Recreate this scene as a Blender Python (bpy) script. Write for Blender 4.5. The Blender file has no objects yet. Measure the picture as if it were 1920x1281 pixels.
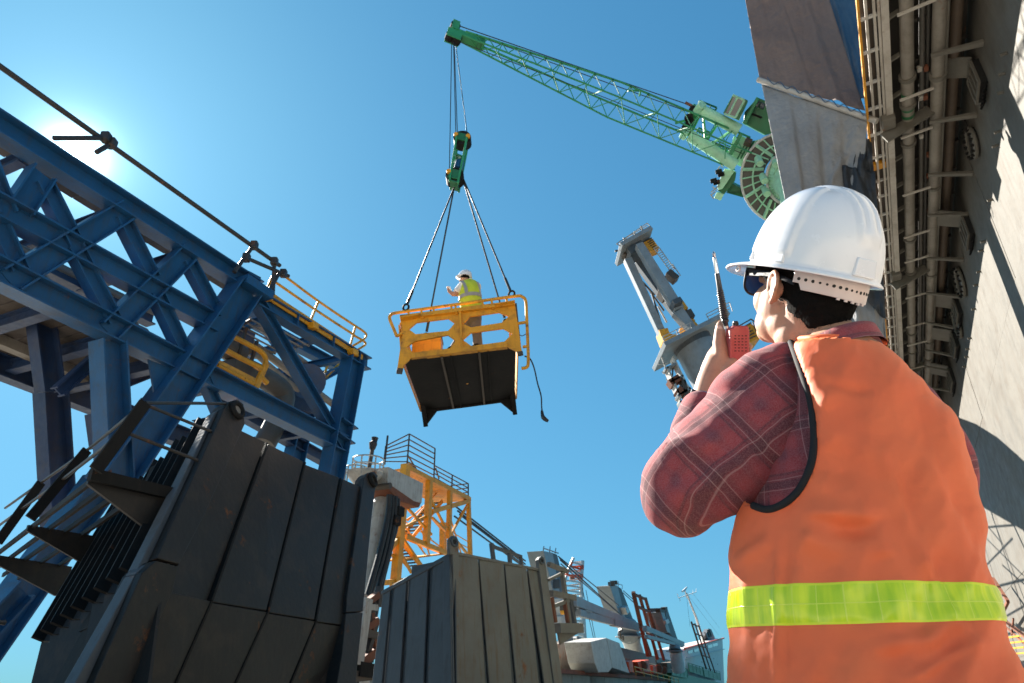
import bpy, bmesh, math, random
from mathutils import Vector as V, Matrix, noise as mnoise

# ---------------------------------------------------------------- camera, world, sun, exposure
sc = bpy.context.scene
COL = sc.collection
PITCH = math.radians(27.0)
CAM_H = 0.93
F = 1280.0
CP, SP = math.cos(PITCH), math.sin(PITCH)

cam_d = bpy.data.cameras.new('camera')
cam = bpy.data.objects.new('camera', cam_d)
COL.objects.link(cam)
cam_d.sensor_width = 36.0
cam_d.lens = 24.0
cam_d.clip_start = 0.05
cam_d.clip_end = 6000.0
cam.location = (0, 0, CAM_H)
cam.rotation_euler = (math.pi / 2 + PITCH, 0, 0)
cam_d.dof.use_dof = True
cam_d.dof.focus_distance = 1.28
cam_d.dof.aperture_fstop = 18.0
sc.camera = cam


def ray(px, py):
    """direction through a point of the photograph (1920 x 1281), camera depth 1"""
    cx = (px - 960.0) / F
    cy = (640.5 - py) / F
    return V((cx, CP - SP * cy, SP + CP * cy))


EYE = V((0, 0, CAM_H))
SUN_DIR = ray(138, 292).normalized()
SUN_EL = math.asin(SUN_DIR.z)
SUN_AZ = math.atan2(SUN_DIR.x, SUN_DIR.y)      # clockwise from +Y

SKY_K = (0.25, 0.25, 0.18)
SKY_TINT = (0.385, 1.01, 1.18)
w = bpy.data.worlds.new('World')
sc.world = w
w.use_nodes = True
nt = w.node_tree
nt.nodes.clear()
wo = nt.nodes.new('ShaderNodeOutputWorld')
bg = nt.nodes.new('ShaderNodeBackground')
sky = nt.nodes.new('ShaderNodeTexSky')
sky.sky_type = 'NISHITA'
sky.sun_disc = False
sky.sun_elevation = SUN_EL
sky.sun_rotation = SUN_AZ
sky.altitude = 0
sky.air_density = 1.15
sky.dust_density = 0.55
sky.ozone_density = 3.2
# the photograph's soft highlight roll-off, the same for the whole sky
den = nt.nodes.new('ShaderNodeVectorMath'); den.operation = 'MULTIPLY_ADD'
den.inputs[1].default_value = SKY_K; den.inputs[2].default_value = (1, 1, 1)
nt.links.new(sky.outputs[0], den.inputs[0])
div = nt.nodes.new('ShaderNodeVectorMath'); div.operation = 'DIVIDE'
nt.links.new(sky.outputs[0], div.inputs[0]); nt.links.new(den.outputs[0], div.inputs[1])
bg.inputs['Strength'].default_value = 0.057
tin = nt.nodes.new('ShaderNodeVectorMath'); tin.operation = 'MULTIPLY'; tin.inputs[1].default_value = SKY_TINT
nt.links.new(div.outputs[0], tin.inputs[0])
nt.links.new(tin.outputs[0], bg.inputs['Color'])
# the sun's own disc and its bright aureole in the sky
tc = nt.nodes.new('ShaderNodeTexCoord')
dot = nt.nodes.new('ShaderNodeVectorMath'); dot.operation = 'DOT_PRODUCT'
dot.inputs[1].default_value = SUN_DIR
nrm = nt.nodes.new('ShaderNodeVectorMath'); nrm.operation = 'NORMALIZE'
nt.links.new(tc.outputs['Generated'], nrm.inputs[0])
nt.links.new(nrm.outputs[0], dot.inputs[0])
ac = nt.nodes.new('ShaderNodeMath'); ac.operation = 'ARCCOSINE'
nt.links.new(dot.outputs['Value'], ac.inputs[0])
def wmath(op, a, b):
    m = nt.nodes.new('ShaderNodeMath'); m.operation = op
    for i, q in enumerate((a, b)):
        if q is None: continue
        if isinstance(q, (int, float)): m.inputs[i].default_value = q
        else: nt.links.new(q, m.inputs[i])
    return m.outputs[0]
def glow(k, amp):
    e = wmath('MULTIPLY', ac.outputs[0], -k)
    e = wmath('EXPONENT', e, None)
    return wmath('MULTIPLY', e, amp)
g = wmath('ADD', glow(95.0, 6.0), glow(30.0, 0.31))
g = wmath('ADD', g, glow(7.0, 0.034))
bg2 = nt.nodes.new('ShaderNodeBackground')
bg2.inputs['Color'].default_value = (0.64, 0.89, 1.0, 1)
nt.links.new(g, bg2.inputs['Strength'])
addw = nt.nodes.new('ShaderNodeAddShader')
nt.links.new(bg.outputs[0], addw.inputs[0]); nt.links.new(bg2.outputs[0], addw.inputs[1])
nt.links.new(addw.outputs[0], wo.inputs['Surface'])

sun_d = bpy.data.lights.new('sun', 'SUN')
sun_d.energy = 5.0
sun_d.angle = math.radians(0.53)
sun_d.color = (1.0, 0.94, 0.85)
sun = bpy.data.objects.new('sun', sun_d)
COL.objects.link(sun)
sun.rotation_euler = SUN_DIR.to_track_quat('Z', 'Y').to_euler()
sun.location = SUN_DIR * 50

sc.view_settings.view_transform = 'Standard'
sc.view_settings.look = 'None'
sc.view_settings.exposure = 1.98
sc.view_settings.gamma = 1.0
sc.view_settings.use_curve_mapping = False
sc.cycles.max_bounces = 8
sc.cycles.sample_clamp_indirect = 6.0
sc.cycles.use_denoising = True

# ---------------------------------------------------------------- geometry helpers
ORG = {}
UP = V((0, 0, 1))


def dirh(px):
    """horizontal direction whose vanishing point is at px on the horizon"""
    d = V(((px - 960.0) / F, CP + SP * math.tan(PITCH), 0))
    return d.normalized()


def azdir(deg):
    a = math.radians(deg)
    return V((math.sin(a), math.cos(a), 0))


def atD(px, py, depth):
    return EYE + ray(px, py) * depth


def depth_of(p):
    q = p - EYE
    return q.y * CP + q.z * SP


def pix(p):
    q = p - EYE
    d = q.y * CP + q.z * SP
    u = q.z * CP - q.y * SP
    return (960 + F * q.x / d, 640.5 - F * u / d)


class Pl:
    def __init__(self, p0, n):
        self.p0 = p0; self.n = n.normalized()
        if self.n.dot(EYE - p0) < 0: self.n = -self.n

    def p(self, px, py, off=0.0):
        r = ray(px, py)
        t = (self.p0 - EYE).dot(self.n) / r.dot(self.n)
        return EYE + r * t + self.n * off

    def shift(self, d):
        return Pl(self.p0 + self.n * d, self.n)


def vplane(p0, hdir):
    """vertical plane through p0 along the horizontal direction hdir"""
    return Pl(p0, V((hdir.y, -hdir.x, 0)))


def hplane(z):
    return Pl(V((0, 0, z)), UP)


def dplane(depth):
    """vertical plane square to the view at this ground distance"""
    return Pl(V((0, depth, 0)), V((0, -1, 0)))


class MB:
    def __init__(self):
        self.v = []; self.f = []; self.uv = None; self.mi = None

    def add(self, vs, fs):
        o = len(self.v)
        self.v += [V(q) for q in vs]
        self.f += [tuple(i + o for i in q) for q in fs]
        return self

    def box(self, c, sx, sy, sz, ax=None):
        """box centred on c with full sizes along the axes ax"""
        X, Y, Z = ax or (V((1, 0, 0)), V((0, 1, 0)), V((0, 0, 1)))
        vs = [c + X * (sx / 2 * i) + Y * (sy / 2 * j) + Z * (sz / 2 * k) for k in (-1, 1) for j in (-1, 1) for i in (-1, 1)]
        return self.add(vs, [(0, 2, 3, 1), (4, 5, 7, 6), (0, 1, 5, 4), (2, 6, 7, 3), (0, 4, 6, 2), (1, 3, 7, 5)])

    def bar(self, a, b, w, h=None, up=UP, w2=None, h2=None):
        """bar from a to b; h is its size along up, w across"""
        h = w if h is None else h
        w2 = w if w2 is None else w2; h2 = h if h2 is None else h2
        t = (b - a).normalized()
        s = t.cross(up)
        if s.length < 1e-4: s = t.cross(V((0.3, 1, 0.1)))
        s.normalize(); u = s.cross(t)
        vs = []
        for p, ww, hh in ((a, w, h), (b, w2, h2)):
            vs += [p - s * ww / 2 - u * hh / 2, p + s * ww / 2 - u * hh / 2, p + s * ww / 2 + u * hh / 2, p - s * ww / 2 + u * hh / 2]
        return self.add(vs, [(0, 3, 2, 1), (4, 5, 6, 7), (0, 1, 5, 4), (1, 2, 6, 5), (2, 3, 7, 6), (3, 0, 4, 7)])

    def ibeam(self, a, b, h, w, n, tf=0.03, tw=0.02):
        """I section; web lies in the plane square to n, flanges stand across it"""
        t = (b - a).normalized()
        u = n.cross(t).normalized()
        nn = t.cross(u).normalized()
        d = u * (h / 2 - tf / 2)
        self.bar(a + d, b + d, w, tf, up=u)
        self.bar(a - d, b - d, w, tf, up=u)
        self.bar(a, b, tw, h - 2 * tf, up=u)
        return self

    def tube(self, pts, r, n=8, caps=True, closed=False):
        pts = [V(p) for p in pts]
        m = len(pts)
        rs = r if isinstance(r, (list, tuple)) else [r] * m
        rings = []
        prev = None
        for i, p in enumerate(pts):
            if closed: t = pts[(i + 1) % m] - pts[i - 1]
            else: t = (pts[min(i + 1, m - 1)] - pts[max(i - 1, 0)])
            t.normalize()
            if prev is None:
                s = t.cross(UP)
                if s.length < 0.05: s = t.cross(V((1, 0, 0)))
                s.normalize()
            else:
                s = prev - t * prev.dot(t); s.normalize()
            prev = s
            u = t.cross(s)
            rings.append([p + (s * math.cos(2 * math.pi * k / n) + u * math.sin(2 * math.pi * k / n)) * rs[i] for k in range(n)])
        return self.loft(rings, caps=caps and not closed, loop=closed)

    def loft(self, rings, caps=True, loop=False):
        o = len(self.v); m = len(rings); n = len(rings[0])
        for R in rings: self.v += [V(q) for q in R]
        for i in range(m if loop else m - 1):
            j = (i + 1) % m
            for k in range(n):
                l = (k + 1) % n
                self.f.append((o + i * n + k, o + i * n + l, o + j * n + l, o + j * n + k))
        if caps:
            self.f.append(tuple(o + k for k in reversed(range(n))))
            self.f.append(tuple(o + (m - 1) * n + k for k in range(n)))
        return self

    def prism(self, poly, off):
        """polygon pushed along off"""
        n = len(poly)
        vs = [V(p) for p in poly] + [V(p) + off for p in poly]
        fs = [tuple(range(n)), tuple(reversed(range(n, 2 * n)))] + [(i, i + n, (i + 1) % n + n, (i + 1) % n) for i in range(n)]
        return self.add(vs, fs)

    def cyl(self, a, b, r, n=16, r2=None):
        return self.tube([a, b], [r, r if r2 is None else r2], n)

    def ring(self, c, ax, r, tr, n=24, m=6):
        ax = ax.normalized()
        s = ax.cross(V((0.2, 0.9, 0.33))); s.normalize(); u = ax.cross(s)
        return self.tube([c + (s * math.cos(2 * math.pi * k / n) + u * math.sin(2 * math.pi * k / n)) * r for k in range(n)], tr, m, closed=True)

    def sph(self, c, rx, ry, rz, ax=None, n=20, m=12):
        X, Y, Z = ax or (V((1, 0, 0)), V((0, 1, 0)), V((0, 0, 1)))
        rings = []
        for i in range(1, m):
            a = math.pi * i / m
            rings.append([c + X * (rx * math.sin(a) * math.cos(2 * math.pi * k / n)) + Y * (ry * math.sin(a) * math.sin(2 * math.pi * k / n)) - Z * (rz * math.cos(a)) for k in range(n)])
        return self.loft(rings)


def rawmesh(name, mb):
    me = bpy.data.meshes.new(name)
    me.from_pydata([tuple(q) for q in mb.v], [], mb.f)
    me.update()
    return me


def fixnormals(me):
    bm = bmesh.new(); bm.from_mesh(me)
    bmesh.ops.recalc_face_normals(bm, faces=bm.faces)
    bm.to_mesh(me); bm.free()


def add(name, mb, mat, parent=None, label=None, smooth=False, bevel=0, frame=None, me=None):
    """one mesh object; its vertices are given in the world and kept round its own centre"""
    if me is None:
        c = sum(mb.v, V((0, 0, 0))) / max(1, len(mb.v))
        R = Matrix.Identity(3) if frame is None else Matrix(frame)       # rows = local axes
        vs = [R @ (q - c) for q in mb.v]
        me = bpy.data.meshes.new(name)
        me.from_pydata([tuple(q) for q in vs], [], mb.f)
        fixnormals(me)
    else:
        c = V((0, 0, 0)); R = Matrix.Identity(3)
        n = len(me.vertices)
        co = [q.co.copy() for q in me.vertices]
        c = sum(co, V((0, 0, 0))) / max(1, n)
        R = Matrix.Identity(3) if frame is None else Matrix(frame)
        for q, p in zip(me.vertices, co): q.co = R @ (p - c)
    if isinstance(mat, (list, tuple)):
        for m_ in mat: me.materials.append(m_)
    else: me.materials.append(mat)
    if smooth:
        me.polygons.foreach_set('use_smooth', [True] * len(me.polygons))
        if smooth != 'all':
            me.set_sharp_from_angle(angle=math.radians(40))
    o = bpy.data.objects.new(name, me)
    COL.objects.link(o)
    po = V((0, 0, 0))
    if parent is not None:
        o.parent = parent
        po = ORG[parent.name][0]; pr = ORG[parent.name][1]
    else: pr = Matrix.Identity(3)
    RT = R.transposed()
    # parents carry no rotation except frames; bring into the parent's axes
    o.location = pr @ (c - po)
    o.rotation_euler = (pr @ RT).to_euler()
    ORG[o.name] = (c, R)
    if label: o['label'] = label
    if bevel:
        bv = o.modifiers.new('bevel', 'BEVEL'); bv.width = bevel; bv.segments = 2; bv.limit_method = 'ANGLE'
    return o


def tag(o, label, cat, group=None):
    o['label'] = label; o['category'] = cat
    if group: o['group'] = group
    return o


def thing(name, label, cat, loc, group=None):
    o = bpy.data.objects.new(name, None)
    o.empty_display_size = 0.2
    COL.objects.link(o)
    o.location = loc
    ORG[o.name] = (V(loc), Matrix.Identity(3))
    return tag(o, label, cat, group)


def structure(o):
    o['kind'] = 'structure'; return o


def base(p):
    return V((p.x, p.y, 0))


def lerp(a, b, t): return a + (b - a) * t


def path_len(pts): return sum((pts[i + 1] - pts[i]).length for i in range(len(pts) - 1))


def smoothpath(pts, n=6):
    """Catmull-Rom through the points"""
    pts = [V(p) for p in pts]; out = []
    for i in range(len(pts) - 1):
        p0 = pts[max(i - 1, 0)]; p1 = pts[i]; p2 = pts[i + 1]; p3 = pts[min(i + 2, len(pts) - 1)]
        for k in range(n):
            t = k / n
            out.append(0.5 * ((2 * p1) + (p2 - p0) * t + (2 * p0 - 5 * p1 + 4 * p2 - p3) * t * t + (3 * p1 - p0 - 3 * p2 + p3) * t ** 3))
    out.append(pts[-1])
    return out


def evalmesh(mb_or_me, mods):
    """mesh after modifiers"""
    me = mb_or_me if not isinstance(mb_or_me, MB) else rawmesh('tmp', mb_or_me)
    if isinstance(mb_or_me, MB): fixnormals(me)
    o = bpy.data.objects.new('tmp', me); COL.objects.link(o)
    for typ, kw in mods:
        m = o.modifiers.new(typ, typ)
        for k, q in kw.items(): setattr(m, k, q)
    dg = bpy.context.evaluated_depsgraph_get(); dg.update()
    out = bpy.data.meshes.new_from_object(o.evaluated_get(dg))
    bpy.data.objects.remove(o); bpy.data.meshes.remove(me)
    return out


def organic(mb, voxel, smooth=6, factor=0.5):
    return evalmesh(mb, [('REMESH', dict(mode='VOXEL', voxel_size=voxel)), ('SMOOTH', dict(iterations=smooth, factor=factor))])


def holed_plate(outer, holes, origin, X, Y, thick):
    """flat plate with openings; outlines are world points on the plane origin, X, Y"""
    cu = bpy.data.curves.new('tmp', 'CURVE'); cu.dimensions = '2D'; cu.fill_mode = 'BOTH'; cu.extrude = thick / 2
    for lst in [outer] + holes:
        sp = cu.splines.new('POLY'); sp.points.add(len(lst) - 1); sp.use_cyclic_u = True
        for q, p in zip(sp.points, lst):
            d = p - origin
            q.co = (d.dot(X), d.dot(Y), 0, 1)
    o = bpy.data.objects.new('tmp', cu); COL.objects.link(o)
    dg = bpy.context.evaluated_depsgraph_get(); dg.update()
    me = bpy.data.meshes.new_from_object(o.evaluated_get(dg))
    bpy.data.objects.remove(o); bpy.data.curves.remove(cu)
    Z = X.cross(Y)
    for q in me.vertices: q.co = origin + X * q.co.x + Y * q.co.y + Z * q.co.z
    return me


# pixel readers for the enlarged crops the shapes were measured in
def crop(ox, oy, s): return lambda x, y: (ox + x / s, oy + y / s)
z2 = crop(0, 400, 4.0); z3 = crop(360, 440, 4.27); z4 = crop(0, 700, 2.204); z5 = crop(360, 700, 2.205)
z6 = crop(640, 800, 2.664); z7 = crop(700, 480, 3.767); z8 = crop(960, 980, 4.257); zC = crop(820, 20, 3.558)
zB = crop(1140, 130, 4.744); zG = crop(1130, 430, 3.661); zT = crop(1380, 0, 3.203); zW = crop(1600, 0, 3.203)
zV = crop(1600, 380, 3.05); zE = crop(640, 800, 6.404)

# ---------------------------------------------------------------- materials
def mat_new(name):
    m = bpy.data.materials.new(name); m.use_nodes = True
    n = m.node_tree; n.nodes.clear()
    out = n.nodes.new('ShaderNodeOutputMaterial')
    b = n.nodes.new('ShaderNodeBsdfPrincipled')
    n.links.new(b.outputs[0], out.inputs[0])
    return m, n, b


def nd(n, typ, **kw):
    q = n.nodes.new(typ)
    for k, val in kw.items():
        if k.startswith('i_'):
            q.inputs[k[2:].replace('_', ' ')].default_value = val
        else: setattr(q, k, val)
    return q


def rgba(c): return (c[0], c[1], c[2], 1)


def noise_fac(n, co, scale, lo, hi, detail=5, mapping=None, rough=0.6):
    if mapping:
        mp = nd(n, 'ShaderNodeMapping'); mp.inputs['Scale'].default_value = mapping
        n.links.new(co, mp.inputs[0]); co = mp.outputs[0]
    t = nd(n, 'ShaderNodeTexNoise'); t.inputs['Scale'].default_value = scale; t.inputs['Detail'].default_value = detail
    t.inputs['Roughness'].default_value = rough
    n.links.new(co, t.inputs['Vector'])
    r = nd(n, 'ShaderNodeMapRange'); r.inputs['From Min'].default_value = lo; r.inputs['From Max'].default_value = hi
    n.links.new(t.outputs[0], r.inputs[0])
    return r.outputs[0], t


def mixc(n, fac, a, b):
    m = nd(n, 'ShaderNodeMix', data_type='RGBA')
    if isinstance(fac, (int, float)): m.inputs[0].default_value = fac
    else: n.links.new(fac, m.inputs[0])
    for s, q in ((6, a), (7, b)):
        if isinstance(q, (tuple, list)): m.inputs[s].default_value = rgba(q)
        else: n.links.new(q, m.inputs[s])
    return m.outputs[2]


def nmath(n, op, a, b=None):
    m = nd(n, 'ShaderNodeMath', operation=op)
    for i, q in enumerate((a, b)):
        if q is None: continue
        if isinstance(q, (int, float)): m.inputs[i].default_value = q
        else: n.links.new(q, m.inputs[i])
    return m.outputs[0]


def paint(name, col, rough=0.45, metal=0.0, dirt=0.35, dirtcol=(0.05, 0.04, 0.03), rust=0.0, scale=1.0, bump=0.05, streak=0.3, fade=0.15, spec=0.5):
    """weathered paint: faded patches, grime, runs and rust blooms"""
    m, n, b = mat_new(name)
    tc = nd(n, 'ShaderNodeTexCoord'); oi = nd(n, 'ShaderNodeObjectInfo')
    ad = nd(n, 'ShaderNodeVectorMath', operation='ADD')
    mu = nd(n, 'ShaderNodeVectorMath', operation='SCALE'); mu.inputs['Scale'].default_value = 37.0
    cb = nd(n, 'ShaderNodeCombineXYZ')
    for i in range(3): n.links.new(oi.outputs['Random'], cb.inputs[i])
    n.links.new(cb.outputs[0], mu.inputs[0])
    n.links.new(tc.outputs['Object'], ad.inputs[0]); n.links.new(mu.outputs[0], ad.inputs[1])
    co = ad.outputs[0]
    light = tuple(min(1, c * (1 + fade) + 0.02 * fade) for c in col); dark = tuple(c * (1 - fade) for c in col)
    f1, _ = noise_fac(n, co, 0.9 * scale, 0.3, 0.7)
    c = mixc(n, f1, dark, light)
    if dirt:
        f2, _ = noise_fac(n, co, 2.7 * scale, 0.5, 0.78, 8)
        f2 = nmath(n, 'MULTIPLY', f2, dirt)
        c = mixc(n, f2, c, dirtcol)
    if streak:
        f3, _ = noise_fac(n, co, 3.0 * scale, 0.52, 0.8, 4, (4, 4, 0.35))
        f3 = nmath(n, 'MULTIPLY', f3, streak)
        c = mixc(n, f3, c, dirtcol)
    ro = rough
    if rust:
        f4, _ = noise_fac(n, co, 1.6 * scale, 0.66 - 0.22 * rust, 0.74 - 0.16 * rust, 10, None, 0.72)
        f5, _ = noise_fac(n, co, 9.0 * scale, 0.35, 0.65)
        rc = mixc(n, f5, (0.10, 0.035, 0.014), (0.26, 0.095, 0.03))
        c = mixc(n, f4, c, rc)
        rr = nd(n, 'ShaderNodeMapRange'); rr.inputs['To Min'].default_value = rough; rr.inputs['To Max'].default_value = 0.85
        n.links.new(f4, rr.inputs[0]); ro = rr.outputs[0]
    n.links.new(c, b.inputs['Base Color'])
    if isinstance(ro, float):
        fr, _ = noise_fac(n, co, 5 * scale, 0.3, 0.7)
        rr = nd(n, 'ShaderNodeMapRange'); rr.inputs['To Min'].default_value = max(0.05, rough - 0.1); rr.inputs['To Max'].default_value = min(1, rough + 0.12)
        n.links.new(fr, rr.inputs[0]); ro = rr.outputs[0]
    n.links.new(ro, b.inputs['Roughness'])
    b.inputs['Metallic'].default_value = metal
    b.inputs['Specular IOR Level'].default_value = spec
    if bump:
        t = nd(n, 'ShaderNodeTexNoise'); t.inputs['Scale'].default_value = 14 * scale; t.inputs['Detail'].default_value = 6
        n.links.new(co, t.inputs['Vector'])
        bp = nd(n, 'ShaderNodeBump'); bp.inputs['Strength'].default_value = bump * 4; bp.inputs['Distance'].default_value = 0.02 / scale
        n.links.new(t.outputs[0], bp.inputs['Height']); n.links.new(bp.outputs[0], b.inputs['Normal'])
    return m


M = {}
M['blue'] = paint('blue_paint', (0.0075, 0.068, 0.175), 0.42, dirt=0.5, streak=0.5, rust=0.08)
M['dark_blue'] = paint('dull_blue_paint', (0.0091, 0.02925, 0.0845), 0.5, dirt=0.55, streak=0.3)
M['black'] = paint('black_paint', (0.0155, 0.0143, 0.0135), 0.5, dirt=0.8, dirtcol=(0.045, 0.032, 0.023), rust=0.22, scale=0.9, streak=0.35, bump=0.05, spec=0.3)
M['black_steel'] = paint('dark_steel', (0.011, 0.0103, 0.0098), 0.7, dirt=0.3, dirtcol=(0.036, 0.027, 0.021), rust=0.15, spec=0.15)
M['yellow'] = paint('yellow_paint', (0.66, 0.29, 0.008), 0.42, dirt=0.45, dirtcol=(0.16, 0.07, 0.02), rust=0.18, scale=1.6)
M['yellow_old'] = paint('weathered_yellow_paint', (0.7, 0.31, 0.01), 0.5, dirt=0.6, dirtcol=(0.095, 0.04275, 0.01425), rust=0.35, scale=1.5)
M['brown_steel'] = paint('brown_steel', (0.065, 0.04875, 0.03575), 0.6, dirt=0.5, rust=0.3)
M['plank'] = paint('grey_plank', (0.078, 0.063, 0.054), 0.75, dirt=0.6, dirtcol=(0.024, 0.018, 0.018), scale=1.2)
M['pipe_grey'] = paint('grey_pipe', (0.225, 0.2025, 0.1725), 0.5, dirt=0.5, dirtcol=(0.0825, 0.06, 0.0375), rust=0.1)
M['pipe_dark'] = paint('dark_pipe', (0.09, 0.082, 0.072), 0.5, dirt=0.4)
M['pipe_brown'] = paint('brown_pipe', (0.1105, 0.078, 0.05525), 0.6, dirt=0.5, rust=0.2)
M['scaffold'] = paint('dark_scaffold_tube', (0.03, 0.024, 0.021), 0.5, dirt=0.3, rust=0.3)
M['green'] = paint('green_paint', (0.026, 0.24, 0.095), 0.4, dirt=0.3, streak=0.2)
M['dark_green'] = paint('dark_green_paint', (0.013, 0.13, 0.05), 0.45, dirt=0.3)
M['pale_green'] = paint('pale_green_paint', (0.36, 0.66, 0.45), 0.42, dirt=0.3, streak=0.25)
M['grey_face'] = paint('warm_bounce_grey_paint', (0.15, 0.142, 0.125), 0.6, dirt=0.4, dirtcol=(0.13, 0.07, 0.03), rust=0.2, scale=0.8, streak=0.8)  # hopper grey with warm bounce light put into its tan tone
M['blue_grey'] = paint('blue_grey_tone', (0.063, 0.0735, 0.084), 0.55, dirt=0.4, dirtcol=(0.0336, 0.0294, 0.0252), rust=0.14, scale=0.8, streak=0.7)  # on the grey hopper's left face this tone paints in sky-lit shade
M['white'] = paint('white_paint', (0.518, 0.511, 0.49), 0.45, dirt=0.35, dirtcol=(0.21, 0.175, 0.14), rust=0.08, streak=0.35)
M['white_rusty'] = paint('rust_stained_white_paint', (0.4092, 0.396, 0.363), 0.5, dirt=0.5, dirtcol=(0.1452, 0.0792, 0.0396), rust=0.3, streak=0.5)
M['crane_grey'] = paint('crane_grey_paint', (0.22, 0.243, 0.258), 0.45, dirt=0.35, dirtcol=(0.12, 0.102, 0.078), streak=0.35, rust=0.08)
M['rust'] = paint('rust_red_steel', (0.1725, 0.05625, 0.02625), 0.75, dirt=0.6, dirtcol=(0.0525, 0.0225, 0.015), rust=0.5, scale=1.4)
M['rust_hull'] = paint('rusty_hull', (0.168, 0.132, 0.102), 0.7, dirt=0.6, dirtcol=(0.072, 0.03, 0.015), rust=0.6, scale=0.7)
M['hull'] = paint('hull_paint', (0.2046, 0.2046, 0.1674), 0.55, dirt=0.5, dirtcol=(0.1054, 0.0682, 0.0372), rust=0.2, scale=0.6, streak=0.5)
M['coaming'] = paint('coaming_paint', (0.088, 0.09075, 0.09625), 0.55, dirt=0.4, rust=0.15)
M['orange'] = paint('orange_red_paint', (0.6, 0.072, 0.02), 0.5, dirt=0.4, rust=0.15)
M['wall'] = paint('dock_wall_paint', (0.118, 0.109, 0.092), 0.6, dirt=0.7, dirtcol=(0.075, 0.055, 0.036), rust=0.0, scale=0.45, streak=0.6, fade=0.08, bump=0.03)
M['overhang'] = paint('grey_overhang_paint', (0.13, 0.12, 0.1), 0.6, dirt=0.5, dirtcol=(0.075, 0.0525, 0.03), rust=0.1)
M['channel'] = paint('pale_channel_paint', (0.46, 0.43, 0.385), 0.5, dirt=0.5, dirtcol=(0.15, 0.084, 0.042), rust=0.2)
M['recess'] = paint('shadowed_brown_steel', (0.033, 0.027, 0.0216), 0.65, dirt=0.5, rust=0.2)  # darker copy of brown steel, the recess shade put into its colour
M['dark'] = paint('black_opening', (0.006, 0.006, 0.006), 0.7, dirt=0.2)
M['cable'] = paint('steel_rope', (0.033, 0.033, 0.036), 0.45, metal=0.4, dirt=0.3)
M['rubber'] = paint('black_rubber', (0.0105, 0.0105, 0.0112), 0.5, dirt=0.3, bump=0.02)
M['asphalt'] = paint('yard_asphalt', (0.13, 0.12, 0.105), 0.9, dirt=0.4, dirtcol=(0.06, 0.05, 0.045), scale=0.25)
M['concrete'] = paint('bounce_concrete', (0.62, 0.54, 0.44), 0.85, dirt=0.4, dirtcol=(0.192, 0.1536, 0.128), scale=0.25)


def glass(name, col, rough=0.05):
    m, n, b = mat_new(name)
    b.inputs['Base Color'].default_value = rgba(col); b.inputs['Roughness'].default_value = rough
    b.inputs['Specular IOR Level'].default_value = 0.8
    return m
M['window'] = glass('dark_window_glass', (0.03, 0.045, 0.06))


def water_mat():
    m, n, b = mat_new('harbour_water')
    b.inputs['Base Color'].default_value = (0.02, 0.06, 0.07, 1); b.inputs['Roughness'].default_value = 0.12
    tc = nd(n, 'ShaderNodeTexCoord'); t = nd(n, 'ShaderNodeTexNoise'); t.inputs['Scale'].default_value = 0.6
    n.links.new(tc.outputs['Object'], t.inputs['Vector'])
    bp = nd(n, 'ShaderNodeBump'); bp.inputs['Strength'].default_value = 0.4; bp.inputs['Distance'].default_value = 0.3
    n.links.new(t.outputs[0], bp.inputs['Height']); n.links.new(bp.outputs[0], b.inputs['Normal'])
    return m
M['water'] = water_mat()

# ---------------------------------------------------------------- ground and water
g_ = MB().box(V((0, 0, -2.5)), 5000, 5000, 0.02)
structure(add('water', g_, M['water']))
g_ = MB()
qy = 62.0
g_.box(V((0, -60 + qy / 2 - 0, -1.25)), 400, qy + 120, 2.5)
structure(add('quay', g_, M['asphalt']))
g_ = MB().prism([V((-45, -100, 0.004)), V((40, -100, 0.004)), V((40, 9, 0.004)), V((-45, 9, 0.004))], V((0, 0, -0.003)))  # unseen pale ground, added to bounce sunlight onto the man's back
structure(add('bounce_pavement', g_, M['concrete']))
# ---------------------------------------------------------------- blue conveyor gallery and its portal frame
gd = dirh(1620)
GR = atD(480, 560, 24.0)
GF = vplane(GR, gd)
gn = GF.n                                   # towards the camera
gal = thing('conveyor_gallery', 'blue steel truss gallery on sloped legs, running in from the left edge', 'conveyor gallery', base(GR))
def ib(pl, a, b, h, w_, off=0):
    pl = pl.shift(off)
    return MB().ibeam(pl.p(*a), pl.p(*b), h, w_, pl.n, 0.05, 0.04)


def gmem(name, a, b, h=0.6, w_=0.5, off=0.0, mat='blue', pl=GF, parent=gal):
    return add(name, ib(pl, a, b, h, w_, off), M[mat], parent)


# chords
gmem('top_chord', (-140, 150), (482, 545), 0.62, 0.55)
gmem('middle_chord', (-140, 317), (402, 608), 0.62, 0.5)
gmem('bottom_chord', (-140, 443), (646, 836), 0.66, 0.55)
# diagonals, upper and lower bays
for a, b in (((235, 395), (15, 527)), ((350, 475), (200, 622)), ((78, 325), (34, 392)), ((-60, 330), (-120, 420))):
    gmem('diagonal_brace', a, b, 0.62, 0.42, 0.02)
for a, b in (((225, 405), (284, 522)), ((137, 462), (212, 604)), ((350, 487), (405, 588)), ((290, 548), (348, 670)),
             ((-6, 420), (33, 508)), ((78, 340), (140, 462)), ((-60, 215), (10, 400))):
    gmem('diagonal_brace', a, b, 0.46, 0.34, -0.03)
# main sloped leg with a capped head
gmem('leg', (461, 540), (202, 912), 0.94, 0.75, 0.12)
a = GF.p(440, 528, 0.12); b = GF.p(490, 560, 0.12)
add('leg_head', MB().bar(a, b, 0.9, 0.32, up=UP), M['blue'], gal)
add('bolt_block', MB().bar(GF.p(455, 523), GF.p(478, 535), 0.5, 0.5), M['dark_blue'], gal)
# gusset below the bottom chord
add('gusset_plate', MB().prism([GF.p(274, 675, .1), GF.p(335, 700, .1), GF.p(330, 745, .1), GF.p(300, 770, .1), GF.p(285, 740, .1)], gn * -0.06), M['blue'], gal)
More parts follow.
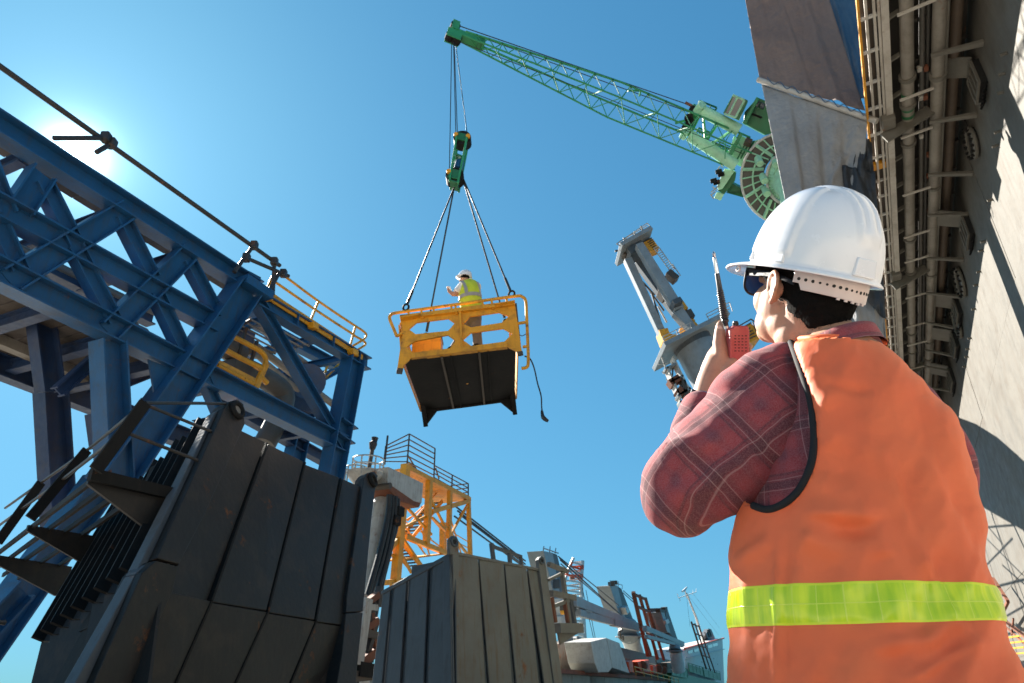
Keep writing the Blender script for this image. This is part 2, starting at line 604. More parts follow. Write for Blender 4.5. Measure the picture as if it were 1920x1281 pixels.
# portal frame to the right
gmem('portal_beam', (478, 560), (688, 684), 0.56, 0.5, 0.0)
gmem('portal_column', (664, 668), (618, 905), 0.86, 0.6, 0.05)
gmem('portal_brace', (486, 572), (640, 838), 0.42, 0.4, -0.05)
gmem('portal_bracket', (628, 800), (656, 820), 0.7, 0.7, 0.0)
gmem('knee_brace', (380, 705), (412, 780), 0.35, 0.3, -0.1)
for q in (0.3, 0.62, 0.88):
    p = lerp(GF.p(478, 560), GF.p(688, 684), q)
    add('stiffener', MB().bar(p - UP * 0.28, p + UP * 0.28, 0.04, 0.48, up=gn), M['blue'], gal)
# rear truss plane
GB = GF.shift(-5.2)
def shiftpix(a, d): return pix(GF.p(*a) - gn * d)
for nm, a, b, h in (('rear_top_chord', (-140, 150), (482, 545), 0.5), ('rear_bottom_chord', (-140, 443), (640, 833), 0.7)):
    a3 = GF.p(*a) - gn * 5.2; b3 = GF.p(*b) - gn * 5.2
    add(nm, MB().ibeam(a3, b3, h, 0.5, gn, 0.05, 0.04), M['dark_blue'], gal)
for a, b in (((225, 405), (225, 625)), ((78, 340), (20, 527)), ((350, 487), (300, 660)), ((-60, 215), (-20, 500))):
    a3 = GF.p(*a) - gn * 5.2; b3 = GF.p(*b) - gn * 5.2
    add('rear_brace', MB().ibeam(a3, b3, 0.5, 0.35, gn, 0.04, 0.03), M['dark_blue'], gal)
for a in ((225, 395), (355, 475), (60, 290)):
    p = GF.p(*a)
    add('roof_cross_beam', MB().ibeam(p - gn * 0.3, p - gn * 5.1, 0.35, 0.25, gd, 0.04, 0.03), M['dark_blue'], gal)
# floor of cross planks, laid on the bottom chords
A = GF.p(-140, 443) + UP * 0.36; B = GF.p(372, 699) + UP * 0.36
L = (B - A).length; u = (B - A) / L
N = int(L / 0.46); random.seed(4)
for i in range(N):
    c = A + u * ((i + 0.5) * L / N)
    z = random.uniform(-0.012, 0.012)
    me = add('floor_plank', MB().bar(c - gn * 0.33 + UP * z, c - gn * 4.95 + UP * z, L / N - 0.035, 0.06), M['plank'], gal)
for q in (0.18, 0.42, 0.66, 0.88):
    p = lerp(A, B, q) - UP * 0.35
    add('floor_cross_beam', MB().ibeam(p - gn * 0.35, p - gn * 4.95, 0.4, 0.3, gd, 0.04, 0.03), M['dark_blue'], gal)
add('floor_stringer', MB().bar(A - gn * 3.9 - UP * 0.2, B - gn * 3.9 - UP * 0.2, 0.35, 0.3), M['pipe_grey'], gal)
# walkway sheets on the roof edge
A = GF.p(-140, 150) + UP * 0.36; B = GF.p(476, 541) + UP * 0.36
L = (B - A).length; u = (B - A) / L; N = int(L / 0.62)
for i in range(N):
    c = A + u * ((i + 0.5) * L / N)
    add('roof_sheet', MB().bar(c + gn * 0.1, c - gn * 1.5, L / N - 0.03, 0.05), M['plank'], gal)
add('roof_kerb_angle', MB().bar(A - gn * 0.42 - UP * 0.12, B - gn * 0.42 - UP * 0.12, 0.08, 0.14), M['pipe_grey'], gal)
# pipes running through the gallery
def along(a, b, d, r, mat, nm, n=14):
    a3 = GF.p(*a) - gn * d; b3 = GF.p(*b) - gn * d
    add(nm, MB().cyl(a3, b3, r, n), M[mat], gal, smooth=True)
    return a3, b3
pa, pb = along((-140, 335), (372, 607), 2.6, 0.42, 'pipe_brown', 'conveyor_pipe', 20)
for q in (0.35, 0.55, 0.75, 0.93):
    p = lerp(pa, pb, q); t = (pb - pa).normalized()
    add('pipe_flange', MB().cyl(p - t * 0.05, p + t * 0.05, 0.52, 20), M['pipe_dark'], gal, smooth=True)
along((-140, 290), (400, 575), 2.0, 0.11, 'pipe_grey', 'service_pipe')
along((-140, 305), (400, 590), 3.4, 0.16, 'pipe_dark', 'service_pipe')
along((-140, 395), (390, 655), 3.8, 0.22, 'dark_blue', 'cable_duct', 4)
# support columns below, on the near side of the gallery
gmem('support_column', (96, 735), (112, 1000), 0.78, 0.6, -4.6, 'dark_blue')
gmem('support_column', (203, 640), (216, 900), 0.72, 0.6, 0.0)
gmem('hanger_post', (72, 560), (95, 735), 0.6, 0.45, -2.2, 'dark_blue')
gmem('hanger_post', (181, 775), (190, 840), 0.5, 0.4, -3.0, 'dark_blue')
gmem('lower_brace', (184, 668), (108, 735), 0.32, 0.28, -1.0, 'dark_blue')
gmem('lower_brace', (280, 700), (190, 735), 0.32, 0.28, -2.2, 'dark_blue')
gmem('side_leg', (190, 905), (-60, 1250), 0.9, 0.7, -3.2, 'blue')
gmem('side_leg', (40, 1105), (-50, 1200), 0.5, 0.5, 0.6, 'blue')
# rear portal frame
gmem('rear_column', (590, 690), (545, 890), 0.8, 0.6, -4.2, 'blue')
gmem('rear_beam', (470, 600), (665, 705), 0.5, 0.45, -4.2, 'blue')
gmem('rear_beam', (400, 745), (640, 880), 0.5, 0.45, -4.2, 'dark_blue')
gmem('rear_brace', (468, 575), (575, 720), 0.34, 0.3, -2.6, 'blue')
gmem('rear_brace', (555, 735), (640, 690), 0.3, 0.3, -3.0, 'blue')
for a in ((530, 592), (600, 634), (660, 668)):
    p = GF.p(*a)
    add('portal_cross_beam', MB().ibeam(p - gn * 0.3, p - gn * 4.0, 0.3, 0.22, gd, 0.03, 0.02), M['blue'], gal)
for a in ((430, 720), (520, 766), (600, 806)):
    p = GF.p(*a)
    add('portal_cross_beam', MB().ibeam(p - gn * 0.3, p - gn * 4.0, 0.3, 0.22, gd, 0.03, 0.02), M['dark_blue'], gal)
# grating platform of thin bars between the frames
A = GF.p(505, 578) - gn * 0.5 - UP * 0.25; B = GF.p(600, 634) - gn * 0.5 - UP * 0.25
for i in range(9):
    d = gn * (-i * 0.34)
    add('grating_bar', MB().bar(A + d, B + d, 0.06, 0.05), M['pipe_grey'], gal)
# ducts and motors under the portal
p = GF.shift(-1.6).p(500, 700)
add('elbow_duct', MB().tube(smoothpath([GF.shift(-1.8).p(455, 690), GF.shift(-1.8).p(500, 712), GF.shift(-1.8).p(532, 740), GF.shift(-1.8).p(520, 785), GF.shift(-1.8).p(495, 835)], 5), 0.42, 18), M['pipe_dark'], gal, smooth=True)
for q in range(6):
    c = lerp(GF.shift(-1.8).p(478, 700), GF.shift(-1.8).p(508, 716), q / 5)
add('drive_motor', MB().cyl(GF.shift(-1.6).p(405, 640), GF.shift(-1.6).p(450, 668), 0.42, 16), M['pipe_dark'], gal, smooth=True)
add('gearbox', MB().bar(GF.shift(-1.4).p(425, 690), GF.shift(-1.4).p(470, 712), 0.8, 0.7), M['pipe_dark'], gal, bevel=0.05)
add('gearbox', MB().bar(GF.shift(-2.2).p(430, 620), GF.shift(-2.2).p(465, 640), 0.7, 0.6), M['dark_blue'], gal, bevel=0.05)
for a, b, r in (((455, 590), (585, 690), 0.12), ((468, 640), (640, 770), 0.16), ((480, 665), (640, 800), 0.12), ((430, 600), (470, 660), 0.2)):
    add('service_pipe', MB().cyl(GF.shift(-2.4).p(*a), GF.shift(-2.4).p(*b), r, 10), M['pipe_grey' if r < 0.2 else 'brown_steel'], gal, smooth=True)
for a, b in (((462, 615), (430, 720)), ((482, 640), (452, 745)), ((400, 600), (385, 690)), ((425, 625), (470, 600))):
    add('thin_strut', MB().bar(GF.shift(-1.2).p(*a), GF.shift(-1.2).p(*b), 0.1), M['brown_steel'], gal)
add('inspection_disc', MB().cyl(GF.shift(-2.0).p(577, 715), GF.shift(-2.1).p(577, 715), 0.75, 20), M['blue'], gal, smooth=True)
add('drive_housing', MB().prism([GF.shift(-3.2).p(515, 715), GF.shift(-3.2).p(560, 690), GF.shift(-3.2).p(600, 735), GF.shift(-3.2).p(590, 775), GF.shift(-3.2).p(530, 760)], gn * -0.8), M['dark_blue'], gal)

# yellow guard rail on the portal beam
def railing(pl, off, toe, posts, rails, mat, nm, parent, pr=0.05):
    """toe board carries the posts and rails"""
    pl = pl.shift(off); off = 0
    t = add(nm, MB().bar(pl.p(*toe[0], off), pl.p(*toe[1], off), 0.05, toe[2]), M[mat], parent)
    for a, b in posts: add('post', MB().cyl(pl.p(*a, off), pl.p(*b, off), pr, 8), M[mat], t, smooth=True)
    for r in rails:
        pts = [pl.p(*q, off) for q in r]
        add('rail', MB().tube(smoothpath(pts, 4) if len(pts) > 2 else pts, pr, 8), M[mat], t, smooth=True)
    return t
railing(GF, 0.12, (z3(585, 470), z3(1365, 975), 0.34),
        [(z3(600, 480), z3(668, 312)), (z3(930, 735), z3(1012, 535)), (z3(1250, 950), z3(1308, 735))],
        [[z3(600, 440), z3(640, 345), z3(680, 308), z3(730, 325), z3(1010, 532), z3(1290, 720), z3(1360, 765), z3(1395, 800), z3(1375, 838), z3(1290, 890)],
         [z3(645, 365), z3(985, 600), z3(1300, 805)], [z3(600, 445), z3(945, 690), z3(1255, 905)],
         [z3(1300, 810), z3(1370, 850), z3(1388, 880), z3(1330, 920)]], 'yellow_old', 'guard_rail', gal)
for a in ((560, 510), (930, 740), (1250, 950)):
    add('rail_clamp', MB().bar(GF.p(*z3(a[0] - 22, a[1] - 8), 0.25), GF.p(*z3(a[0] + 22, a[1] + 12), 0.25), 0.3, 0.26), M['yellow_old'], gal, bevel=0.03)
# lower yellow service platform between the leg and the brace
railing(GF, -0.45, (z3(150, 1070), z3(500, 1240), 0.8),
        [(z3(500, 1225), z3(580, 1050)), (z3(545, 1130), z3(600, 1190))],
        [[z3(325, 815), z3(480, 895), z3(560, 945), z3(590, 1000), z3(575, 1060), z3(500, 1220)], [z3(270, 925), z3(400, 995), z3(560, 1070)],
         [z3(200, 1045), z3(480, 1190)]], 'yellow', 'platform_rail', gal, 0.095)
t = add('ladder', MB().bar(GF.p(*z3(675, 1020), -0.45), GF.p(*z3(560, 1290), -0.45), 0.14, 0.14), M['yellow'], gal)
for a, b in ((z3(580, 1035), z3(655, 1085)), (z3(545, 1150), z3(610, 1200)), (z3(430, 1115), z3(520, 1165))):
    add('rung', MB().bar(GF.p(*a, -0.45), GF.p(*b, -0.45), 0.1), M['yellow'], t)
for a, b in ((z5(185, 150), z5(215, 245)), (z5(235, 150), z5(215, 240)), (z5(190, 165), z5(255, 150))):
    add('ladder_rail', MB().bar(GF.p(*a, -0.6), GF.p(*b, -0.6), 0.14), M['yellow'], gal)
railing(GF, -3.0, (z3(1040, 1180), z3(1200, 1010), 0.1), [(z3(1050, 1175), z3(1080, 1060))], [[z3(1050, 1170), z3(1075, 1070), z3(1110, 1030), z3(1180, 985)]], 'yellow_old', 'guard_rail', gal)
# roof-edge scaffold tube rail
t = add('scaffold_rail', MB().cyl(GF.p(-90, 79, 0.3), GF.p(513, 502, 0.3), 0.075, 8), M['scaffold'], gal, smooth=True)
for a, b in (((462, 463), (424, 515)), ((500, 493), (497, 556)), ((448, 489), (527, 522)), ((186, 266), (84, 267)), ((195, 275), (164, 293)), ((497, 548), (483, 553)), ((510, 515), (486, 556))):
    add('tube', MB().cyl(GF.p(*a, 0.36), GF.p(*b, 0.36), 0.07, 8), M['scaffold'], t, smooth=True)
for a in ((462, 465), (447, 488), (500, 495), (182, 265), (193, 276), (517, 517)):
    add('clamp', MB().box(GF.p(*a, 0.36), 0.24, 0.24, 0.3), M['scaffold'], t, bevel=0.04)
# ---------------------------------------------------------------- the black steel hopper in front
def leanplane(p0, e1, e2): return Pl(p0, e1.cross(e2))

HB0 = atD(432, 770, 12.0)
hb1 = dirh(1426); hb2 = ray(810, -58).normalized(); hb3 = dirh(-273)
HF = leanplane(HB0, hb1, hb2)
hop = thing('steel_hopper', 'black ribbed steel hopper box with lifting eyes, in the lower left foreground', 'hopper', base(HB0))
kn = HF.n
lowdir = (V((0, 0, -1)) + kn * 0.12).normalized()
HL = leanplane(HF.p(316, 1110), hb1, lowdir)
random.seed(11)


def plate(name, poly, pl, parent, mat, thick=0.04, tilt=0.0, off=0.0):
    """steel plate from photo outline; tilt lifts its right-hand corners off the plane"""
    cx = sum(q[0] for q in poly) / len(poly); ws = max(q[0] for q in poly) - min(q[0] for q in poly)
    pts = []
    for q in poly:
        p = pl.p(*q)
        pts.append(p + pl.n * (off + tilt * (0.5 if q[0] > cx else -0.5)))
    return add(name, MB().prism(pts, -pl.n * thick), mat if not isinstance(mat, str) else M[mat], parent, bevel=0.012)


upper = [[(447, 807), (495, 830), (391, 1126), (315, 1108), (372, 972)], [(501, 834), (567, 866), (497, 1146), (398, 1127)],
         [(574, 870), (634, 896), (587, 1163), (504, 1147)], [(641, 899), (673, 913), (639, 1173), (592, 1164)]]
lower = [[(315, 1110), (393, 1128), (316, 1300), (228, 1300)], [(396, 1129), (499, 1148), (428, 1300), (319, 1300)],
         [(502, 1149), (589, 1165), (532, 1300), (432, 1300)], [(592, 1166), (639, 1175), (636, 1206), (618, 1250), (588, 1300), (537, 1300)]]
for i, q in enumerate(upper): plate('front_panel', q, HF, hop, 'black', 0.05, 0.05, 0.0)
for q in lower: plate('lower_panel', q, HL, hop, 'black', 0.05, 0.05, 0.0)
plate('backing_plate', [(420, 812), (690, 925), (660, 1180), (330, 1120)], HF, hop, 'black_steel', 0.05, 0, -0.12)
plate('lower_backing_plate', [(330, 1105), (650, 1172), (600, 1320), (200, 1320)], HL, hop, 'black_steel', 0.05, 0, -0.14)
plate('corner_post', [(412, 768), (421, 757), (436, 753), (448, 762), (450, 800), (372, 972), (324, 1063), (281, 1052)], HF, hop, 'black', 0.3, 0, 0.10)
plate('corner_post', [(280, 1054), (323, 1065), (312, 1112), (268, 1205), (222, 1310), (150, 1310), (254, 1077)], HL, hop, 'black', 0.3, 0, 0.10)
plate('corner_post', [(676, 898), (682, 890), (694, 887), (702, 895), (698, 912), (690, 970), (672, 1150), (640, 1152), (642, 1120)], HF, hop, 'black', 0.25, 0, 0.10)
plate('corner_post', [(640, 1154), (672, 1152), (655, 1310), (618, 1310), (632, 1230)], HF, hop, 'black', 0.25, 0, 0.10)
for a, r in (((434, 774), 0.13), ((690, 904), 0.135)):
    c = HF.p(*a) + kn * 0.12
    e = add('lifting_eye', MB().ring(c, kn, r, r * 0.42, 22, 8), M['black_steel'], hop, smooth=True)
    add('eye_bore', MB().cyl(c - kn * 0.01, c + kn * 0.012, r * 0.6, 18), M['pipe_grey' if a[0] < 500 else 'dark'], e, smooth=True)
# vertical weld beads between the panels
for a, b in (((498, 832), (394, 1127)), ((570, 868), (500, 1147)), ((637, 898), (590, 1164))):
    add('rib', MB().bar(HF.p(*a) - kn * 0.02, HF.p(*b) - kn * 0.02, 0.035, 0.12, up=kn), M['black_steel'], hop)
for a, b in (((394, 1128), (318, 1300)), ((500, 1147), (430, 1300)), ((590, 1166), (535, 1300))):
    add('rib', MB().bar(HL.p(*a) - HL.n * 0.02, HL.p(*b) - HL.n * 0.02, 0.035, 0.12, up=HL.n), M['black_steel'], hop)
# side wall of folded strips, seen edge on
so = HF.p(404, 772) + kn * 0.02
sn = hb3.cross(hb2).normalized()
if sn.dot(EYE - so) < 0: sn = -sn
for i in range(9):
    s0, s1 = i * 0.52 + 0.10, (i + 1) * 0.52 + 0.02
    top = -0.10 * i - (0.22 if i % 2 else 0)
    a0 = so + hb3 * s0 + hb2 * top; a1 = so + hb3 * s1 + hb2 * (top - 0.06)
    kk = 3.35 + 0.1 * i
    b0 = so + hb3 * s0 - hb2 * kk; b1 = so + hb3 * s1 - hb2 * (kk + 0.1)
    c0 = b0 - hb2 * 2.6 - UP * 0.6 - sn * 0.7; c1 = b1 - hb2 * 2.6 - UP * 0.6 - sn * 0.7
    o1 = -sn * 0.04; o0 = -sn * 0.30
    add('side_panel', MB().prism([a0 + o0, a1 + o1, b1 + o1, b0 + o0], -sn * 0.04), M['black'], hop)
    add('side_panel', MB().prism([b0 + o0 - hb2 * .02, b1 + o1 - hb2 * .02, c1 + o1, c0 + o0], -sn * 0.04), M['black'], hop)
    add('side_rib', MB().bar(a1 + o1 * 0, b1, 0.05, 0.26, up=sn), M['black_steel'], hop)
# pale edge of the corner post
plate('edge_angle', [(404, 773), (412, 768), (281, 1052), (258, 1070)], HF, hop, 'blue_grey', 0.16, 0, -0.02)
plate('edge_angle', [(257, 1072), (281, 1054), (254, 1079), (150, 1310), (124, 1310)], HL, hop, 'blue_grey', 0.16, 0, 0.0)
# end body so that the box is closed behind
bk = [HF.p(430, 800) - kn * 0.2, HF.p(690, 925) - kn * 0.2, HF.p(652, 1170) - kn * 0.2, HF.p(330, 1110) - kn * 0.2]
add('hopper_body', MB().loft([bk, [p - kn * 1.1 + hb3 * 0.9 for p in bk]]), M['black_steel'], hop)
bk = [HL.p(330, 1115) - HL.n * 0.22, HL.p(640, 1180) - HL.n * 0.22, HL.p(590, 1310) - HL.n * 0.22, HL.p(240, 1310) - HL.n * 0.22]
add('lower_body', MB().loft([bk, [p - kn * 1.0 + hb3 * 0.9 for p in bk]]), M['black_steel'], hop)

# catwalk with brackets, grating bars and flat posts on the hopper's side
WZ = HF.p(335, 922).z
WP = hplane(WZ)
cat = add('catwalk', MB().bar(WP.p(*z4(740, 505)), WP.p(*z4(372, 418)), 0.10, 0.16), M['black_steel'], hop)
def brk(top, tip):
    a, b = WP.p(*top[0]), WP.p(*top[1])
    d = (a - b).normalized()
    nrm = d.cross(UP)
    drop = (WP.p(*top[1]) - EYE).length * 0
    hgt = top[2]
    return MB().prism([b, a, a - UP * hgt, a - UP * hgt - d * 0.2, b - UP * 0.10], nrm * 0.06)
add('bracket', brk((z4(738, 512), z4(362, 430), 0.62), None), M['black'], cat)
add('bracket', brk((z4(480, 690), z4(112, 628), 0.62), None), M['black'], cat)
add('bracket', brk((z4(292, 800), z4(-60, 745), 0.66), None), M['black'], cat)
for a, b, c in (((372, 452), (0, 738), 0), ((425, 480), (60, 750), 0), ((475, 508), (118, 760), 0), ((530, 535), (180, 775), 0), ((590, 565), (250, 790), 0)):
    p, q = WP.p(*z4(*a)), WP.p(*z4(*b))
    q = p + (q - p) * 1.5
    add('grating_bar', MB().bar(p, q, 0.05, 0.09), M['black_steel'], cat)
RP = hplane(WZ + 1.1); RM = hplane(WZ + 0.62)
out = (WP.p(*z4(372, 425)) - WP.p(*z4(740, 508))).normalized()
run = (WP.p(*z4(115, 630)) - WP.p(*z4(362, 428))).normalized()
p0 = WP.p(*z4(400, 395))
posts3 = []
for q, top in (((395, 400), (600, 122)), ((125, 600), (360, 318)), ((-10, 700), (170, 452))):
    f = WP.p(*z4(*q))
    # the post stands over its foot, topped where the photo shows its head
    vp = vplane(f, out)
    h = vp.p(*z4(*top))
    m = lerp(f, h, 0.55)
    mb = MB().bar(f, m, 0.05, 0.17, up=out); mb.bar(m, h, 0.05, 0.17, up=out)
    add('post', mb, M['black_steel'], cat); posts3.append((f, h))
tops = [h for f, h in posts3]; mids = [lerp(f, h, 0.55) for f, h in posts3]
tops.append(tops[-1] + (tops[-1] - tops[-2])); mids.append(mids[-1] + (mids[-1] - mids[-2]))
add('hand_rail', MB().tube(tops, 0.028, 8), M['scaffold'], cat, smooth=True)
add('hand_rail', MB().tube(mids, 0.028, 8), M['scaffold'], cat, smooth=True)
for s, e in ((tops[0], (930, 130)), (lerp(tops[0], mids[0], 0.05), (860, 245)), (mids[0], (805, 365))):
    add('stay_bar', MB().cyl(s, HF.p(*z4(*e)) + kn * 0.05, 0.026, 8), M['scaffold'], cat, smooth=True)
# stub rungs on the far edge
for a, b in (((45, 965), (150, 972)), ((0, 1150), (40, 1160))):
    p = HF.p(*z4(*a)); q = HF.p(*z4(*b))
    add('grab_rung', MB().tube([q - kn * .4, p - kn * .4, lerp(p, q, .9) - UP * 0.22 - kn * .4], 0.03, 6), M['scaffold'], hop, smooth=True)

# ---------------------------------------------------------------- grey hopper behind it
G0 = atD(847, 1025, 17.0)
gl = azdir(-46); gr = dirh(2074); ge = (UP + V((0, 0.16, 0))).normalized()
GLp = leanplane(G0, gl, ge); GRp = leanplane(G0, gr, ge)
gh = thing('steel_hopper', 'grey ribbed steel hopper box, rust-stained along its top, behind the black one', 'hopper', base(G0))
# left face: five boards, alternately proud
xs_t = [(845, 1040), (812, 1058), (802, 1064), (770, 1082), (762, 1087), (740, 1099), (732, 1103), (718, 1111)]
xs_b = [(850, 1300), (801, 1300), (793, 1300), (757, 1300), (748, 1300), (722, 1300), (714, 1300), (695, 1300)]
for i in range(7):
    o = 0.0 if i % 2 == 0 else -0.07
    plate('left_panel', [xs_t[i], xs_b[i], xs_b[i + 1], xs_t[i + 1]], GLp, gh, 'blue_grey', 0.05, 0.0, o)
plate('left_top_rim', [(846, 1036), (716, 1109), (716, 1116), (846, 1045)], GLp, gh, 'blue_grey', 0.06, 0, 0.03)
tops_ = [(852, 1036), (895, 1045), (900, 1046), (943, 1055), (948, 1056), (986, 1063), (991, 1064), (1008, 1067)]
bots_ = [(853, 1300), (910, 1300), (921, 1300), (960, 1300), (972, 1300), (1011, 1300), (1022, 1300), (1042, 1300)]
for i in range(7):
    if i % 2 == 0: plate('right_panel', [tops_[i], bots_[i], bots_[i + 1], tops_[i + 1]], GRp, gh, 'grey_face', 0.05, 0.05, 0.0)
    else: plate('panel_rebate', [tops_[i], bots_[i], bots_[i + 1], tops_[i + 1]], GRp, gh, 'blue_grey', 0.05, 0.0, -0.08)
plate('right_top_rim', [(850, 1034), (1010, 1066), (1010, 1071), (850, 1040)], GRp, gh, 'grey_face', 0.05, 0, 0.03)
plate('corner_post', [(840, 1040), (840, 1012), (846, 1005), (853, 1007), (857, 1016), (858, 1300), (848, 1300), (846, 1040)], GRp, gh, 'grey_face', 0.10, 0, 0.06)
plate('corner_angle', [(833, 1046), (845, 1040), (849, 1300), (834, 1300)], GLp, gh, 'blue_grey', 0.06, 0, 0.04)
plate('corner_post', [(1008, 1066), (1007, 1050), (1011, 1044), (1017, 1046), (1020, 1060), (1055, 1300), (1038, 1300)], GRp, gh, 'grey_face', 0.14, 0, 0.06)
for a, r in (((848, 1017), 0.10), ((1012, 1052), 0.09)):
    c = GRp.p(*a) + GRp.n * 0.07
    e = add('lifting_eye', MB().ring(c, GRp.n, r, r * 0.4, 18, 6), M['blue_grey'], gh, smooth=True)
    add('eye_bore', MB().cyl(c - GRp.n * 0.02, c + GRp.n * 0.02, r * 0.5, 14), M['dark'], e, smooth=True)
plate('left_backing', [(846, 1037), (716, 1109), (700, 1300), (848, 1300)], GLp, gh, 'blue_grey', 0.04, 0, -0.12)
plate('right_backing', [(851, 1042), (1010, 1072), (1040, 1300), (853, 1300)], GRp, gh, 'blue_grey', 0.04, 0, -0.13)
bk = [GRp.p(852, 1045), GRp.p(1008, 1075), GRp.p(1040, 1300), GRp.p(853, 1300)]
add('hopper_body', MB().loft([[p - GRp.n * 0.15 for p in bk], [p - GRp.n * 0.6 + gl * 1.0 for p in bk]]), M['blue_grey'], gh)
# bracketed access frame on its right flank
GQ = vplane(GRp.p(1018, 1060), gr)
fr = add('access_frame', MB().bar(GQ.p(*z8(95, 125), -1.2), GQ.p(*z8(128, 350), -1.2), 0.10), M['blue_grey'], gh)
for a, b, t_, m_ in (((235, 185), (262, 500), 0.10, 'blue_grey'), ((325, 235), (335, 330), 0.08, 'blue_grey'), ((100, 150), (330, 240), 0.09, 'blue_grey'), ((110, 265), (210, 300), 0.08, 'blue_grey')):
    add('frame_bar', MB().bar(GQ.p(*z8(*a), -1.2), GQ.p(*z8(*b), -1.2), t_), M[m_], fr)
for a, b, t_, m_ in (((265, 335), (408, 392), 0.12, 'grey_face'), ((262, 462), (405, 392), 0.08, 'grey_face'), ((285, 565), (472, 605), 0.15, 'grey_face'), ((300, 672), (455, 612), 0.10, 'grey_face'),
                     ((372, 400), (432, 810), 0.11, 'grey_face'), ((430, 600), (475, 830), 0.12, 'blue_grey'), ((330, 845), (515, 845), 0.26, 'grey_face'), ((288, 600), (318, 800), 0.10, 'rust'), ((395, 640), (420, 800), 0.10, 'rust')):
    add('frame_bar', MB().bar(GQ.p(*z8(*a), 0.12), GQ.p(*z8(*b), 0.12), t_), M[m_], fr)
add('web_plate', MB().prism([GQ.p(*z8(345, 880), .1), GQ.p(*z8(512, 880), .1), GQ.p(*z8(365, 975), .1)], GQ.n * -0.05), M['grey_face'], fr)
# ---------------------------------------------------------------- yellow access tower on the quay
T0 = atD(764, 875, 36.0)
ta = dirh(1650); tb = V((-ta.y, ta.x, 0))
TF = vplane(T0, ta)                 # near long side
TL = vplane(T0, tb)                 # left end
tw = thing('access_tower', 'yellow steel access tower with stairs and railed platforms, behind the grey hopper', 'access tower', base(T0))
tn = TF.n
TFb = TF.shift(-2.2)                # far long side


def tm(name, a, b, t_=0.16, pl=TF, mat='yellow', par=None, off=0):
    return add(name, MB().bar(pl.p(*a, off), pl.p(*b, off), t_), M[mat], par or tw)


tm('column', z6(322, 190), z6(268, 800), 0.38)
tm('column', z6(436, 272), z6(420, 590), 0.30, off=0.05)
tm('column', z6(542, 325), z6(536, 560), 0.24)
tm('column', z6(634, 358), z6(644, 650), 0.22)
tm('column', z6(508, 480), z6(508, 640), 0.34, TFb)
for a, b in (((425, 322), (515, 495)), ((515, 495), (632, 640)), ((305, 505), (470, 425)), ((305, 555), (405, 700)), ((320, 395), (450, 540)), ((300, 640), (350, 730)), ((628, 395), (545, 540)), ((455, 455), (520, 520))):
    tm('brace', z6(*a), z6(*b), 0.12)
for a, b in (((320, 550), (525, 632)), ((220, 780), (300, 770)), ((210, 640), (300, 545)), ((330, 205), (640, 365)), ((450, 425), (636, 372))):
    tm('beam', z6(*a), z6(*b), 0.24)
for a, b in (((330, 470), (430, 380)), ((350, 450), (300, 480)), ((440, 560), (520, 620)), ((390, 480), (440, 640)), ((540, 440), (600, 640)), ((300, 480), (420, 640)), ((400, 400), (505, 520))):
    tm('thin_brace', z6(*a), z6(*b), 0.07, TFb)
# upper platform deck of plates seen from below
DZ = hplane(T0.z - 0.1)
deck = [z6(326, 198), z6(478, 276), z6(636, 362), z6(500, 432), z6(395, 372)]
A = TF.p(*z6(326, 205)); B = TF.p(*z6(638, 362))
for i in range(5):
    p = lerp(A, B, i / 5); q = lerp(A, B, (i + 1) / 5) - ta * 0.02
    add('deck_plate', MB().prism([p, q, q - tn * 2.2, p - tn * 2.2], V((0, 0, -0.08))), M['yellow_old'], tw)
add('deck_edge', MB().bar(A + tn * .05 + UP * 0.05, B + tn * .05 + UP * 0.05, 0.06, 0.2), M['yellow_old'], tw)
add('deck_edge', MB().bar(A - tn * 2.2, B - tn * 2.2, 0.06, 0.2), M['yellow'], tw)
# lower platform
A2 = TF.p(*z6(160, 605)); B2 = TF.p(*z6(300, 545))
low = [TF.p(*z6(290, 690)), TF.p(*z6(420, 672)), TF.p(*z6(520, 632)), TF.p(*z6(400, 640)), TF.p(*z6(300, 620))]
C2 = TF.p(*z6(305, 660)); D2 = TF.p(*z6(520, 632))
for i in range(4):
    p = lerp(C2, D2, i / 4); q = lerp(C2, D2, (i + 1) / 4) - ta * 0.02
    add('deck_plate', MB().prism([p, q, q - tn * 2.2, p - tn * 2.2], V((0, 0, -0.08))), M['yellow_old'], tw)
for i in range(3):
    p = TF.p(*z6(155, 606)) + ta * (i * 1.4) * 0.5; q = p + ta * 0.68
    add('deck_plate', MB().prism([p, q, q - tn * 1.6, p - tn * 1.6], V((0, 0, -0.08))), M['yellow_old'], tw)
# two stair flights
for a, b, n_ in (((505, 372), (345, 565), 11), ((300, 580), (400, 700), 8)):
    p, q = TF.shift(-1.0).p(*z6(*a)), TF.shift(-1.0).p(*z6(*b))
    st = add('stair_stringer', MB().bar(p, q, 0.05, 0.22, up=UP), M['yellow_old'], tw)
    add('stair_stringer', MB().bar(p - tn * 0.8, q - tn * 0.8, 0.05, 0.22, up=UP), M['yellow_old'], tw)
    for i in range(n_):
        c = lerp(p, q, (i + 0.5) / n_) - tn * 0.4
        add('tread', MB().box(c, 0.26, 0.78, 0.05, (ta, tn, UP)), M['brown_steel'], st)
    add('stair_rail', MB().bar(p + UP * 0.95, q + UP * 0.95, 0.05), M['yellow_old'], st)
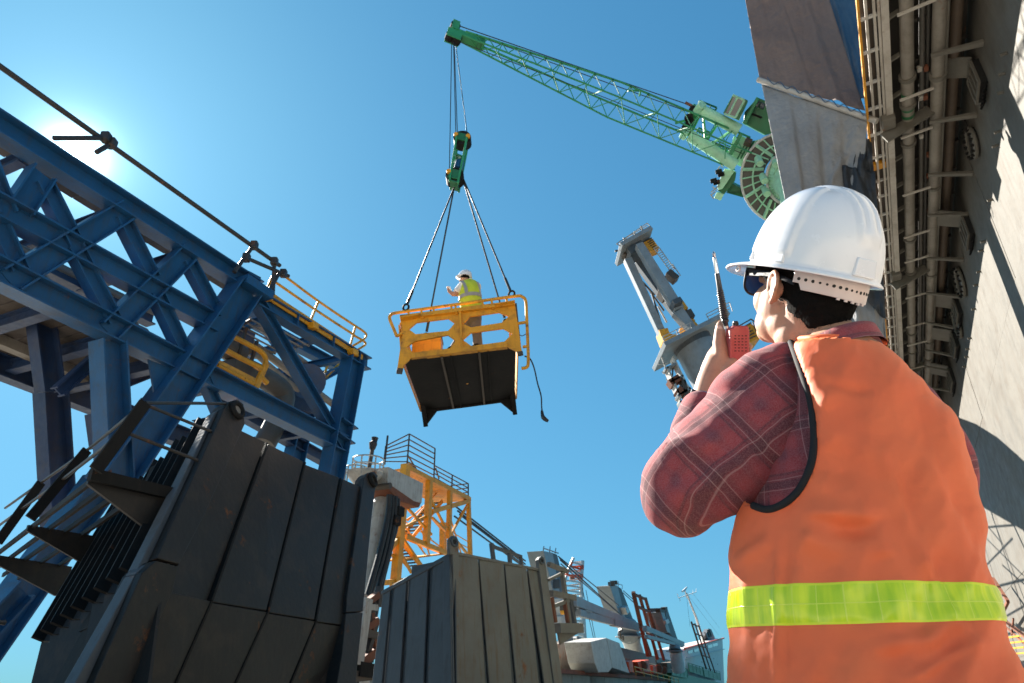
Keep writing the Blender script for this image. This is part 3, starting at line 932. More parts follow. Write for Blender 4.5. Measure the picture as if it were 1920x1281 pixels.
# railings round the upper deck: a taller cage on the left, a lower run on the right
def rails(a, b, rows, par, t_=0.05, posts=(0, 1)):
    """a, b: (bottom pixel, top pixel) pairs on their planes already as points"""
    for i in range(rows):
        k = 0.12 + 0.88 * i / (rows - 1)
        add('rail', MB().bar(lerp(a[0], a[1], k), lerp(b[0], b[1], k), t_), M['brown_steel'], par)
    for q in posts:
        p0 = lerp(a[0], b[0], q); p1 = lerp(a[1], b[1], q)
        add('rail_post', MB().bar(p0, p1, t_ * 1.2), M['brown_steel'], par)
cb = TF.p(*z6(328, 195)); ct = TF.p(*z6(340, 37))
rb, rt = TF.p(*z6(462, 262)), TF.p(*z6(468, 110))
TLp = vplane(cb, tb)
lb, lt = TLp.p(*z6(212, 185)), TLp.p(*z6(222, 97))
rails((cb, ct), (rb, rt), 6, tw)
rails((lb, lt), (cb, ct), 6, tw, posts=(0,))
eb, et = TF.p(*z6(634, 360)), TF.p(*z6(634, 285))
mt = TF.p(*z6(468, 196))
rails((rb, mt), (eb, et), 4, tw, posts=(0.5, 1))
ob, ot = eb - tn * 2.2, et - tn * 2.2
rails((eb, et), (ob, ot), 4, tw)
add('lamp_pole', MB().bar(TLp.p(*z6(215, 190)), TLp.p(*z6(232, 45)), 0.08), M['scaffold'], tw)
for a, b in (((330, 140), (375, 215)), ((375, 215), (335, 180)), ((470, 205), (488, 262))):
    tm('rail_stay', z6(*a), z6(*b), 0.06, TF.shift(-0.3), 'scaffold')
# lower railings of thin bars
for a, b in (((310, 470), (450, 560)), ((310, 520), (445, 610)), ((540, 520), (640, 580)), ((545, 560), (640, 610)), ((150, 600), (210, 560)), ((95, 770), (140, 765))):
    tm('rail', z6(*a), z6(*b), 0.05, TFb, 'yellow_old')
for a, b in (((100, 870), (140, 640)), ((128, 800), (160, 600))):
    tm('beam', z6(*a), z6(*b), 0.18, TF.shift(0.6), 'yellow')

# white mooring column with a railed top
PX = TF.shift(0.8)
col = thing('mast_column', 'white steel column with a flared neck and a small round railed platform, left of the yellow tower', 'column', base(PX.p(690, 1110)))
dC = 36.0
def pd(x, y): return PX.p(x, y)
path = [pd(676, 1300), pd(690, 1115), pd(701, 1010), pd(712, 945)]
add('shaft', MB().tube(path, [0.36, 0.35, 0.34, 0.34], 20), M['white_rusty'], col, smooth=True)
add('flared_neck', MB().tube([pd(700, 1030), pd(706, 985), pd(716, 955), pd(728, 930), pd(740, 905)], [0.34, 0.4, 0.52, 0.58, 0.5], 20), M['white_rusty'], col, smooth=True)
pc = pd(683, 890)
add('round_platform', MB().tube([pc - UP * 0.55, pc - UP * 0.1, pc, pc + UP * 0.08], [0.35, 0.78, 0.82, 0.82], 24), M['white_rusty'], col, smooth=True)
rg = add('ring_rail', MB().ring(pd(691, 862), UP, 0.72, 0.035, 24, 6), M['white_rusty'], col, smooth=True)
for k, r in ((875, .72), (886, .72)):
    add('ring', MB().ring(pd(690, k), UP, r, 0.03, 24, 6), M['white_rusty'], rg, smooth=True)
for k in range(7):
    a_ = k * 2 * math.pi / 7
    c0 = pd(691, 862) + V((math.cos(a_) * 0.72, math.sin(a_) * 0.72, 0))
    add('rail_post', MB().bar(c0, c0 - UP * 0.85, 0.05), M['white_rusty'], rg)
lo = add('ring_rail', MB().ring(pd(668, 878), UP, 0.5, 0.03, 20, 6), M['white_rusty'], col, smooth=True)
for k in range(5):
    a_ = k * 2 * math.pi / 5 + .4
    c0 = pd(668, 878) + V((math.cos(a_) * 0.5, math.sin(a_) * 0.5, 0))
    add('rail_post', MB().bar(c0, c0 - UP * 0.8, 0.045), M['white_rusty'], lo)
add('mast', MB().tube([pd(691, 882), pd(699, 838)], 0.1, 8), M['brown_steel'], col)
add('horn', MB().tube([pd(698, 842), pd(699.5, 832), pd(702, 828), pd(703, 821)], [0.14, 0.2, 0.13, 0.17], 10), M['scaffold'], col, smooth=True)

# white boxed hose head with its black hoses
hx = TF.shift(1.6)
H0 = hx.p(728, 875)
hz = thing('hose_head', 'white rust-edged steel box with black hoses hanging from it, in front of the yellow tower', 'hose head', base(H0))
hl = dirh(395)
def hp(x, y): return hx.p(x, y)
hL = vplane(H0, tb)
fl = [hp(728, 875), hp(727, 903), hp(778, 946), hp(790, 944), hp(794, 906)]
depth = tn * -2.0
low0 = hp(727, 903)
add('housing', MB().prism([hp(728, 875), hp(794, 906), hp(791, 944), hp(776, 940), hp(727, 906)], tb * 1.35), M['white_rusty'], hz, bevel=0.03)
add('lower_lip', MB().prism([hp(727, 905), hp(776, 939), hp(790, 943), hp(786, 952), hp(750, 940), hp(724, 914)], tb * 1.2), M['rust'], hz, bevel=0.03)
add('pivot_pin', MB().cyl(hp(722, 912) + tb * 0.5, hp(722, 912) - tb * 0.2 + tn * .1, 0.14, 14), M['brown_steel'], hz, smooth=True)
for i, (a, b, c, d, r) in enumerate((((240, 340), (232, 450), (185, 650), (120, 880), 0.13), ((255, 345), (250, 450), (205, 660), (135, 870), 0.11), ((270, 350), (262, 480), (225, 660), (180, 830), 0.13),
                                     ((284, 360), (278, 470), (240, 640), (200, 800), 0.10), ((300, 400), (275, 520), (252, 600), (215, 760), 0.06))):
    add('hose', MB().tube(smoothpath([hp(*z6(*q)) for q in (a, b, c, d)] + [hp(*z6(d[0] - 40, d[1] + 190)), hp(*z6(d[0] - 60, d[1] + 420))], 6), r, 8), M['rubber'], hz, smooth=True)
for a in ((285, 425), (268, 470)):
    add('hose_clamp', MB().box(hp(*z6(*a)), 0.5, 0.4, 0.45, (ta, tn, UP)), M['black_steel'], hz, bevel=0.05)

# rusty frame with hose reels between the two hoppers
RF = TF.shift(6.0)
rf = thing('pipe_rack', 'rusty steel pipe rack standing between the black and the grey hopper', 'pipe rack', base(RF.p(690, 1200)))
for a, b, t_, m_ in (((120, 860), (70, 1190), 0.35, 'white_rusty'), ((195, 800), (180, 900), 0.18, 'scaffold'), ((115, 890), (180, 840), 0.2, 'rust'), ((110, 1010), (175, 970), 0.22, 'rust'), ((85, 1185), (165, 1125), 0.28, 'rust'),
                     ((165, 880), (60, 1260), 0.14, 'scaffold'), ((180, 960), (100, 1230), 0.16, 'scaffold'), ((115, 1030), (170, 1045), 0.22, 'brown_steel'), ((70, 1210), (165, 1225), 0.4, 'black_steel'),
                     ((30, 1250), (150, 1240), 0.3, 'brown_steel'), ((110, 900), (175, 905), 0.18, 'white_rusty'), ((150, 930), (170, 1120), 0.16, 'rust')):
    add('rack_bar', MB().bar(RF.p(*z6(*a)), RF.p(*z6(*b)), t_), M[m_], rf)
for a, b in (((195, 860), (60, 1150)), ((180, 840), (80, 1090))):
    add('pipe', MB().cyl(RF.p(*z6(*a), -0.5), RF.p(*z6(*b), -0.5), 0.12, 10), M['pipe_grey'], rf, smooth=True)
add('machine_box', MB().prism([RF.p(650, 1225, -1), RF.p(698, 1215, -1), RF.p(698, 1300, -1), RF.p(640, 1300, -1)], RF.n * -1.5), M['black_steel'], rf)

# ---------------------------------------------------------------- cargo ship lying beyond the hoppers
S0 = atD(1115, 1200, 62.0)
sd = dirh(1457)
SPn = vplane(S0, sd)                       # near side of the ship
sn_ = SPn.n
S1 = SPn.shift(-7.0)                       # centre line
ship = thing('cargo_ship', 'grey and rust cargo ship with three deck cranes and a white bridge, at the quay', 'ship', V((S0.x, S0.y, -2.5)))
def sp(x, y): return SPn.p(*z8(x, y))
def sc_(x, y): return S1.p(*z8(x, y))
# hull: shell plates along the side
z_deck = sp(420, 1190).z
A = SPn.p(1020, 1259); B = SPn.p(1500, 1330)
run_ = sd
a0 = SPn.p(1000, 1262); a0.z = z_deck
Ls = 90.0
for i in range(15):
    for j, (z0, z1) in enumerate(((z_deck, z_deck - 1.6), (z_deck - 1.62, -2.5))):
        p = a0 + sd * (i * 6.0 - 8); q = p + sd * 5.97
        o = sn_ * (0.02 * ((i + j) % 2))
        add('shell_plate', MB().prism([V((p.x, p.y, z0)) + o, V((q.x, q.y, z0)) + o, V((q.x, q.y, z1)) + o, V((p.x, p.y, z1)) + o], sn_ * -0.15), M['hull'], ship)
add('hull', MB().prism([V((p.x, p.y, z)) for p, z in ((a0 - sd * 8, z_deck - 0.05), (a0 + sd * 84, z_deck - 0.05), (a0 + sd * 84, -2.6), (a0 - sd * 8, -2.6))], sn_ * -15), M['hull'], ship)
add('rubbing_strake', MB().bar(a0 - sd * 8 + sn_ * 0.2, a0 + sd * 84 + sn_ * 0.2, 0.35, 0.3), M['rust'], ship)
# rusty bulwark and cargo-hold coaming
add('rusty_bulkhead', MB().prism([S1.shift(5).p(*z8(*q)) for q in ((360, 970), (420, 955), (640, 1010), (1300, 1180), (1310, 1250), (400, 1200))], sn_ * -0.5), M['rust_hull'], ship)
for a, b, c, d in (((395, 965), (500, 905), (500, 985), (395, 1000)), ((505, 905), (655, 942), (650, 1040), (505, 985)), ((880, 1000), (1090, 1052), (1090, 1120), (905, 1085)), ((1092, 1054), (1300, 1110), (1300, 1160), (1095, 1122)), ((655, 942), (880, 1000), (900, 1085), (655, 1040))):
    add('hatch_coaming', MB().prism([S1.shift(4).p(*z8(*q)) for q in (a, b, c, d)], sn_ * -0.8), M['coaming'], ship)
for a, b, c in (((502, 915), (530, 1110), 0.18), ((530, 1100), (552, 1170), 0.2), ((640, 1120), (650, 1175), 0.16), ((1140, 1030), (1155, 1120), 0.15)):
    add('vent_pipe', MB().cyl(S1.shift(5.6).p(*z8(*a)), S1.shift(5.6).p(*z8(*b)), c, 10), M['white'], ship, smooth=True)
for a, b in (((1110, 800), (1150, 1120)), ((720, 1230), (728, 1285))):
    add('rigging_wire', MB().cyl(S1.shift(5.6).p(*z8(*a)), S1.shift(5.6).p(*z8(*b)), 0.05, 6), M['rust'], ship)
# white deck locker hanging over the side
W = SPn.shift(1.5)
f4 = [W.p(*z8(*q)) for q in ((628, 952), (755, 920), (800, 1160), (770, 1195), (690, 1197), (660, 1120))]
s4 = [W.p(*z8(*q)) for q in ((757, 921), (858, 960), (940, 1205), (802, 1160))]
add('deck_house', MB().prism(s4, sn_ * -2.4), M['white_rusty'], ship, bevel=0.05)
add('deck_house_front', MB().prism(f4, sn_ * -2.2), M['white_rusty'], ship, bevel=0.05)
# orange winches with a yellow rail
Wn = SPn.shift(0.4)
for poly in (((930, 1110), (962, 1100), (975, 1200), (940, 1195)), ((1000, 1110), (1095, 1095), (1110, 1200), (1030, 1190)), ((1125, 1140), (1200, 1150), (1225, 1215), (1130, 1205))):
    add('winch_housing', MB().prism([Wn.p(*z8(*q)) for q in poly], sn_ * -1.6), M['orange'], ship, bevel=0.08)
for c in ((1040, 1140), (1165, 1165), (1205, 1180)):
    p = Wn.p(*z8(*c)) + sn_ * 0.1
    add('winch_drum', MB().cyl(p - sd * 0.5, p + sd * 0.5, 0.5, 14), M['rust'], ship, smooth=True)
wr = add('deck_rail', MB().bar(Wn.p(*z8(940, 1150), .5), Wn.p(*z8(1300, 1245), .5), 0.08), M['yellow'], ship)
add('rail', MB().bar(Wn.p(*z8(945, 1185), .5), Wn.p(*z8(1300, 1270), .5), 0.07), M['yellow'], wr)
for k in range(8):
    t_ = k / 7
    add('rail_post', MB().bar(lerp(Wn.p(*z8(940, 1150), .5), Wn.p(*z8(1300, 1245), .5), t_), lerp(Wn.p(*z8(955, 1215), .5), Wn.p(*z8(1305, 1290), .5), t_), 0.09), M['yellow'], wr)
# green gangway platform
gg = add('gangway', MB().prism([Wn.p(*z8(*q)) for q in ((1270, 1200), (1430, 1225), (1660, 1280), (1660, 1300), (1270, 1290))], sn_ * -1.8), M['dark_green'], ship)
for i, (a, b, c, d) in enumerate(((((1285, 1145)), (1400, 1170), (1400, 1240), (1275, 1215)), ((1405, 1120), (1520, 1155), (1530, 1225), (1415, 1185)), ((1525, 1158), (1660, 1190), (1665, 1260), (1535, 1228)))):
    Wq = Wn.shift(0.3 - 1.2 * (i > 0))
    P4 = [Wq.p(*z8(*q)) for q in (a, b, c, d)]
    for e in range(4): add('panel_frame', MB().bar(P4[e], P4[(e + 1) % 4], 0.14), M['dark_green'], gg)
    for e in range(1, 4):
        add('panel_bar', MB().bar(lerp(P4[0], P4[1], e / 4), lerp(P4[3], P4[2], e / 4), 0.09), M['dark_green'], gg)
    add('mesh_panel', MB().prism([lerp(p, P4[2], 0.1) if False else p for p in (lerp(P4[0], P4[3], .15), lerp(P4[1], P4[2], .15), P4[2], P4[3])], sn_ * -0.04), M['dark_green'], gg)
add('deck_locker', MB().prism([Wn.p(*z8(*q)) for q in ((1235, 1120), (1330, 1110), (1345, 1165), (1245, 1170))], sn_ * -1.5), M['rust_hull'], ship, bevel=0.05)


def deck_crane(front, side, basec, jib, shift, par=ship):
    """boxed tower with its base drum, platform rings, cab and twin-beam jib"""
    Pp = SPn.shift(shift)
    p = lambda q: Pp.p(*z8(*q))
    t = add('deck_crane', MB().prism([p(q) for q in front], sn_ * -2.0), M['crane_grey'], par, bevel=0.04)
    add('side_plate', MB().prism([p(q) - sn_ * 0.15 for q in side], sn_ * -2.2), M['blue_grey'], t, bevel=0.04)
    return t, p, Pp
t1, p_, P1 = deck_crane([(250, 225), (325, 240), (382, 560), (330, 560)], [(326, 238), (370, 255), (455, 600), (490, 805), (430, 805), (384, 560)], None, None, -8.0)
add('top_rail', MB().bar(p_((250, 205)), p_((370, 245)), 0.12), M['crane_grey'], t1)
for a, b in (((250, 225), (255, 190)), ((300, 235), (305, 190)), ((345, 245), (350, 205))): add('rail_post', MB().bar(p_(a), p_(b), 0.1), M['crane_grey'], t1)
add('sheave_block', MB().box(p_((335, 490)), 0.6, 1.6, 1.0, (sd, sn_, UP)), M['blue_grey'], t1, bevel=0.1)
add('base_drum', MB().tube([p_((360, 700)), p_((350, 660)), p_((345, 600))], [1.2, 1.2, 1.1], 20), M['white'], t1, smooth=True)
add('base_column', MB().tube([p_((362, 820)), p_((355, 740))], [1.15, 1.1], 20), M['white'], t1, smooth=True)
for a, b in (((-20, 210), (110, 330)), ((-20, 250), (120, 345))): pass
t2, p_, P2 = deck_crane([(782, 505), (842, 500), (905, 765), (868, 770)], [(843, 500), (882, 528), (985, 800), (905, 775), (880, 660)], None, None, -5.0)
add('base_drum', MB().tube([p_((925, 905)), p_((930, 850)), p_((935, 820))], [1.55, 1.5, 1.35], 22), M['crane_grey'], t2, smooth=True)
add('base_column', MB().tube([p_((985, 1050)), p_((955, 960)), p_((945, 905))], [1.35, 1.3, 1.6], 22), M['white'], t2, smooth=True)
for y, r in ((845, 1.8), (915, 2.1)):
    add('ring_platform', MB().tube([p_((935, y)), p_((935, y)) + UP * 0.14], r, 22), M['crane_grey'], t2, smooth=True)
for a, b in (((862, 880), (872, 925)), ((885, 900), (890, 940)), ((985, 925), (1025, 885)), ((1000, 880), (1020, 850)), ((855, 870), (880, 860))): add('rail_stay', MB().bar(p_(a), p_(b), 0.2), M['brown_steel'], t2)
for a in ((795, 490), (815, 480)): add('sheave', MB().box(p_(a), 0.7, 0.9, 0.5, (sd, sn_, UP)), M['brown_steel'], t2)
add('top_rail', MB().bar(p_((780, 465)), p_((880, 500)), 0.08), M['crane_grey'], t2)
for a, b in (((782, 500), (785, 465)), ((850, 510), (850, 470)), ((880, 530), (880, 500))): add('rail_post', MB().bar(p_(a), p_(b), 0.07), M['crane_grey'], t2)
add('cab', MB().prism([p_(q) for q in ((862, 680), (884, 665), (900, 715), (880, 735))], sn_ * 0.8), M['white'], t2, bevel=0.05)
add('cab_window', MB().prism([p_(q) + sn_ * 0.82 for q in ((866, 700), (884, 690), (892, 715), (876, 728))], sn_ * 0.02), M['window'], t2)
# jib of crane two, a pair of box beams tied together
Pj = SPn.shift(-3.0); pj = lambda a: Pj.p(*z8(*a))
j = add('jib', MB().bar(pj((490, 628)), pj((1015, 832)), 0.7, 0.95, w2=0.7, h2=0.75), M['crane_grey'], ship, bevel=0.04)
add('jib_beam', MB().bar(pj((525, 718)), pj((800, 795)), 0.6, 0.7), M['crane_grey'], j, bevel=0.04)
add('jib_beam', MB().bar(pj((800, 795)), pj((1010, 842)), 0.8, 0.9), M['crane_grey'], j, bevel=0.04)
add('jib_tie', MB().bar(pj((575, 722)), pj((625, 690)), 0.6, 0.6), M['white_rusty'], j, bevel=0.04)
add('jib_tie', MB().bar(pj((775, 735)), pj((800, 800)), 0.6, 0.6), M['crane_grey'], j, bevel=0.04)
add('jib_head', MB().prism([pj(q) for q in ((455, 640), (495, 620), (520, 690), (500, 730), (460, 700))], sn_ * -1.0), M['brown_steel'], j, bevel=0.06)
add('hook_sheave', MB().cyl(pj((470, 690)), pj((470, 690)) - sn_ * 1.0, 0.5, 14), M['yellow_old'], j, smooth=True)
for a, b in (((560, 520), (650, 920)), ((590, 540), (665, 925)), ((475, 720), (490, 820))): add('hoist_wire', MB().cyl(pj(a), pj(b), 0.035, 5), M['cable'], j)
# luffing wires from crane to crane
for a, b in (((-10, 220), (100, 330)), ((-10, 262), (90, 338)), ((380, 285), (880, 750)), ((385, 300), (890, 755)), ((390, 330), (870, 740)), ((370, 270), (850, 660)), ((890, 545), (980, 625)), ((885, 560), (985, 650)), ((1120, 740), (1190, 690)), ((1130, 755), (1195, 705)), ((1125, 770), (1240, 860)), ((1130, 785), (1235, 870))):
    add('luffing_wire', MB().cyl(pj(a), pj(b), 0.06, 6), M['cable'], ship)
for a, b in (((852, 948), (985, 1052)), ((858, 958), (980, 1052)), ((862, 965), (985, 1058)), ((852, 968), (975, 1058))):
    add('luffing_wire', MB().cyl(SPn.shift(-6).p(*a), SPn.shift(-6).p(*b), 0.07, 6), M['cable'], ship)
t3, p_, P3 = deck_crane([(1188, 715), (1215, 712), (1265, 880), (1240, 875)], [(1230, 680), (1250, 690), (1335, 945), (1268, 890), (1250, 830)], None, None, 2.0)
add('sheave', MB().prism([p_(q) for q in ((1180, 690), (1225, 700), (1222, 725), (1185, 715))], sn_ * -0.6), M['brown_steel'], t3)
add('sheave', MB().prism([p_(q) for q in ((1222, 675), (1240, 672), (1245, 710), (1228, 712))], sn_ * -0.6), M['brown_steel'], t3)
add('cab', MB().prism([p_(q) for q in ((1200, 780), (1225, 770), (1238, 800), (1212, 815))], sn_ * 0.4), M['white'], t3, bevel=0.04)
add('base_drum', MB().tube([p_((1300, 1020)), p_((1298, 985))], [0.85, 0.75], 20), M['crane_grey'], t3, smooth=True)
add('base_column', MB().tube([p_((1330, 1180)), p_((1305, 1020))], [0.95, 0.9], 20), M['white'], t3, smooth=True)
add('ring_platform', MB().tube([p_((1300, 1030)), p_((1300, 1030)) + UP * 0.1], 1.25, 20), M['crane_grey'], t3, smooth=True)
j3 = add('jib', MB().bar(p_((1060, 845)), p_((1365, 970)), 0.5, 0.6), M['crane_grey'], ship, bevel=0.03)
add('jib_beam', MB().bar(p_((1070, 910)), p_((1360, 985)), 0.4, 0.4), M['crane_grey'], j3, bevel=0.03)
for k in range(4): add('jib_tie', MB().bar(p_((1130 + k * 60, 885 + k * 22)), p_((1150 + k * 60, 925 + k * 16)), 0.3), M['white_rusty'], j3)
# rust-red stanchion frames for deck cargo
def stanchion(posts, bars, th, shift, tilt=0):
    Pp = SPn.shift(shift); p = lambda q: Pp.p(*z8(*q))
    f = add('stanchion_frame', MB().bar(p(posts[0][0]), p(posts[0][1]), th * 1.25), M['rust'], ship)
    for a, b in posts[1:]: add('post', MB().bar(p(a), p(b), th), M['rust'], f)
    for a, b in bars: add('cross_bar', MB().bar(p(a), p(b), th * 0.8), M['rust'], f)
stanchion((((968, 558), (1085, 1060)), ((1018, 582), (1162, 1085)), ((1065, 606), (1212, 1092)), ((1025, 830), (1105, 1060))), (((968, 570), (1072, 615)), ((995, 668), (1095, 712)), ((1075, 880), (1155, 905)), ((1030, 840), (1160, 905))), 0.34, 0.8)
stanchion((((1432, 795), (1550, 1165)), ((1460, 808), (1585, 1180)), ((1490, 822), (1620, 1195))), (((1435, 808), (1495, 832)), ((1460, 885), (1515, 905)), ((1490, 985), (1550, 1000)), ((1520, 1060), (1580, 1080))), 0.24, 1.6)
# bridge house, radar mast and funnel at the stern
Pb = SPn.shift(-2.0); pb = lambda q, o=0: Pb.p(*z8(*q), o)
bh = add('bridge_house', MB().prism([pb(q) for q in ((1380, 1010), (1680, 925), (1700, 1420), (1390, 1380))], sn_ * -6), M['white'], ship)
add('roof_band', MB().bar(pb((1375, 1008), .1), pb((1690, 922), .1), 0.4, 0.42), M['orange'], bh)
for a in ((1400, 1025), (1448, 1012), (1560, 980), (1600, 968)):
    add('bridge_window', MB().prism([pb(q, .05) for q in ((a[0], a[1]), (a[0] + 38, a[1] - 10), (a[0] + 40, a[1] + 14), (a[0] + 4, a[1] + 24))], sn_ * 0.05), M['window'], bh)
add('ledge', MB().bar(pb((1382, 1085), .2), pb((1690, 1010), .2), 0.5, 0.18), M['white'], bh)
for a in ((1515, 1115), (1610, 1085), (1640, 1130)): add('porthole', MB().cyl(pb(a, 0.02), pb(a, 0.1), 0.22, 12), M['window'], bh)
fu = add('funnel', MB().prism([Pb.shift(-3).p(*z8(*q)) for q in ((1540, 900), (1570, 850), (1590, 850), (1630, 945), (1560, 950))], sn_ * -1.5), M['coaming'], ship)
for a, b in (((1560, 860), (1575, 910)), ((1572, 850), (1590, 905)), ((1540, 880), (1560, 930))): add('exhaust_pipe', MB().cyl(Pb.shift(-2.8).p(*z8(*a)), Pb.shift(-2.8).p(*z8(*b)), 0.22, 10), M['pipe_dark'], fu, smooth=True)
Pm = SPn.shift(-4); pm = lambda q: Pm.p(*z8(*q))
ma = add('radar_mast', MB().tube([pm((1530, 960)), pm((1470, 760)), pm((1430, 660)), pm((1395, 565))], [0.42, 0.36, 0.28, 0.2], 10), M['white'], ship, smooth=True)
add('yard', MB().bar(pm((1330, 602)), pm((1472, 553)), 0.16), M['white'], ma)
add('mast_top', MB().bar(pm((1395, 600)), pm((1380, 540)), 0.22), M['white'], ma)
add('radar_scanner', MB().tube([pm((1358, 550)), pm((1375, 540)), pm((1395, 517))], [0.2, 0.34, 0.2], 10), M['white'], ma, smooth=True)
for a, b in (((1330, 602), (1318, 565)), ((1340, 600), (1342, 630)), ((1390, 585), (1425, 645)), ((1440, 575), (1445, 540)), ((1468, 555), (1470, 530))): add('aerial', MB().bar(pm(a), pm(b), 0.1), M['white'], ma)
for a, b in (((1390, 560), (1650, 900)), ((1440, 560), (1655, 840)), ((1395, 600), (1420, 830))): add('stay_wire', MB().cyl(pm(a), pm(b), 0.03, 5), M['cable'], ma)
for k in range(8):
    t_ = k / 7
    add('mast_rung', MB().bar(lerp(pm((1410, 640)), pm((1490, 830)), t_), lerp(pm((1425, 635)), pm((1508, 825)), t_), 0.07), M['white'], ma)

# distant red and white lattice crane
LC = dplane(150)
lc = thing('lattice_crane', 'far red and white lattice crane, small, behind the ship crane wires', 'crane', base(LC.p(1068, 1280)))
def lattice(a, b, wa, wb, n_, pl, par, mats, th):
    A0, B0 = pl.p(*a), pl.p(*b)
    t_ = (B0 - A0).normalized(); s = t_.cross(pl.n).normalized()
    k = 0
    for i in range(n_):
        p0 = lerp(A0, B0, i / n_); p1 = lerp(A0, B0, (i + 1) / n_)
        w0 = lerp(wa, wb, i / n_); w1 = lerp(wa, wb, (i + 1) / n_)
        sec = add('lattice_section', MB().bar(p0 - s * w0 / 2, p1 + s * w1 / 2, th * 0.7), M[mats[i % len(mats)]], par)
        for s0 in (-1, 1):
            for d0 in (-1, 1):
                add('chord', MB().bar(p0 + s * w0 / 2 * s0 + pl.n * w0 / 2 * d0, p1 + s * w1 / 2 * s0 + pl.n * w1 / 2 * d0, th), M[mats[i % len(mats)]], sec)
        add('lacing', MB().bar(p0 + s * w0 / 2 + pl.n * w0 / 2, p0 - s * w0 / 2 + pl.n * w0 / 2, th * 0.7), M[mats[i % len(mats)]], sec)
lattice(z8(470, 640), z8(490, 440), 4.5, 3.2, 5, LC, lc, ['white'], 0.45)
lattice(z8(490, 440), z8(525, 300), 3.2, 2.0, 4, LC, lc, ['orange', 'white'], 0.5)
add('crane_house', MB().prism([LC.p(*z8(*q)) for q in ((465, 420), (500, 440), (505, 465), (468, 450))], LC.n * -3), M['brown_steel'], lc)
lattice(z8(480, 1000), z8(470, 640), 5.0, 4.5, 7, LC, lc, ['white'], 0.45)

# ---------------------------------------------------------------- grey dock crane leaning behind the hand radio
K = dplane(46.0)
kc = thing('dock_crane', 'grey luffing dock crane with A-frame head, leaning behind the hand radio', 'crane', base(K.p(1330, 1100)))
kp = lambda x, y, o=0: K.p(*zG(x, y), o)
kn_ = K.n
def km(name, a, b, w_, h_, o=0, mat='crane_grey', par=None, w2=None, bev=0.03):
    return add(name, MB().bar(kp(*a, o), kp(*b, o), h_, w_, up=kn_.cross((kp(*b) - kp(*a)).normalized()), h2=w2, w2=h_), M[mat], par or kc, bevel=bev)
km('frame_leg', (165, 230), (400, 740), 0.62, 0.7, 0.4, w2=0.55)
km('frame_leg', (225, 190), (490, 630), 0.62, 0.7, 1.6, w2=0.8)
km('frame_leg', (480, 640), (590, 770), 0.9, 0.7, 1.6, w2=0.5)
km('frame_leg', (255, 170), (560, 545), 0.55, 0.7, -1.2, 'blue_grey', w2=1.0)
km('frame_leg', (555, 535), (690, 715), 1.0, 0.8, -1.2, 'blue_grey', w2=0.6)
for a, b, o in (((240, 350), (350, 470), 0.4), ((330, 460), (390, 650), 0.4), ((330, 290), (390, 420), 0), ((380, 530), (440, 640), 0), ((430, 500), (540, 560), 0), ((300, 390), (420, 560), 0)):
    km('brace', a, b, 0.13, 0.13, o, 'white_rusty' if a[0] > 370 else 'brown_steel')
# head platform
hd_ = km('head_platform', (105, 190), (310, 75), 0.35, 3.0, 0.3, 'crane_grey')
for a, b in (((75, 185), (280, 45)), ((95, 170), (280, 62))): km('rail', a, b, 0.06, 0.06, 1.7, 'white_rusty', hd_, bev=0)
for t_ in (0, .25, .5, .75, 1):
    km('rail_post', (75 + 205 * t_, 185 - 140 * t_), (105 + 205 * t_, 200 - 125 * t_), 0.06, 0.06, 1.7, 'white_rusty', hd_, bev=0)
for a in ((150, 175), (175, 162), (205, 148), (235, 130)):
    add('sheave', MB().cyl(kp(*a, -0.3), kp(*a, 0.5), 0.3, 14), M['brown_steel'], hd_, smooth=True)
for a, b in (((210, 85), (208, 55)), ((140, 130), (135, 100)), ((152, 122), (150, 100)), ((270, 60), (250, 20)), ((75, 190), (95, 185))): km('beacon', a, b, 0.12, 0.12, 0.8, 'scaffold', hd_, bev=0)
km('head_block', (165, 200), (265, 150), 0.7, 1.8, 0.2, 'blue_grey')
km('winch_cover', (300, 110), (345, 175), 0.9, 1.0, 0.2, 'yellow_old')
for k in range(6):
    km('cover_slat', (290 + k * 9, 115 + k * 12), (325 + k * 7, 95 + k * 13), 0.06, 1.1, 0.25, 'brown_steel', bev=0)
# caged ladder
la = km('ladder', (335, 180), (450, 340), 0.06, 0.06, 1.0, 'white_rusty', bev=0)
km('ladder_side', (365, 165), (475, 320), 0.06, 0.06, 1.0, 'white_rusty', la, bev=0)
for k in range(13):
    t_ = k / 12
    km('rung', (335 + 115 * t_, 180 + 160 * t_), (365 + 110 * t_, 165 + 155 * t_), 0.05, 0.05, 1.0, 'white_rusty', la, bev=0)
km('ladder_landing', (430, 340), (490, 390), 0.55, 0.8, 0.8, 'brown_steel')
km('landing_rail', (455, 300), (510, 380), 0.06, 0.06, 1.3, 'white_rusty', bev=0)
# machinery decks in faded yellow
for a, b, w_, o, m_ in (((490, 590), (545, 565), 0.8, 0.6, 'yellow_old'), ((545, 660), (600, 690), 1.0, 0.2, 'yellow_old'), ((400, 720), (430, 800), 0.7, 0.3, 'yellow_old'), ((440, 780), (500, 790), 0.8, 0.2, 'yellow_old'), ((600, 600), (680, 690), 0.35, -0.8, 'yellow_old'),
                         ((395, 425), (440, 470), 0.7, 0, 'brown_steel'), ((500, 600), (560, 620), 0.5, 0.4, 'crane_grey'), ((560, 600), (590, 650), 0.6, 0.5, 'brown_steel'), ((455, 590), (475, 620), 0.7, 2.0, 'blue_grey')):
    km('machinery_box', a, b, w_, 1.2, o, m_)
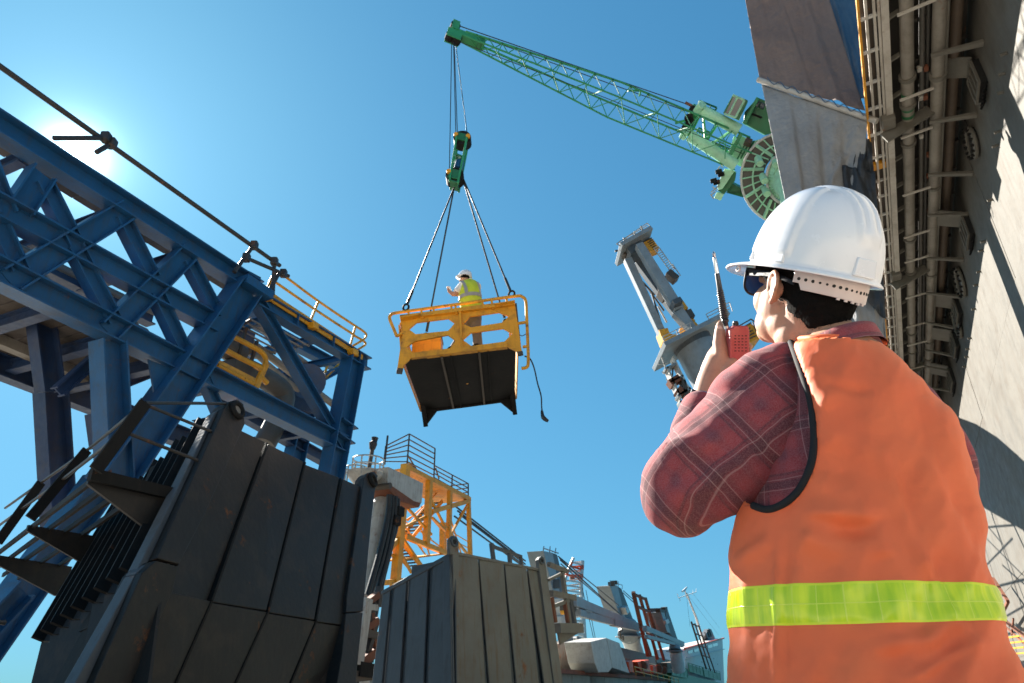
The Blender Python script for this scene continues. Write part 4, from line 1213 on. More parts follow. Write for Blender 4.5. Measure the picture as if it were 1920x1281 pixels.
# main platform and its rails
mp_ = km('main_platform', (385, 880), (810, 665), 0.35, 4.5, 0, 'crane_grey')
for a, b in (((370, 830), (560, 735)), ((375, 850), (560, 760)), ((660, 680), (815, 600)), ((665, 700), (815, 622)), ((680, 715), (815, 645))): km('rail', a, b, 0.05, 0.05, 2.2, 'white_rusty', mp_, bev=0)
for t_ in (0, .2, .4): km('rail_post', (370 + 450 * t_, 830 - 230 * t_), (390 + 450 * t_, 880 - 225 * t_), 0.05, 0.05, 2.2, 'white_rusty', mp_, bev=0)
for t_ in (0.0, .5, 1): km('rail_post', (660 + 155 * t_, 680 - 80 * t_), (690 + 145 * t_, 735 - 75 * t_), 0.05, 0.05, 2.2, 'white_rusty', mp_, bev=0)
# pedestal
k_a, k_b = kp(690, 930), kp(780, 1110)
K_FOOT = k_b + (k_b - k_a) * (k_b.z / (k_a.z - k_b.z))
add('pedestal', MB().tube([kp(625, 800), kp(690, 930), kp(780, 1110), K_FOOT], [1.48, 1.45, 1.4, 1.3], 36), M['crane_grey'], kc, smooth=True)
add('pedestal_collar', MB().tube([kp(600, 765), kp(630, 812)], [1.55, 1.5], 36), M['blue_grey'], kc, smooth=True)
# rusty stair tower along the pedestal
for a, b, w_, m_ in (((400, 890), (430, 970), 0.10, 'white_rusty'), ((430, 970), (520, 1180), 0.14, 'white_rusty'), ((470, 900), (560, 1090), 0.12, 'white_rusty'), ((560, 1090), (620, 1170), 0.12, 'white_rusty'), ((450, 1080), (515, 1040), 0.5, 'rust'), ((500, 1120), (545, 1150), 0.55, 'rust'),
                     ((415, 985), (490, 950), 0.16, 'crane_grey'), ((450, 1075), (540, 1030), 0.14, 'crane_grey'), ((500, 1170), (590, 1115), 0.16, 'crane_grey'), ((530, 1245), (640, 1150), 0.16, 'crane_grey'), ((515, 1195), (545, 1250), 0.12, 'white_rusty'),
                     ((520, 1220), (600, 1185), 0.3, 'crane_grey'), ((380, 940), (440, 930), 0.05, 'white_rusty'), ((400, 990), (440, 1010), 0.05, 'white_rusty'), ((430, 1040), (460, 1080), 0.05, 'white_rusty'), ((480, 920), (470, 1060), 0.1, 'brown_steel'), ((540, 1060), (560, 1160), 0.3, 'brown_steel')):
    km('stair_frame', a, b, w_, 0.9 if w_ > 0.11 else 0.06, 0.3, m_, bev=0)
# operator cab and jib foot at the far right
cb_ = add('operator_cab', MB().prism([kp(*q) for q in ((930, 700), (1010, 640), (1060, 680), (1090, 740), (985, 790), (965, 740))], kn_ * -2.0), M['yellow_old'], kc, bevel=0.05)
for a, b in (((905, 690), (1010, 630)), ((1010, 630), (1060, 665)), ((1020, 650), (1050, 720)), ((930, 700), (1010, 655))): km('cab_rail', a, b, 0.08, 0.08, 0.3, 'brown_steel', cb_, bev=0)
for k in range(4): km('cab_slat', (950 + k * 8, 715 + k * 18), (1010 + k * 14, 680 + k * 18), 0.07, 0.1, 0.1, 'brown_steel', cb_, bev=0)
# ---------------------------------------------------------------- green lattice-boom crane
BY = dplane(14.0)
TIP = BY.p(852, 62)
BB = atD(1392, 288, 23.5)
gc = thing('boom_crane', 'green lattice-boom pedestal crane holding the yellow basket, behind the hanging tarpaulins', 'crane', base(atD(1475, 330, 24.5)))
bt = (BB - TIP).normalized()
bs = bt.cross(UP).normalized()            # across the boom
if bs.y < 0: bs = -bs
bu = bs.cross(bt).normalized()
if bu.z < 0: bu = -bu
LB = (BB - TIP).length


def bp(s, a, b):
    """point of the boom: s metres from the head, a across, b up, in halves of the local section"""
    t = s / LB
    k = min(1.0, 0.24 + 0.76 * t / 0.52)
    return TIP + bt * s + bs * (a * 0.44 * k) + bu * (b * 0.36 * k)


SE = [0.45]
while SE[-1] < LB - 0.5:
    SE.append(SE[-1] + 0.36 + 0.30 * min(1, SE[-1] / LB / 0.5))
for a in (-1, 1):
    for b in (-1, 1):
        for s0, s1 in ((0.3, LB * 0.52), (LB * 0.52, LB)):
            add('boom_chord', MB().cyl(bp(s0, a, b), bp(s1, a, b), 0.034 if b > 0 else 0.028, 8), M['green'], gc, smooth=True)
for i in range(len(SE) - 1):
    s0, s1 = SE[i], SE[i + 1]; sm = (s0 + s1) / 2
    for a in (-1, 1):
        add('lacing_bar', MB().cyl(bp(s0, a, -1), bp(sm, a, 1), 0.015, 6), M['green'], gc)
        add('lacing_bar', MB().cyl(bp(sm, a, 1), bp(s1, a, -1), 0.015, 6), M['green'], gc)
    if i % 2 == 0:
        add('lacing_bar', MB().cyl(bp(s0, -1, -1), bp(s1, 1, -1), 0.015, 6), M['green'], gc)
        add('lacing_bar', MB().cyl(bp(sm, -1, 1), bp(sm, 1, 1), 0.015, 6), M['green'], gc)
    else:
        add('lacing_bar', MB().cyl(bp(s0, 1, -1), bp(s1, -1, -1), 0.015, 6), M['green'], gc)
    if i in (4, 9, 12, 14): add('cross_frame', MB().bar(bp(s0, -1, -1), bp(s0, 1, 1), 0.04), M['green'], gc)
    add('gusset_plate', MB().bar(bp(sm, -1, 0.75), bp(sm, -1, 1.0), 0.09, 0.03, up=bt), M['dark_green'], gc)
# boom head with its sheaves
hd = add('boom_head', MB().bar(TIP + bt * -0.12, TIP + bt * 0.95, 0.24, 0.24, up=bu, w2=0.3, h2=0.2), M['green'], gc, bevel=0.02)
for s_, u_, r_ in ((-0.02, 0.27, 0.15), (0.1, -0.24, 0.15), (-0.12, -0.24, 0.13)):
    c = TIP + bt * s_ + bu * u_
    add('sheave', MB().cyl(c - bs * 0.1, c + bs * 0.1, r_, 16), M['black_steel'], hd, smooth=True)
    add('cheek_plate', MB().bar(c - bs * 0.13 - bu * u_ * 0.9, c - bs * 0.13 + bu * u_ * 0.5, 0.03, 0.22, up=bt), M['green'], hd)
    add('cheek_plate', MB().bar(c + bs * 0.13 - bu * u_ * 0.9, c + bs * 0.13 + bu * u_ * 0.5, 0.03, 0.22, up=bt), M['green'], hd)
add('head_sheave', MB().cyl(TIP + bt * 0.8 - bs * 0.15, TIP + bt * 0.8 + bs * 0.15, 0.13, 14), M['dark_green'], hd, smooth=True)
# ropes along the boom
RBp = vplane(BB, V((bt.x, bt.y, 0)))
pend = atD(1345, 215, 24.0)
add('luffing_rope', MB().cyl(TIP + bu * 0.38, pend, 0.017, 6), M['cable'], gc)
add('luffing_rope', MB().cyl(TIP + bu * 0.36 + bs * 0.1, pend + bs * 0.3, 0.015, 6), M['cable'], gc)
add('hoist_rope', MB().cyl(TIP - bu * 0.3, bp(LB * .5, 0, -.2), 0.013, 6), M['cable'], gc)
add('hoist_rope', MB().cyl(bp(LB * .5, 0, -.2), BB, 0.013, 6), M['cable'], gc)
# outrigger post half way
pz = atD(*zB(105, 175), 22.5)
add('rope_guide', MB().bar(atD(*zB(175, 190), 22.6), atD(*zB(290, 190), 22.7), 0.05), M['green'], gc)
add('rope_guide', MB().bar(atD(*zB(290, 190), 22.7), atD(*zB(278, 240), 22.7), 0.05), M['green'], gc)
# crane body, measured on a plane through the slewing house
CB = atD(1400, 270, 23.6)
CPl = Pl(CB, -ray(1400, 270))
cv = CPl.n
def cb(x, y, o=0.0): return CPl.p(*zB(x, y), o)
def slab(name, poly, o, d, mat, par=None, bev=0.02):
    return add(name, MB().prism([cb(*q, o) for q in poly], -cv * d), M[mat], par or gc, bevel=bev)
slab('machinery_house', [(1215, 380), (1330, 250), (1415, 285), (1480, 470), (1500, 560), (1400, 585), (1205, 480)], 0.0, 1.5, 'dark_green')
slab('house_beam', [(1195, 480), (1320, 250), (1345, 265), (1225, 500)], 0.35, 0.3, 'green')
for q in ((1310, 270), (1360, 290)): slab('house_window', [(q[0], q[1]), (q[0] + 45, q[1] + 18), (q[0] + 20, q[1] + 70), (q[0] - 20, q[1] + 50)], 0.04, 0.05, 'window')
slab('house_vent', [(1265, 380), (1375, 425), (1360, 440), (1250, 395)], 0.05, 0.05, 'black_steel')
cabp = [(1030, 400), (1115, 240), (1245, 290), (1165, 460), (1135, 445)]
ob = slab('operator_cab', cabp, 0.9, 1.0, 'dark_green')
slab('cab_window', [(1050, 400), (1120, 260), (1145, 268), (1078, 412)], 0.915, 0.02, 'window', ob, 0)
slab('cab_window', [(1090, 415), (1155, 275), (1210, 295), (1140, 435)], 0.915, 0.02, 'window', ob, 0)
for a, b in (((1040, 405), (1135, 440)), ((1135, 440), (1215, 290)), ((1080, 415), (1150, 270)), ((1115, 245), (1215, 288))):
    add('cab_frame', MB().bar(cb(*a, 0.93), cb(*b, 0.93), 0.05), M['pale_green'], ob)
# slewing platform ribs between boom foot and ring
slab('slew_frame', [(1100, 760), (1190, 590), (1290, 640), (1390, 610), (1330, 680), (1190, 870), (1150, 850)], 0.1, 1.0, 'pale_green')
slab('slew_beam', [(1060, 770), (1170, 565), (1200, 580), (1095, 785)], 0.5, 0.3, 'green')
slab('slew_beam', [(1080, 790), (1150, 835), (1140, 860), (1070, 815)], 0.5, 0.3, 'green')
for k in range(4):
    add('frame_rib', MB().bar(cb(1150 + k * 30, 800 - k * 5, 0.15), cb(1240 + k * 30, 625 + k * 5, 0.15), 0.035), M['dark_green'], gc)
add('drum_rope_guard', MB().bar(cb(1215, 640, 0.3), cb(1275, 660, 0.3), 0.22), M['brown_steel'], gc, bevel=0.03)
# two luffing cylinders and the cross head of the luffing gear
for a, b, r_ in (((830, 370), (1170, 545), 0.20), ((735, 590), (1140, 855), 0.20)):
    add('luffing_cylinder', MB().cyl(cb(*a, 0.5), cb(*b, 0.5), r_, 20), M['pale_green'], gc, smooth=True)
xh = add('cross_head', MB().bar(cb(690, 580, 0.3), cb(815, 330, 0.3), 0.34, 0.3), M['green'], gc, bevel=0.03)
for q in ((770, 370), (730, 440), (705, 525), (740, 470)):
    add('pivot', MB().cyl(cb(*q, 0.65), cb(*q, 0.3), 0.15, 14), M['black_steel'], xh, smooth=True)
add('pivot_block', MB().bar(cb(800, 330, 0.6), cb(850, 370, 0.6), 0.35), M['pale_green'], xh, bevel=0.04)
add('pivot_block', MB().bar(cb(670, 560, 0.6), cb(720, 590, 0.6), 0.32), M['pale_green'], xh, bevel=0.04)
add('beacon_rod', MB().bar(cb(700, 305, 0.6), cb(760, 335, 0.6), 0.07), M['rust'], xh)
add('beacon_rod', MB().bar(cb(615, 540, 0.5), cb(680, 560, 0.5), 0.05), M['rust'], xh)
def mesh_panel(poly, o, rows, par):
    P = [cb(*q, o) for q in poly]
    for e in range(4): add('rail', MB().bar(P[e], P[(e + 1) % 4], 0.045), M['dark_green'], par)
    for k in range(1, rows): add('rail', MB().bar(lerp(P[0], P[1], k / rows), lerp(P[3], P[2], k / rows), 0.03), M['dark_green'], par)
    add('rail', MB().bar(lerp(P[0], P[3], .5), lerp(P[1], P[2], .5), 0.03), M['dark_green'], par)
gw = slab('luffing_walkway', [(830, 375), (940, 400), (945, 385), (835, 360)], 0.2, 0.4, 'dark_green')
mesh_panel(((820, 285), (970, 345), (945, 395), (800, 340)), 0.3, 3, gw)
gw2 = slab('side_walkway', [(960, 640), (1090, 700), (1095, 690), (960, 625)], -0.2, 0.4, 'dark_green')
mesh_panel(((800, 520), (900, 560), (870, 620), (770, 580)), -0.3, 4, gw2)
mesh_panel(((950, 660), (1080, 715), (1070, 750), (940, 690)), -0.2, 4, gw2)
for a, b in (((850, 420), (870, 640)), ((1080, 560), (920, 665)), ((1080, 760), (1130, 600)), ((930, 640), (970, 790)), ((1040, 830), (1050, 690)), ((840, 700), (980, 480)), ((600, 480), (760, 440)), ((870, 680), (960, 790))):
    add('boom_foot_brace', MB().cyl(cb(*a, 0.1), cb(*b, 0.1), 0.045, 8), M['green'] if a[0] != 1080 else M['pale_green'], gc, smooth=True)
# counterweight side with its lamps and ladder
lo = slab('lower_deck', [(975, 1075), (1110, 900), (1140, 920), (1130, 990), (1035, 1110)], 0.2, 0.9, 'dark_green')
slab('deck_beam', [(1040, 880), (1130, 900), (1020, 1060), (985, 1070), (975, 1030)], 0.4, 0.25, 'pale_green', lo)
slab('deck_foot', [(945, 1140), (970, 1090), (1035, 1105), (1005, 1165)], 0.3, 0.4, 'pale_green', lo)
for q in ((990, 905), (1010, 930), (945, 985), (970, 1000)):
    add('floodlight', MB().box(cb(*q, 0.5), 0.22, 0.22, 0.2, (ray(1400, 270).cross(UP).normalized(), cv, UP)), M['black_steel'], lo, bevel=0.02)
for a, b in (((915, 1105), (945, 1145)), ((920, 1090), (990, 1030)), ((935, 1040), (970, 1070)), ((1005, 840), (1025, 870)), ((970, 900), (1000, 860)), ((925, 1110), (960, 1080))):
    add('thin_rail', MB().bar(cb(*a, 0.4), cb(*b, 0.4), 0.03), M['white_rusty'], lo)
slab('counterweight', [(1060, 1095), (1100, 1020), (1190, 1070), (1250, 1150), (1440, 1215), (1510, 1175), (1480, 1100), (1250, 1060)], -0.2, 1.2, 'dark_green')
# slewing ring seen from below: outer walkway ring, inner toothed ring, pedestal head
RC = CPl.p(*zB(1570, 965))
upc = (UP * 0.9 - cv * 0.0)
rx = ray(1470, 330).cross(UP).normalized()
def ell(o, rw, rh, n=40):
    """ring lying in the tilted plane of the slewing deck"""
    ax_u = (UP * 0.93 + bt * 0.0)
    return [RC + cv * o + (cb(1570 + rw * math.cos(2 * math.pi * k / n), 965 + rh * math.sin(2 * math.pi * k / n)) - RC) for k in range(n)]
add('walkway_ring', MB().tube(ell(0.5, 385, 400), 0.045, 8, closed=True), M['white'], gc, smooth=True)
add('ring_deck', MB().loft([ell(0.45, 380, 395), ell(0.42, 190, 215)], caps=False), M['pipe_dark'], gc)
add('ring_rim', MB().loft([ell(0.5, 388, 403), ell(0.15, 395, 410)], caps=False), M['pale_green'], gc)
add('mid_ring', MB().tube(ell(0.56, 285, 305), 0.03, 8, closed=True), M['pale_green'], gc, smooth=True)
add('inner_ring', MB().tube(ell(0.75, 165, 215), 0.05, 8, closed=True), M['white'], gc, smooth=True)
for k in range(40):
    a_ = 2 * math.pi * k / 40
    p = cb(1570 + 150 * math.cos(a_), 965 + 195 * math.sin(a_), 0.7); q = cb(1570 + 100 * math.cos(a_), 965 + 150 * math.sin(a_), 0.9)
    if pix(p)[0] < 1490: add('ring_tooth', MB().bar(p, q, 0.05, 0.12), M['pale_green'], gc)
for k in range(30):
    a_ = 2 * math.pi * k / 30 + .2
    p = cb(1570 + 380 * math.cos(a_), 965 + 395 * math.sin(a_), 0.52); q = cb(1570 + 200 * math.cos(a_ + .15), 965 + 235 * math.sin(a_ + .15), 0.55)
    if pix(p)[0] < 1500: add('deck_spoke', MB().bar(p, q, 0.035 if k % 3 else 0.08), M['pale_green'], gc)
for q in ((1370, 940), (1470, 800), (1390, 1050), (1330, 790)):
    add('slew_motor', MB().cyl(cb(q[0], q[1], 0.6), cb(q[0] + 20, q[1] + 45, 0.95), 0.12, 12), M['pale_green'], gc, smooth=True)
add('pedestal', MB().tube([cb(1570, 930, 0.3), cb(1590, 985, 0.6), cb(1600, 1010, 0.8), atD(1489, 356, 22.4), base(atD(1489, 356, 22.4)) + UP * 0.3, base(atD(1489, 356, 22.4))], [0.62, 0.6, 0.52, 0.48, 0.5, 0.8], 32), M['pale_green'], gc, smooth=True)

# ---------------------------------------------------------------- hook block, ropes and slings
bk = thing('hook_block', 'long green frame hook block hanging on four thin ropes above the basket', 'hook block', BY.p(853, 350))
fw_ = V((0, -1, 0))
def hb(x, y, o=0): return BY.p(*zC(x, y), o)
for o in (0.16, -0.16):
    for a, b in (((135, 850), (85, 1168)), ((203, 862), (140, 1182))):
        add('side_frame', MB().bar(hb(*a, o), hb(*b, o), 0.09, 0.05, up=fw_.cross((hb(*a) - hb(*b)).normalized())), M['green'], bk, bevel=0.008)
for a, b, t_ in (((125, 862), (210, 880), 0.24), ((80, 1110), (155, 1125), 0.30), ((125, 985), (165, 1000), 0.06), ((85, 1160), (140, 1175), 0.05)):
    add('cross_plate', MB().bar(hb(*a), hb(*b), 0.36, t_), M['dark_green'], bk, bevel=0.01)
add('sheave', MB().cyl(hb(168, 870, 0.14), hb(168, 870, -0.14), 0.24, 18), M['black_steel'], bk, smooth=True)
add('sheave', MB().cyl(hb(118, 1120, 0.14), hb(118, 1120, -0.14), 0.24, 18), M['black_steel'], bk, smooth=True)
add('swivel', MB().cyl(hb(150, 1010), hb(138, 1060), 0.12, 12), M['blue'], bk, smooth=True)
add('shackle', MB().ring(hb(138, 1075), V((0.3, 1, 0.1)), 0.1, 0.03, 14, 6), M['pipe_grey'], bk, smooth=True)
for q in ((128, 860), (208, 870), (80, 1105)): add('pin_nut', MB().cyl(hb(*q, 0.22), hb(*q, -0.22), 0.06, 10), M['yellow_old'], bk, smooth=True)
for a, b in (((96, 205), (80, 1100)), ((108, 205), (124, 855)), ((112, 205), (135, 850)), ((120, 205), (204, 860))):
    add('hoist_rope', MB().cyl(hb(*a), hb(*b), 0.013, 6), M['cable'], bk)

# basket geometry
FL = BY.p(757, 677); FR = BY.p(968, 650)          # front edge of the floor
fu = (FR - FL).normalized()
back = (V((0, 1, 0)) - fu * V((0, 1, 0)).dot(fu)); back.normalize()
bnrm = fu.cross(back).normalized()
if bnrm.z < 0: bnrm = -bnrm
FLOOR = Pl(FL, bnrm)
def fp(x, y, o=0):
    r = ray(*z7(x, y)); t = (FL - EYE).dot(bnrm) / r.dot(bnrm)
    return EYE + r * t + bnrm * o
FP = Pl(FL, fu.cross(bnrm))
def q7(x, y, o=0.0): return FP.p(*z7(x, y), o)
BL = fp(300, 1095); BR = fp(1020, 1015)
dl = (BL - FL).dot(back); dr = (BR - FR).dot(back)
dd = (dl + dr) / 2
BL = FL + back * dd + fu * 0.05; BR = FR + back * dd - fu * 0.02
bas = thing('man_basket', 'yellow steel lifting basket with a dark underside, hung on four slings in mid air', 'basket', lerp(FL, BR, 0.5))
outer = [q7(*p) for p in ((190, 452), (1000, 345), (1052, 695), (1003, 672), (940, 642), (272, 722), (214, 775), (206, 818), (172, 826), (170, 800), (212, 520))]
holes = [[q7(*p) for p in h] for h in (
    ((252, 522), (306, 474), (530, 446), (576, 478), (530, 532), (300, 556)),
    ((650, 468), (680, 432), (888, 402), (958, 430), (912, 474), (690, 508), (632, 482)),
    ((236, 648), (292, 606), (528, 562), (582, 602), (536, 664), (290, 692)),
    ((632, 596), (690, 546), (918, 516), (982, 553), (926, 608), (694, 640)))]
fX = fu; fY = bnrm
me = holed_plate(outer, holes, q7(600, 600), fX, fY, 0.05)
add('front_guard', None, M['yellow_old'], bas, me=me, bevel=0.006)
# stiffeners and the top channel of the guard
def fb(name, a, b, w_, h_, o=0.04, mat='yellow_old', up=bnrm): return add(name, MB().bar(q7(*a, o), q7(*b, o), w_, h_, up=up), M[mat], bas, bevel=0.006)
fb('top_channel', (192, 448), (1000, 345), 0.16, 0.10)
fb('channel_lip', (195, 462), (340, 438), 0.22, 0.03, 0.1)
fb('channel_lip', (860, 368), (1000, 346), 0.22, 0.03, 0.1)
fb('centre_stiffener', (612, 388), (628, 672), 0.10, 0.05, 0.05)
fb('floor_beam', (268, 716), (945, 636), 0.14, 0.13, 0.03)
fb('corner_foot', (190, 800), (184, 836), 0.06, 0.13, 0.03, 'brown_steel', fu)
fb('corner_foot', (1034, 680), (1040, 708), 0.06, 0.13, 0.03, 'brown_steel', fu)
fb('end_post', (200, 450), (208, 700), 0.12, 0.06, -0.08, 'yellow_old', fu)
fb('end_post', (1004, 330), (1040, 690), 0.12, 0.06, -0.08, 'brown_steel', fu)
# tube rail round the top and the right side
ra = add('hand_rail', MB().tube(smoothpath([q7(*p, 0.06) for p in ((168, 576), (145, 520), (118, 452), (128, 425), (165, 411), (400, 378), (700, 336), (1000, 294), (1050, 298), (1076, 328), (1082, 430), (1090, 600), (1094, 760), (1080, 795), (1046, 802))], 5), 0.038, 10), M['yellow_old'], bas, smooth=True)
for a, b in (((165, 575), (205, 555)), ((340, 392), (352, 450)), ((580, 358), (590, 420)), ((835, 322), (848, 385)), ((250, 410), (258, 432)), ((425, 378), (430, 400)), ((552, 366), (555, 395)), ((770, 335), (775, 355)), ((940, 310), (945, 335)), ((1020, 485), (1082, 475)), ((1055, 650), (1095, 645))):
    add('rail_stub', MB().bar(q7(*a, 0.05), q7(*b, 0.05), 0.06, 0.05), M['yellow_old'], ra)
# floor plates and joists, dark from below
for i in range(3):
    a, b = i / 3 + 0.003, (i + 1) / 3 - 0.003
    p4 = [lerp(FL, FR, a), lerp(FL, FR, b), lerp(BL, BR, b), lerp(BL, BR, a)]
    add('floor_plate', MB().prism(p4, bnrm * 0.02), M['black_steel'], bas)
for q in (1 / 3, 2 / 3):
    add('floor_joist', MB().bar(lerp(FL, FR, q) - bnrm * 0.03, lerp(BL, BR, q) - bnrm * 0.03, 0.05, 0.06, up=bnrm), M['brown_steel'], bas)
    add('floor_joist', MB().bar(lerp(FL, FR, q + .08) - bnrm * 0.02, lerp(BL, BR, q + .08) - bnrm * 0.02, 0.03, 0.03, up=bnrm), M['black_steel'], bas)
add('edge_angle', MB().bar(BL, BR, 0.06, 0.10, up=bnrm), M['black_steel'], bas)
for a, b in ((FL, BL), (FR, BR)):
    s_ = 1 if a is FR else -1
    add('side_skirt', MB().prism([a + fu * 0.03 * s_, b + fu * 0.03 * s_, b + fu * 0.03 * s_ + bnrm * 0.55, a + fu * 0.03 * s_ + bnrm * 0.95], fu * 0.03 * s_), M['yellow_old'], bas)
    # tapered rear foot below the floor
    add('rear_foot', MB().prism([b, b - back * 0.42, b - bnrm * 0.42 - back * 0.03, b - bnrm * 0.46], -fu * 0.12 * s_), M['black_steel'], bas, bevel=0.01)
    add('foot_gusset', MB().prism([b, b - fu * 0.45 * s_, b - fu * 0.1 * s_ - bnrm * 0.40, b - bnrm * 0.45], -back * 0.05), M['black_steel'], bas)
    add('rear_post', MB().bar(b, b + bnrm * 1.0, 0.09), M['yellow_old'], bas)
    for h in (1.0, 0.55): add('side_rail', MB().bar(b + bnrm * h, a + bnrm * (h - 0.02), 0.05), M['yellow_old'], bas)
for h in (1.0, 0.55): add('rear_rail', MB().bar(BL + bnrm * h, BR + bnrm * h, 0.05), M['yellow_old'], bas)
add('drain_hole', MB().cyl(lerp(lerp(FL, FR, .52), lerp(BL, BR, .52), .55) - bnrm * 0.004, lerp(lerp(FL, FR, .52), lerp(BL, BR, .52), .55) + bnrm * 0.01, 0.028, 12), M['yellow'], bas)
# tool locker in the basket
lk = FP.shift(-0.5)
P4 = [lk.p(*z7(*p)) for p in ((272, 590), (478, 560), (478, 680), (272, 715))]
tl = thing('tool_locker', 'small weathered yellow steel locker on the basket floor, left of the worker', 'locker', lerp(P4[2], P4[3], .5) + back * .2)
lb_ = add('body', MB().prism(P4, back * 0.5), M['yellow_old'], tl, bevel=0.01)
add('lid', MB().prism([lk.p(*z7(*p)) for p in ((268, 582), (482, 548), (482, 562), (268, 592))], back * 0.54), M['brown_steel'], tl, bevel=0.008)
# slings with shackles
sl_hub = BY.p(*zC(112, 1180)); sl_hub2 = BY.p(*zC(160, 1090))
for i, (hub, foot, lbl) in enumerate(((sl_hub, q7(225, 392, 0.06), 'wire sling from the hook block to the near left corner of the basket'), (sl_hub, q7(372, 540) + back * 1.6, 'wire sling from the hook block down to the far left side of the basket'),
                                     (sl_hub2, q7(985, 295, 0.05), 'wire sling from the hook block to the near right corner of the basket'), (sl_hub2, q7(935, 440) + back * 1.6, 'wire sling from the hook block down to the far right side of the basket'))):
    if i == 1: foot = q7(366, 590); foot = EYE + (foot - EYE) * 1.08
    if i == 3: foot = q7(942, 490); foot = EYE + (foot - EYE) * 1.08
    s_ = thing('wire_sling', lbl, 'sling', hub, 'slings carrying the basket')
    d_ = (hub - foot).normalized()
    add('rope', MB().cyl(hub, foot + d_ * 0.2, 0.022, 8), M['cable'], s_, smooth=True)
    add('ferrule', MB().cyl(foot + d_ * 0.2, foot + d_ * 0.55, 0.035, 8), M['cable'], s_, smooth=True)
    add('shackle', MB().ring(foot + d_ * 0.08, V((0.4, 1, 0.2)), 0.075, 0.026, 14, 6), M['black_steel'], s_, smooth=True)
# loose cable hanging from the right side
pts = [q7(1068, 708), q7(1105, 725), q7(1135, 790), q7(1160, 900), q7(1185, 990), q7(1190, 1080), q7(1205, 1140), q7(1232, 1165)]
lc_ = tag(add('loose_cable', MB().tube(smoothpath(pts, 6), 0.017, 6), M['rubber'], None, smooth=True), 'black loose cable dangling below the right side of the basket', 'cable')
add('plug', MB().tube(smoothpath([q7(1190, 1090), q7(1200, 1140), q7(1235, 1168)], 4), [0.02, 0.03, 0.035, 0.04, 0.05, 0.05, 0.045, 0.04, 0.03], 8), M['rubber'], lc_, smooth=True)
add('loop', MB().tube(smoothpath([q7(1020, 545), q7(1050, 565), q7(1085, 545), q7(1095, 530)], 5), 0.01, 6), M['cable'], lc_, smooth=True)
# ---------------------------------------------------------------- floating dock wall running away on the right
dv = dirh(1720)                                # along the wall, away from the camera
dl_ = V((dv.y, -dv.x, 0))                      # across, towards the right
r_ = ray(1900, 0)
LW = 4.1                                       # wall distance to the right of the line of sight
WALL = vplane(EYE + dl_ * LW, dv)
wnm = WALL.n                                   # out of the wall, to the left


def lat_ratio(px, py):
    r = ray(px, py)
    return r.dot(dl_) / r.z


def line_at(px, py, h):
    """where the ray meets the height h above the eye: (across, along)"""
    r = ray(px, py); t = h / r.z
    return r.dot(dl_) * t, r.dot(dv) * t


def dp(s, a, h): return EYE + dv * s + dl_ * a + UP * h


NEAR, FAR = 2.0, 70.0
HJ = LW / lat_ratio(1812, 0)                   # height where the wall meets the gallery floor
HE = HJ - 1.0
dock = thing('dock_wall', 'pale floating dock wall with an overhanging pipe gallery, along the right edge', 'dock wall', dp(8, LW, -CAM_H))
# wall of welded plates
random.seed(7)
zs = [-CAM_H - 1.5, 1.2, 3.6, 6.1, 8.6, HJ + 0.1]
s = NEAR
while s < FAR:
    ln = 5.2 if s < 40 else 15
    for j in range(len(zs) - 1):
        o = random.uniform(0, 0.018)
        add('wall_plate', MB().prism([dp(s, LW, zs[j] + 0.012) + wnm * o, dp(s + ln - 0.02, LW, zs[j] + 0.012) + wnm * o, dp(s + ln - 0.02, LW, zs[j + 1]) + wnm * o, dp(s, LW, zs[j + 1]) + wnm * o], wnm * -0.10), M['wall'], dock)
    s += ln
add('wall_backing', MB().prism([dp(NEAR, LW + 0.12, -CAM_H - 1.6), dp(FAR, LW + 0.12, -CAM_H - 1.6), dp(FAR, LW + 0.12, HJ + 1.0), dp(NEAR, LW + 0.12, HJ + 1.0)], wnm * -1.0), M['wall'], dock)
a_out = lat_ratio(1607, 0) * HE
a_in = lat_ratio(1644, 0) * HE
a_ch = lat_ratio(1657, 0) * HE
# gallery floor above, with cross angles hanging below it
for i in range(26):
    s0 = NEAR + 1 + i * 2.6
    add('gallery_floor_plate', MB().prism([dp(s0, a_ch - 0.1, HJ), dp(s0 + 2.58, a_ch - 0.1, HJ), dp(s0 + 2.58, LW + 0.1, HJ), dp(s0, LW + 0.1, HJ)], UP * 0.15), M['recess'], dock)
for i in range(48):
    s0 = NEAR + 4 + i * 1.2
    add('cross_angle', MB().bar(dp(s0, a_ch + 0.06, HE + 0.02), dp(s0, a_ch + 0.42, HE + 0.16), 0.05, 0.10), M['overhang'], dock)
    if i > 30: continue
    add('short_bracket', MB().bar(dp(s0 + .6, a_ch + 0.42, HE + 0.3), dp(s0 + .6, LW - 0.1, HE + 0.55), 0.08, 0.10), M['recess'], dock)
add('gallery_back', MB().bar(dp(NEAR, (a_ch + LW) / 2, HE + 0.75), dp(FAR, (a_ch + LW) / 2, HE + 0.75), LW - a_ch - 0.1, 0.04), M['recess'], dock)
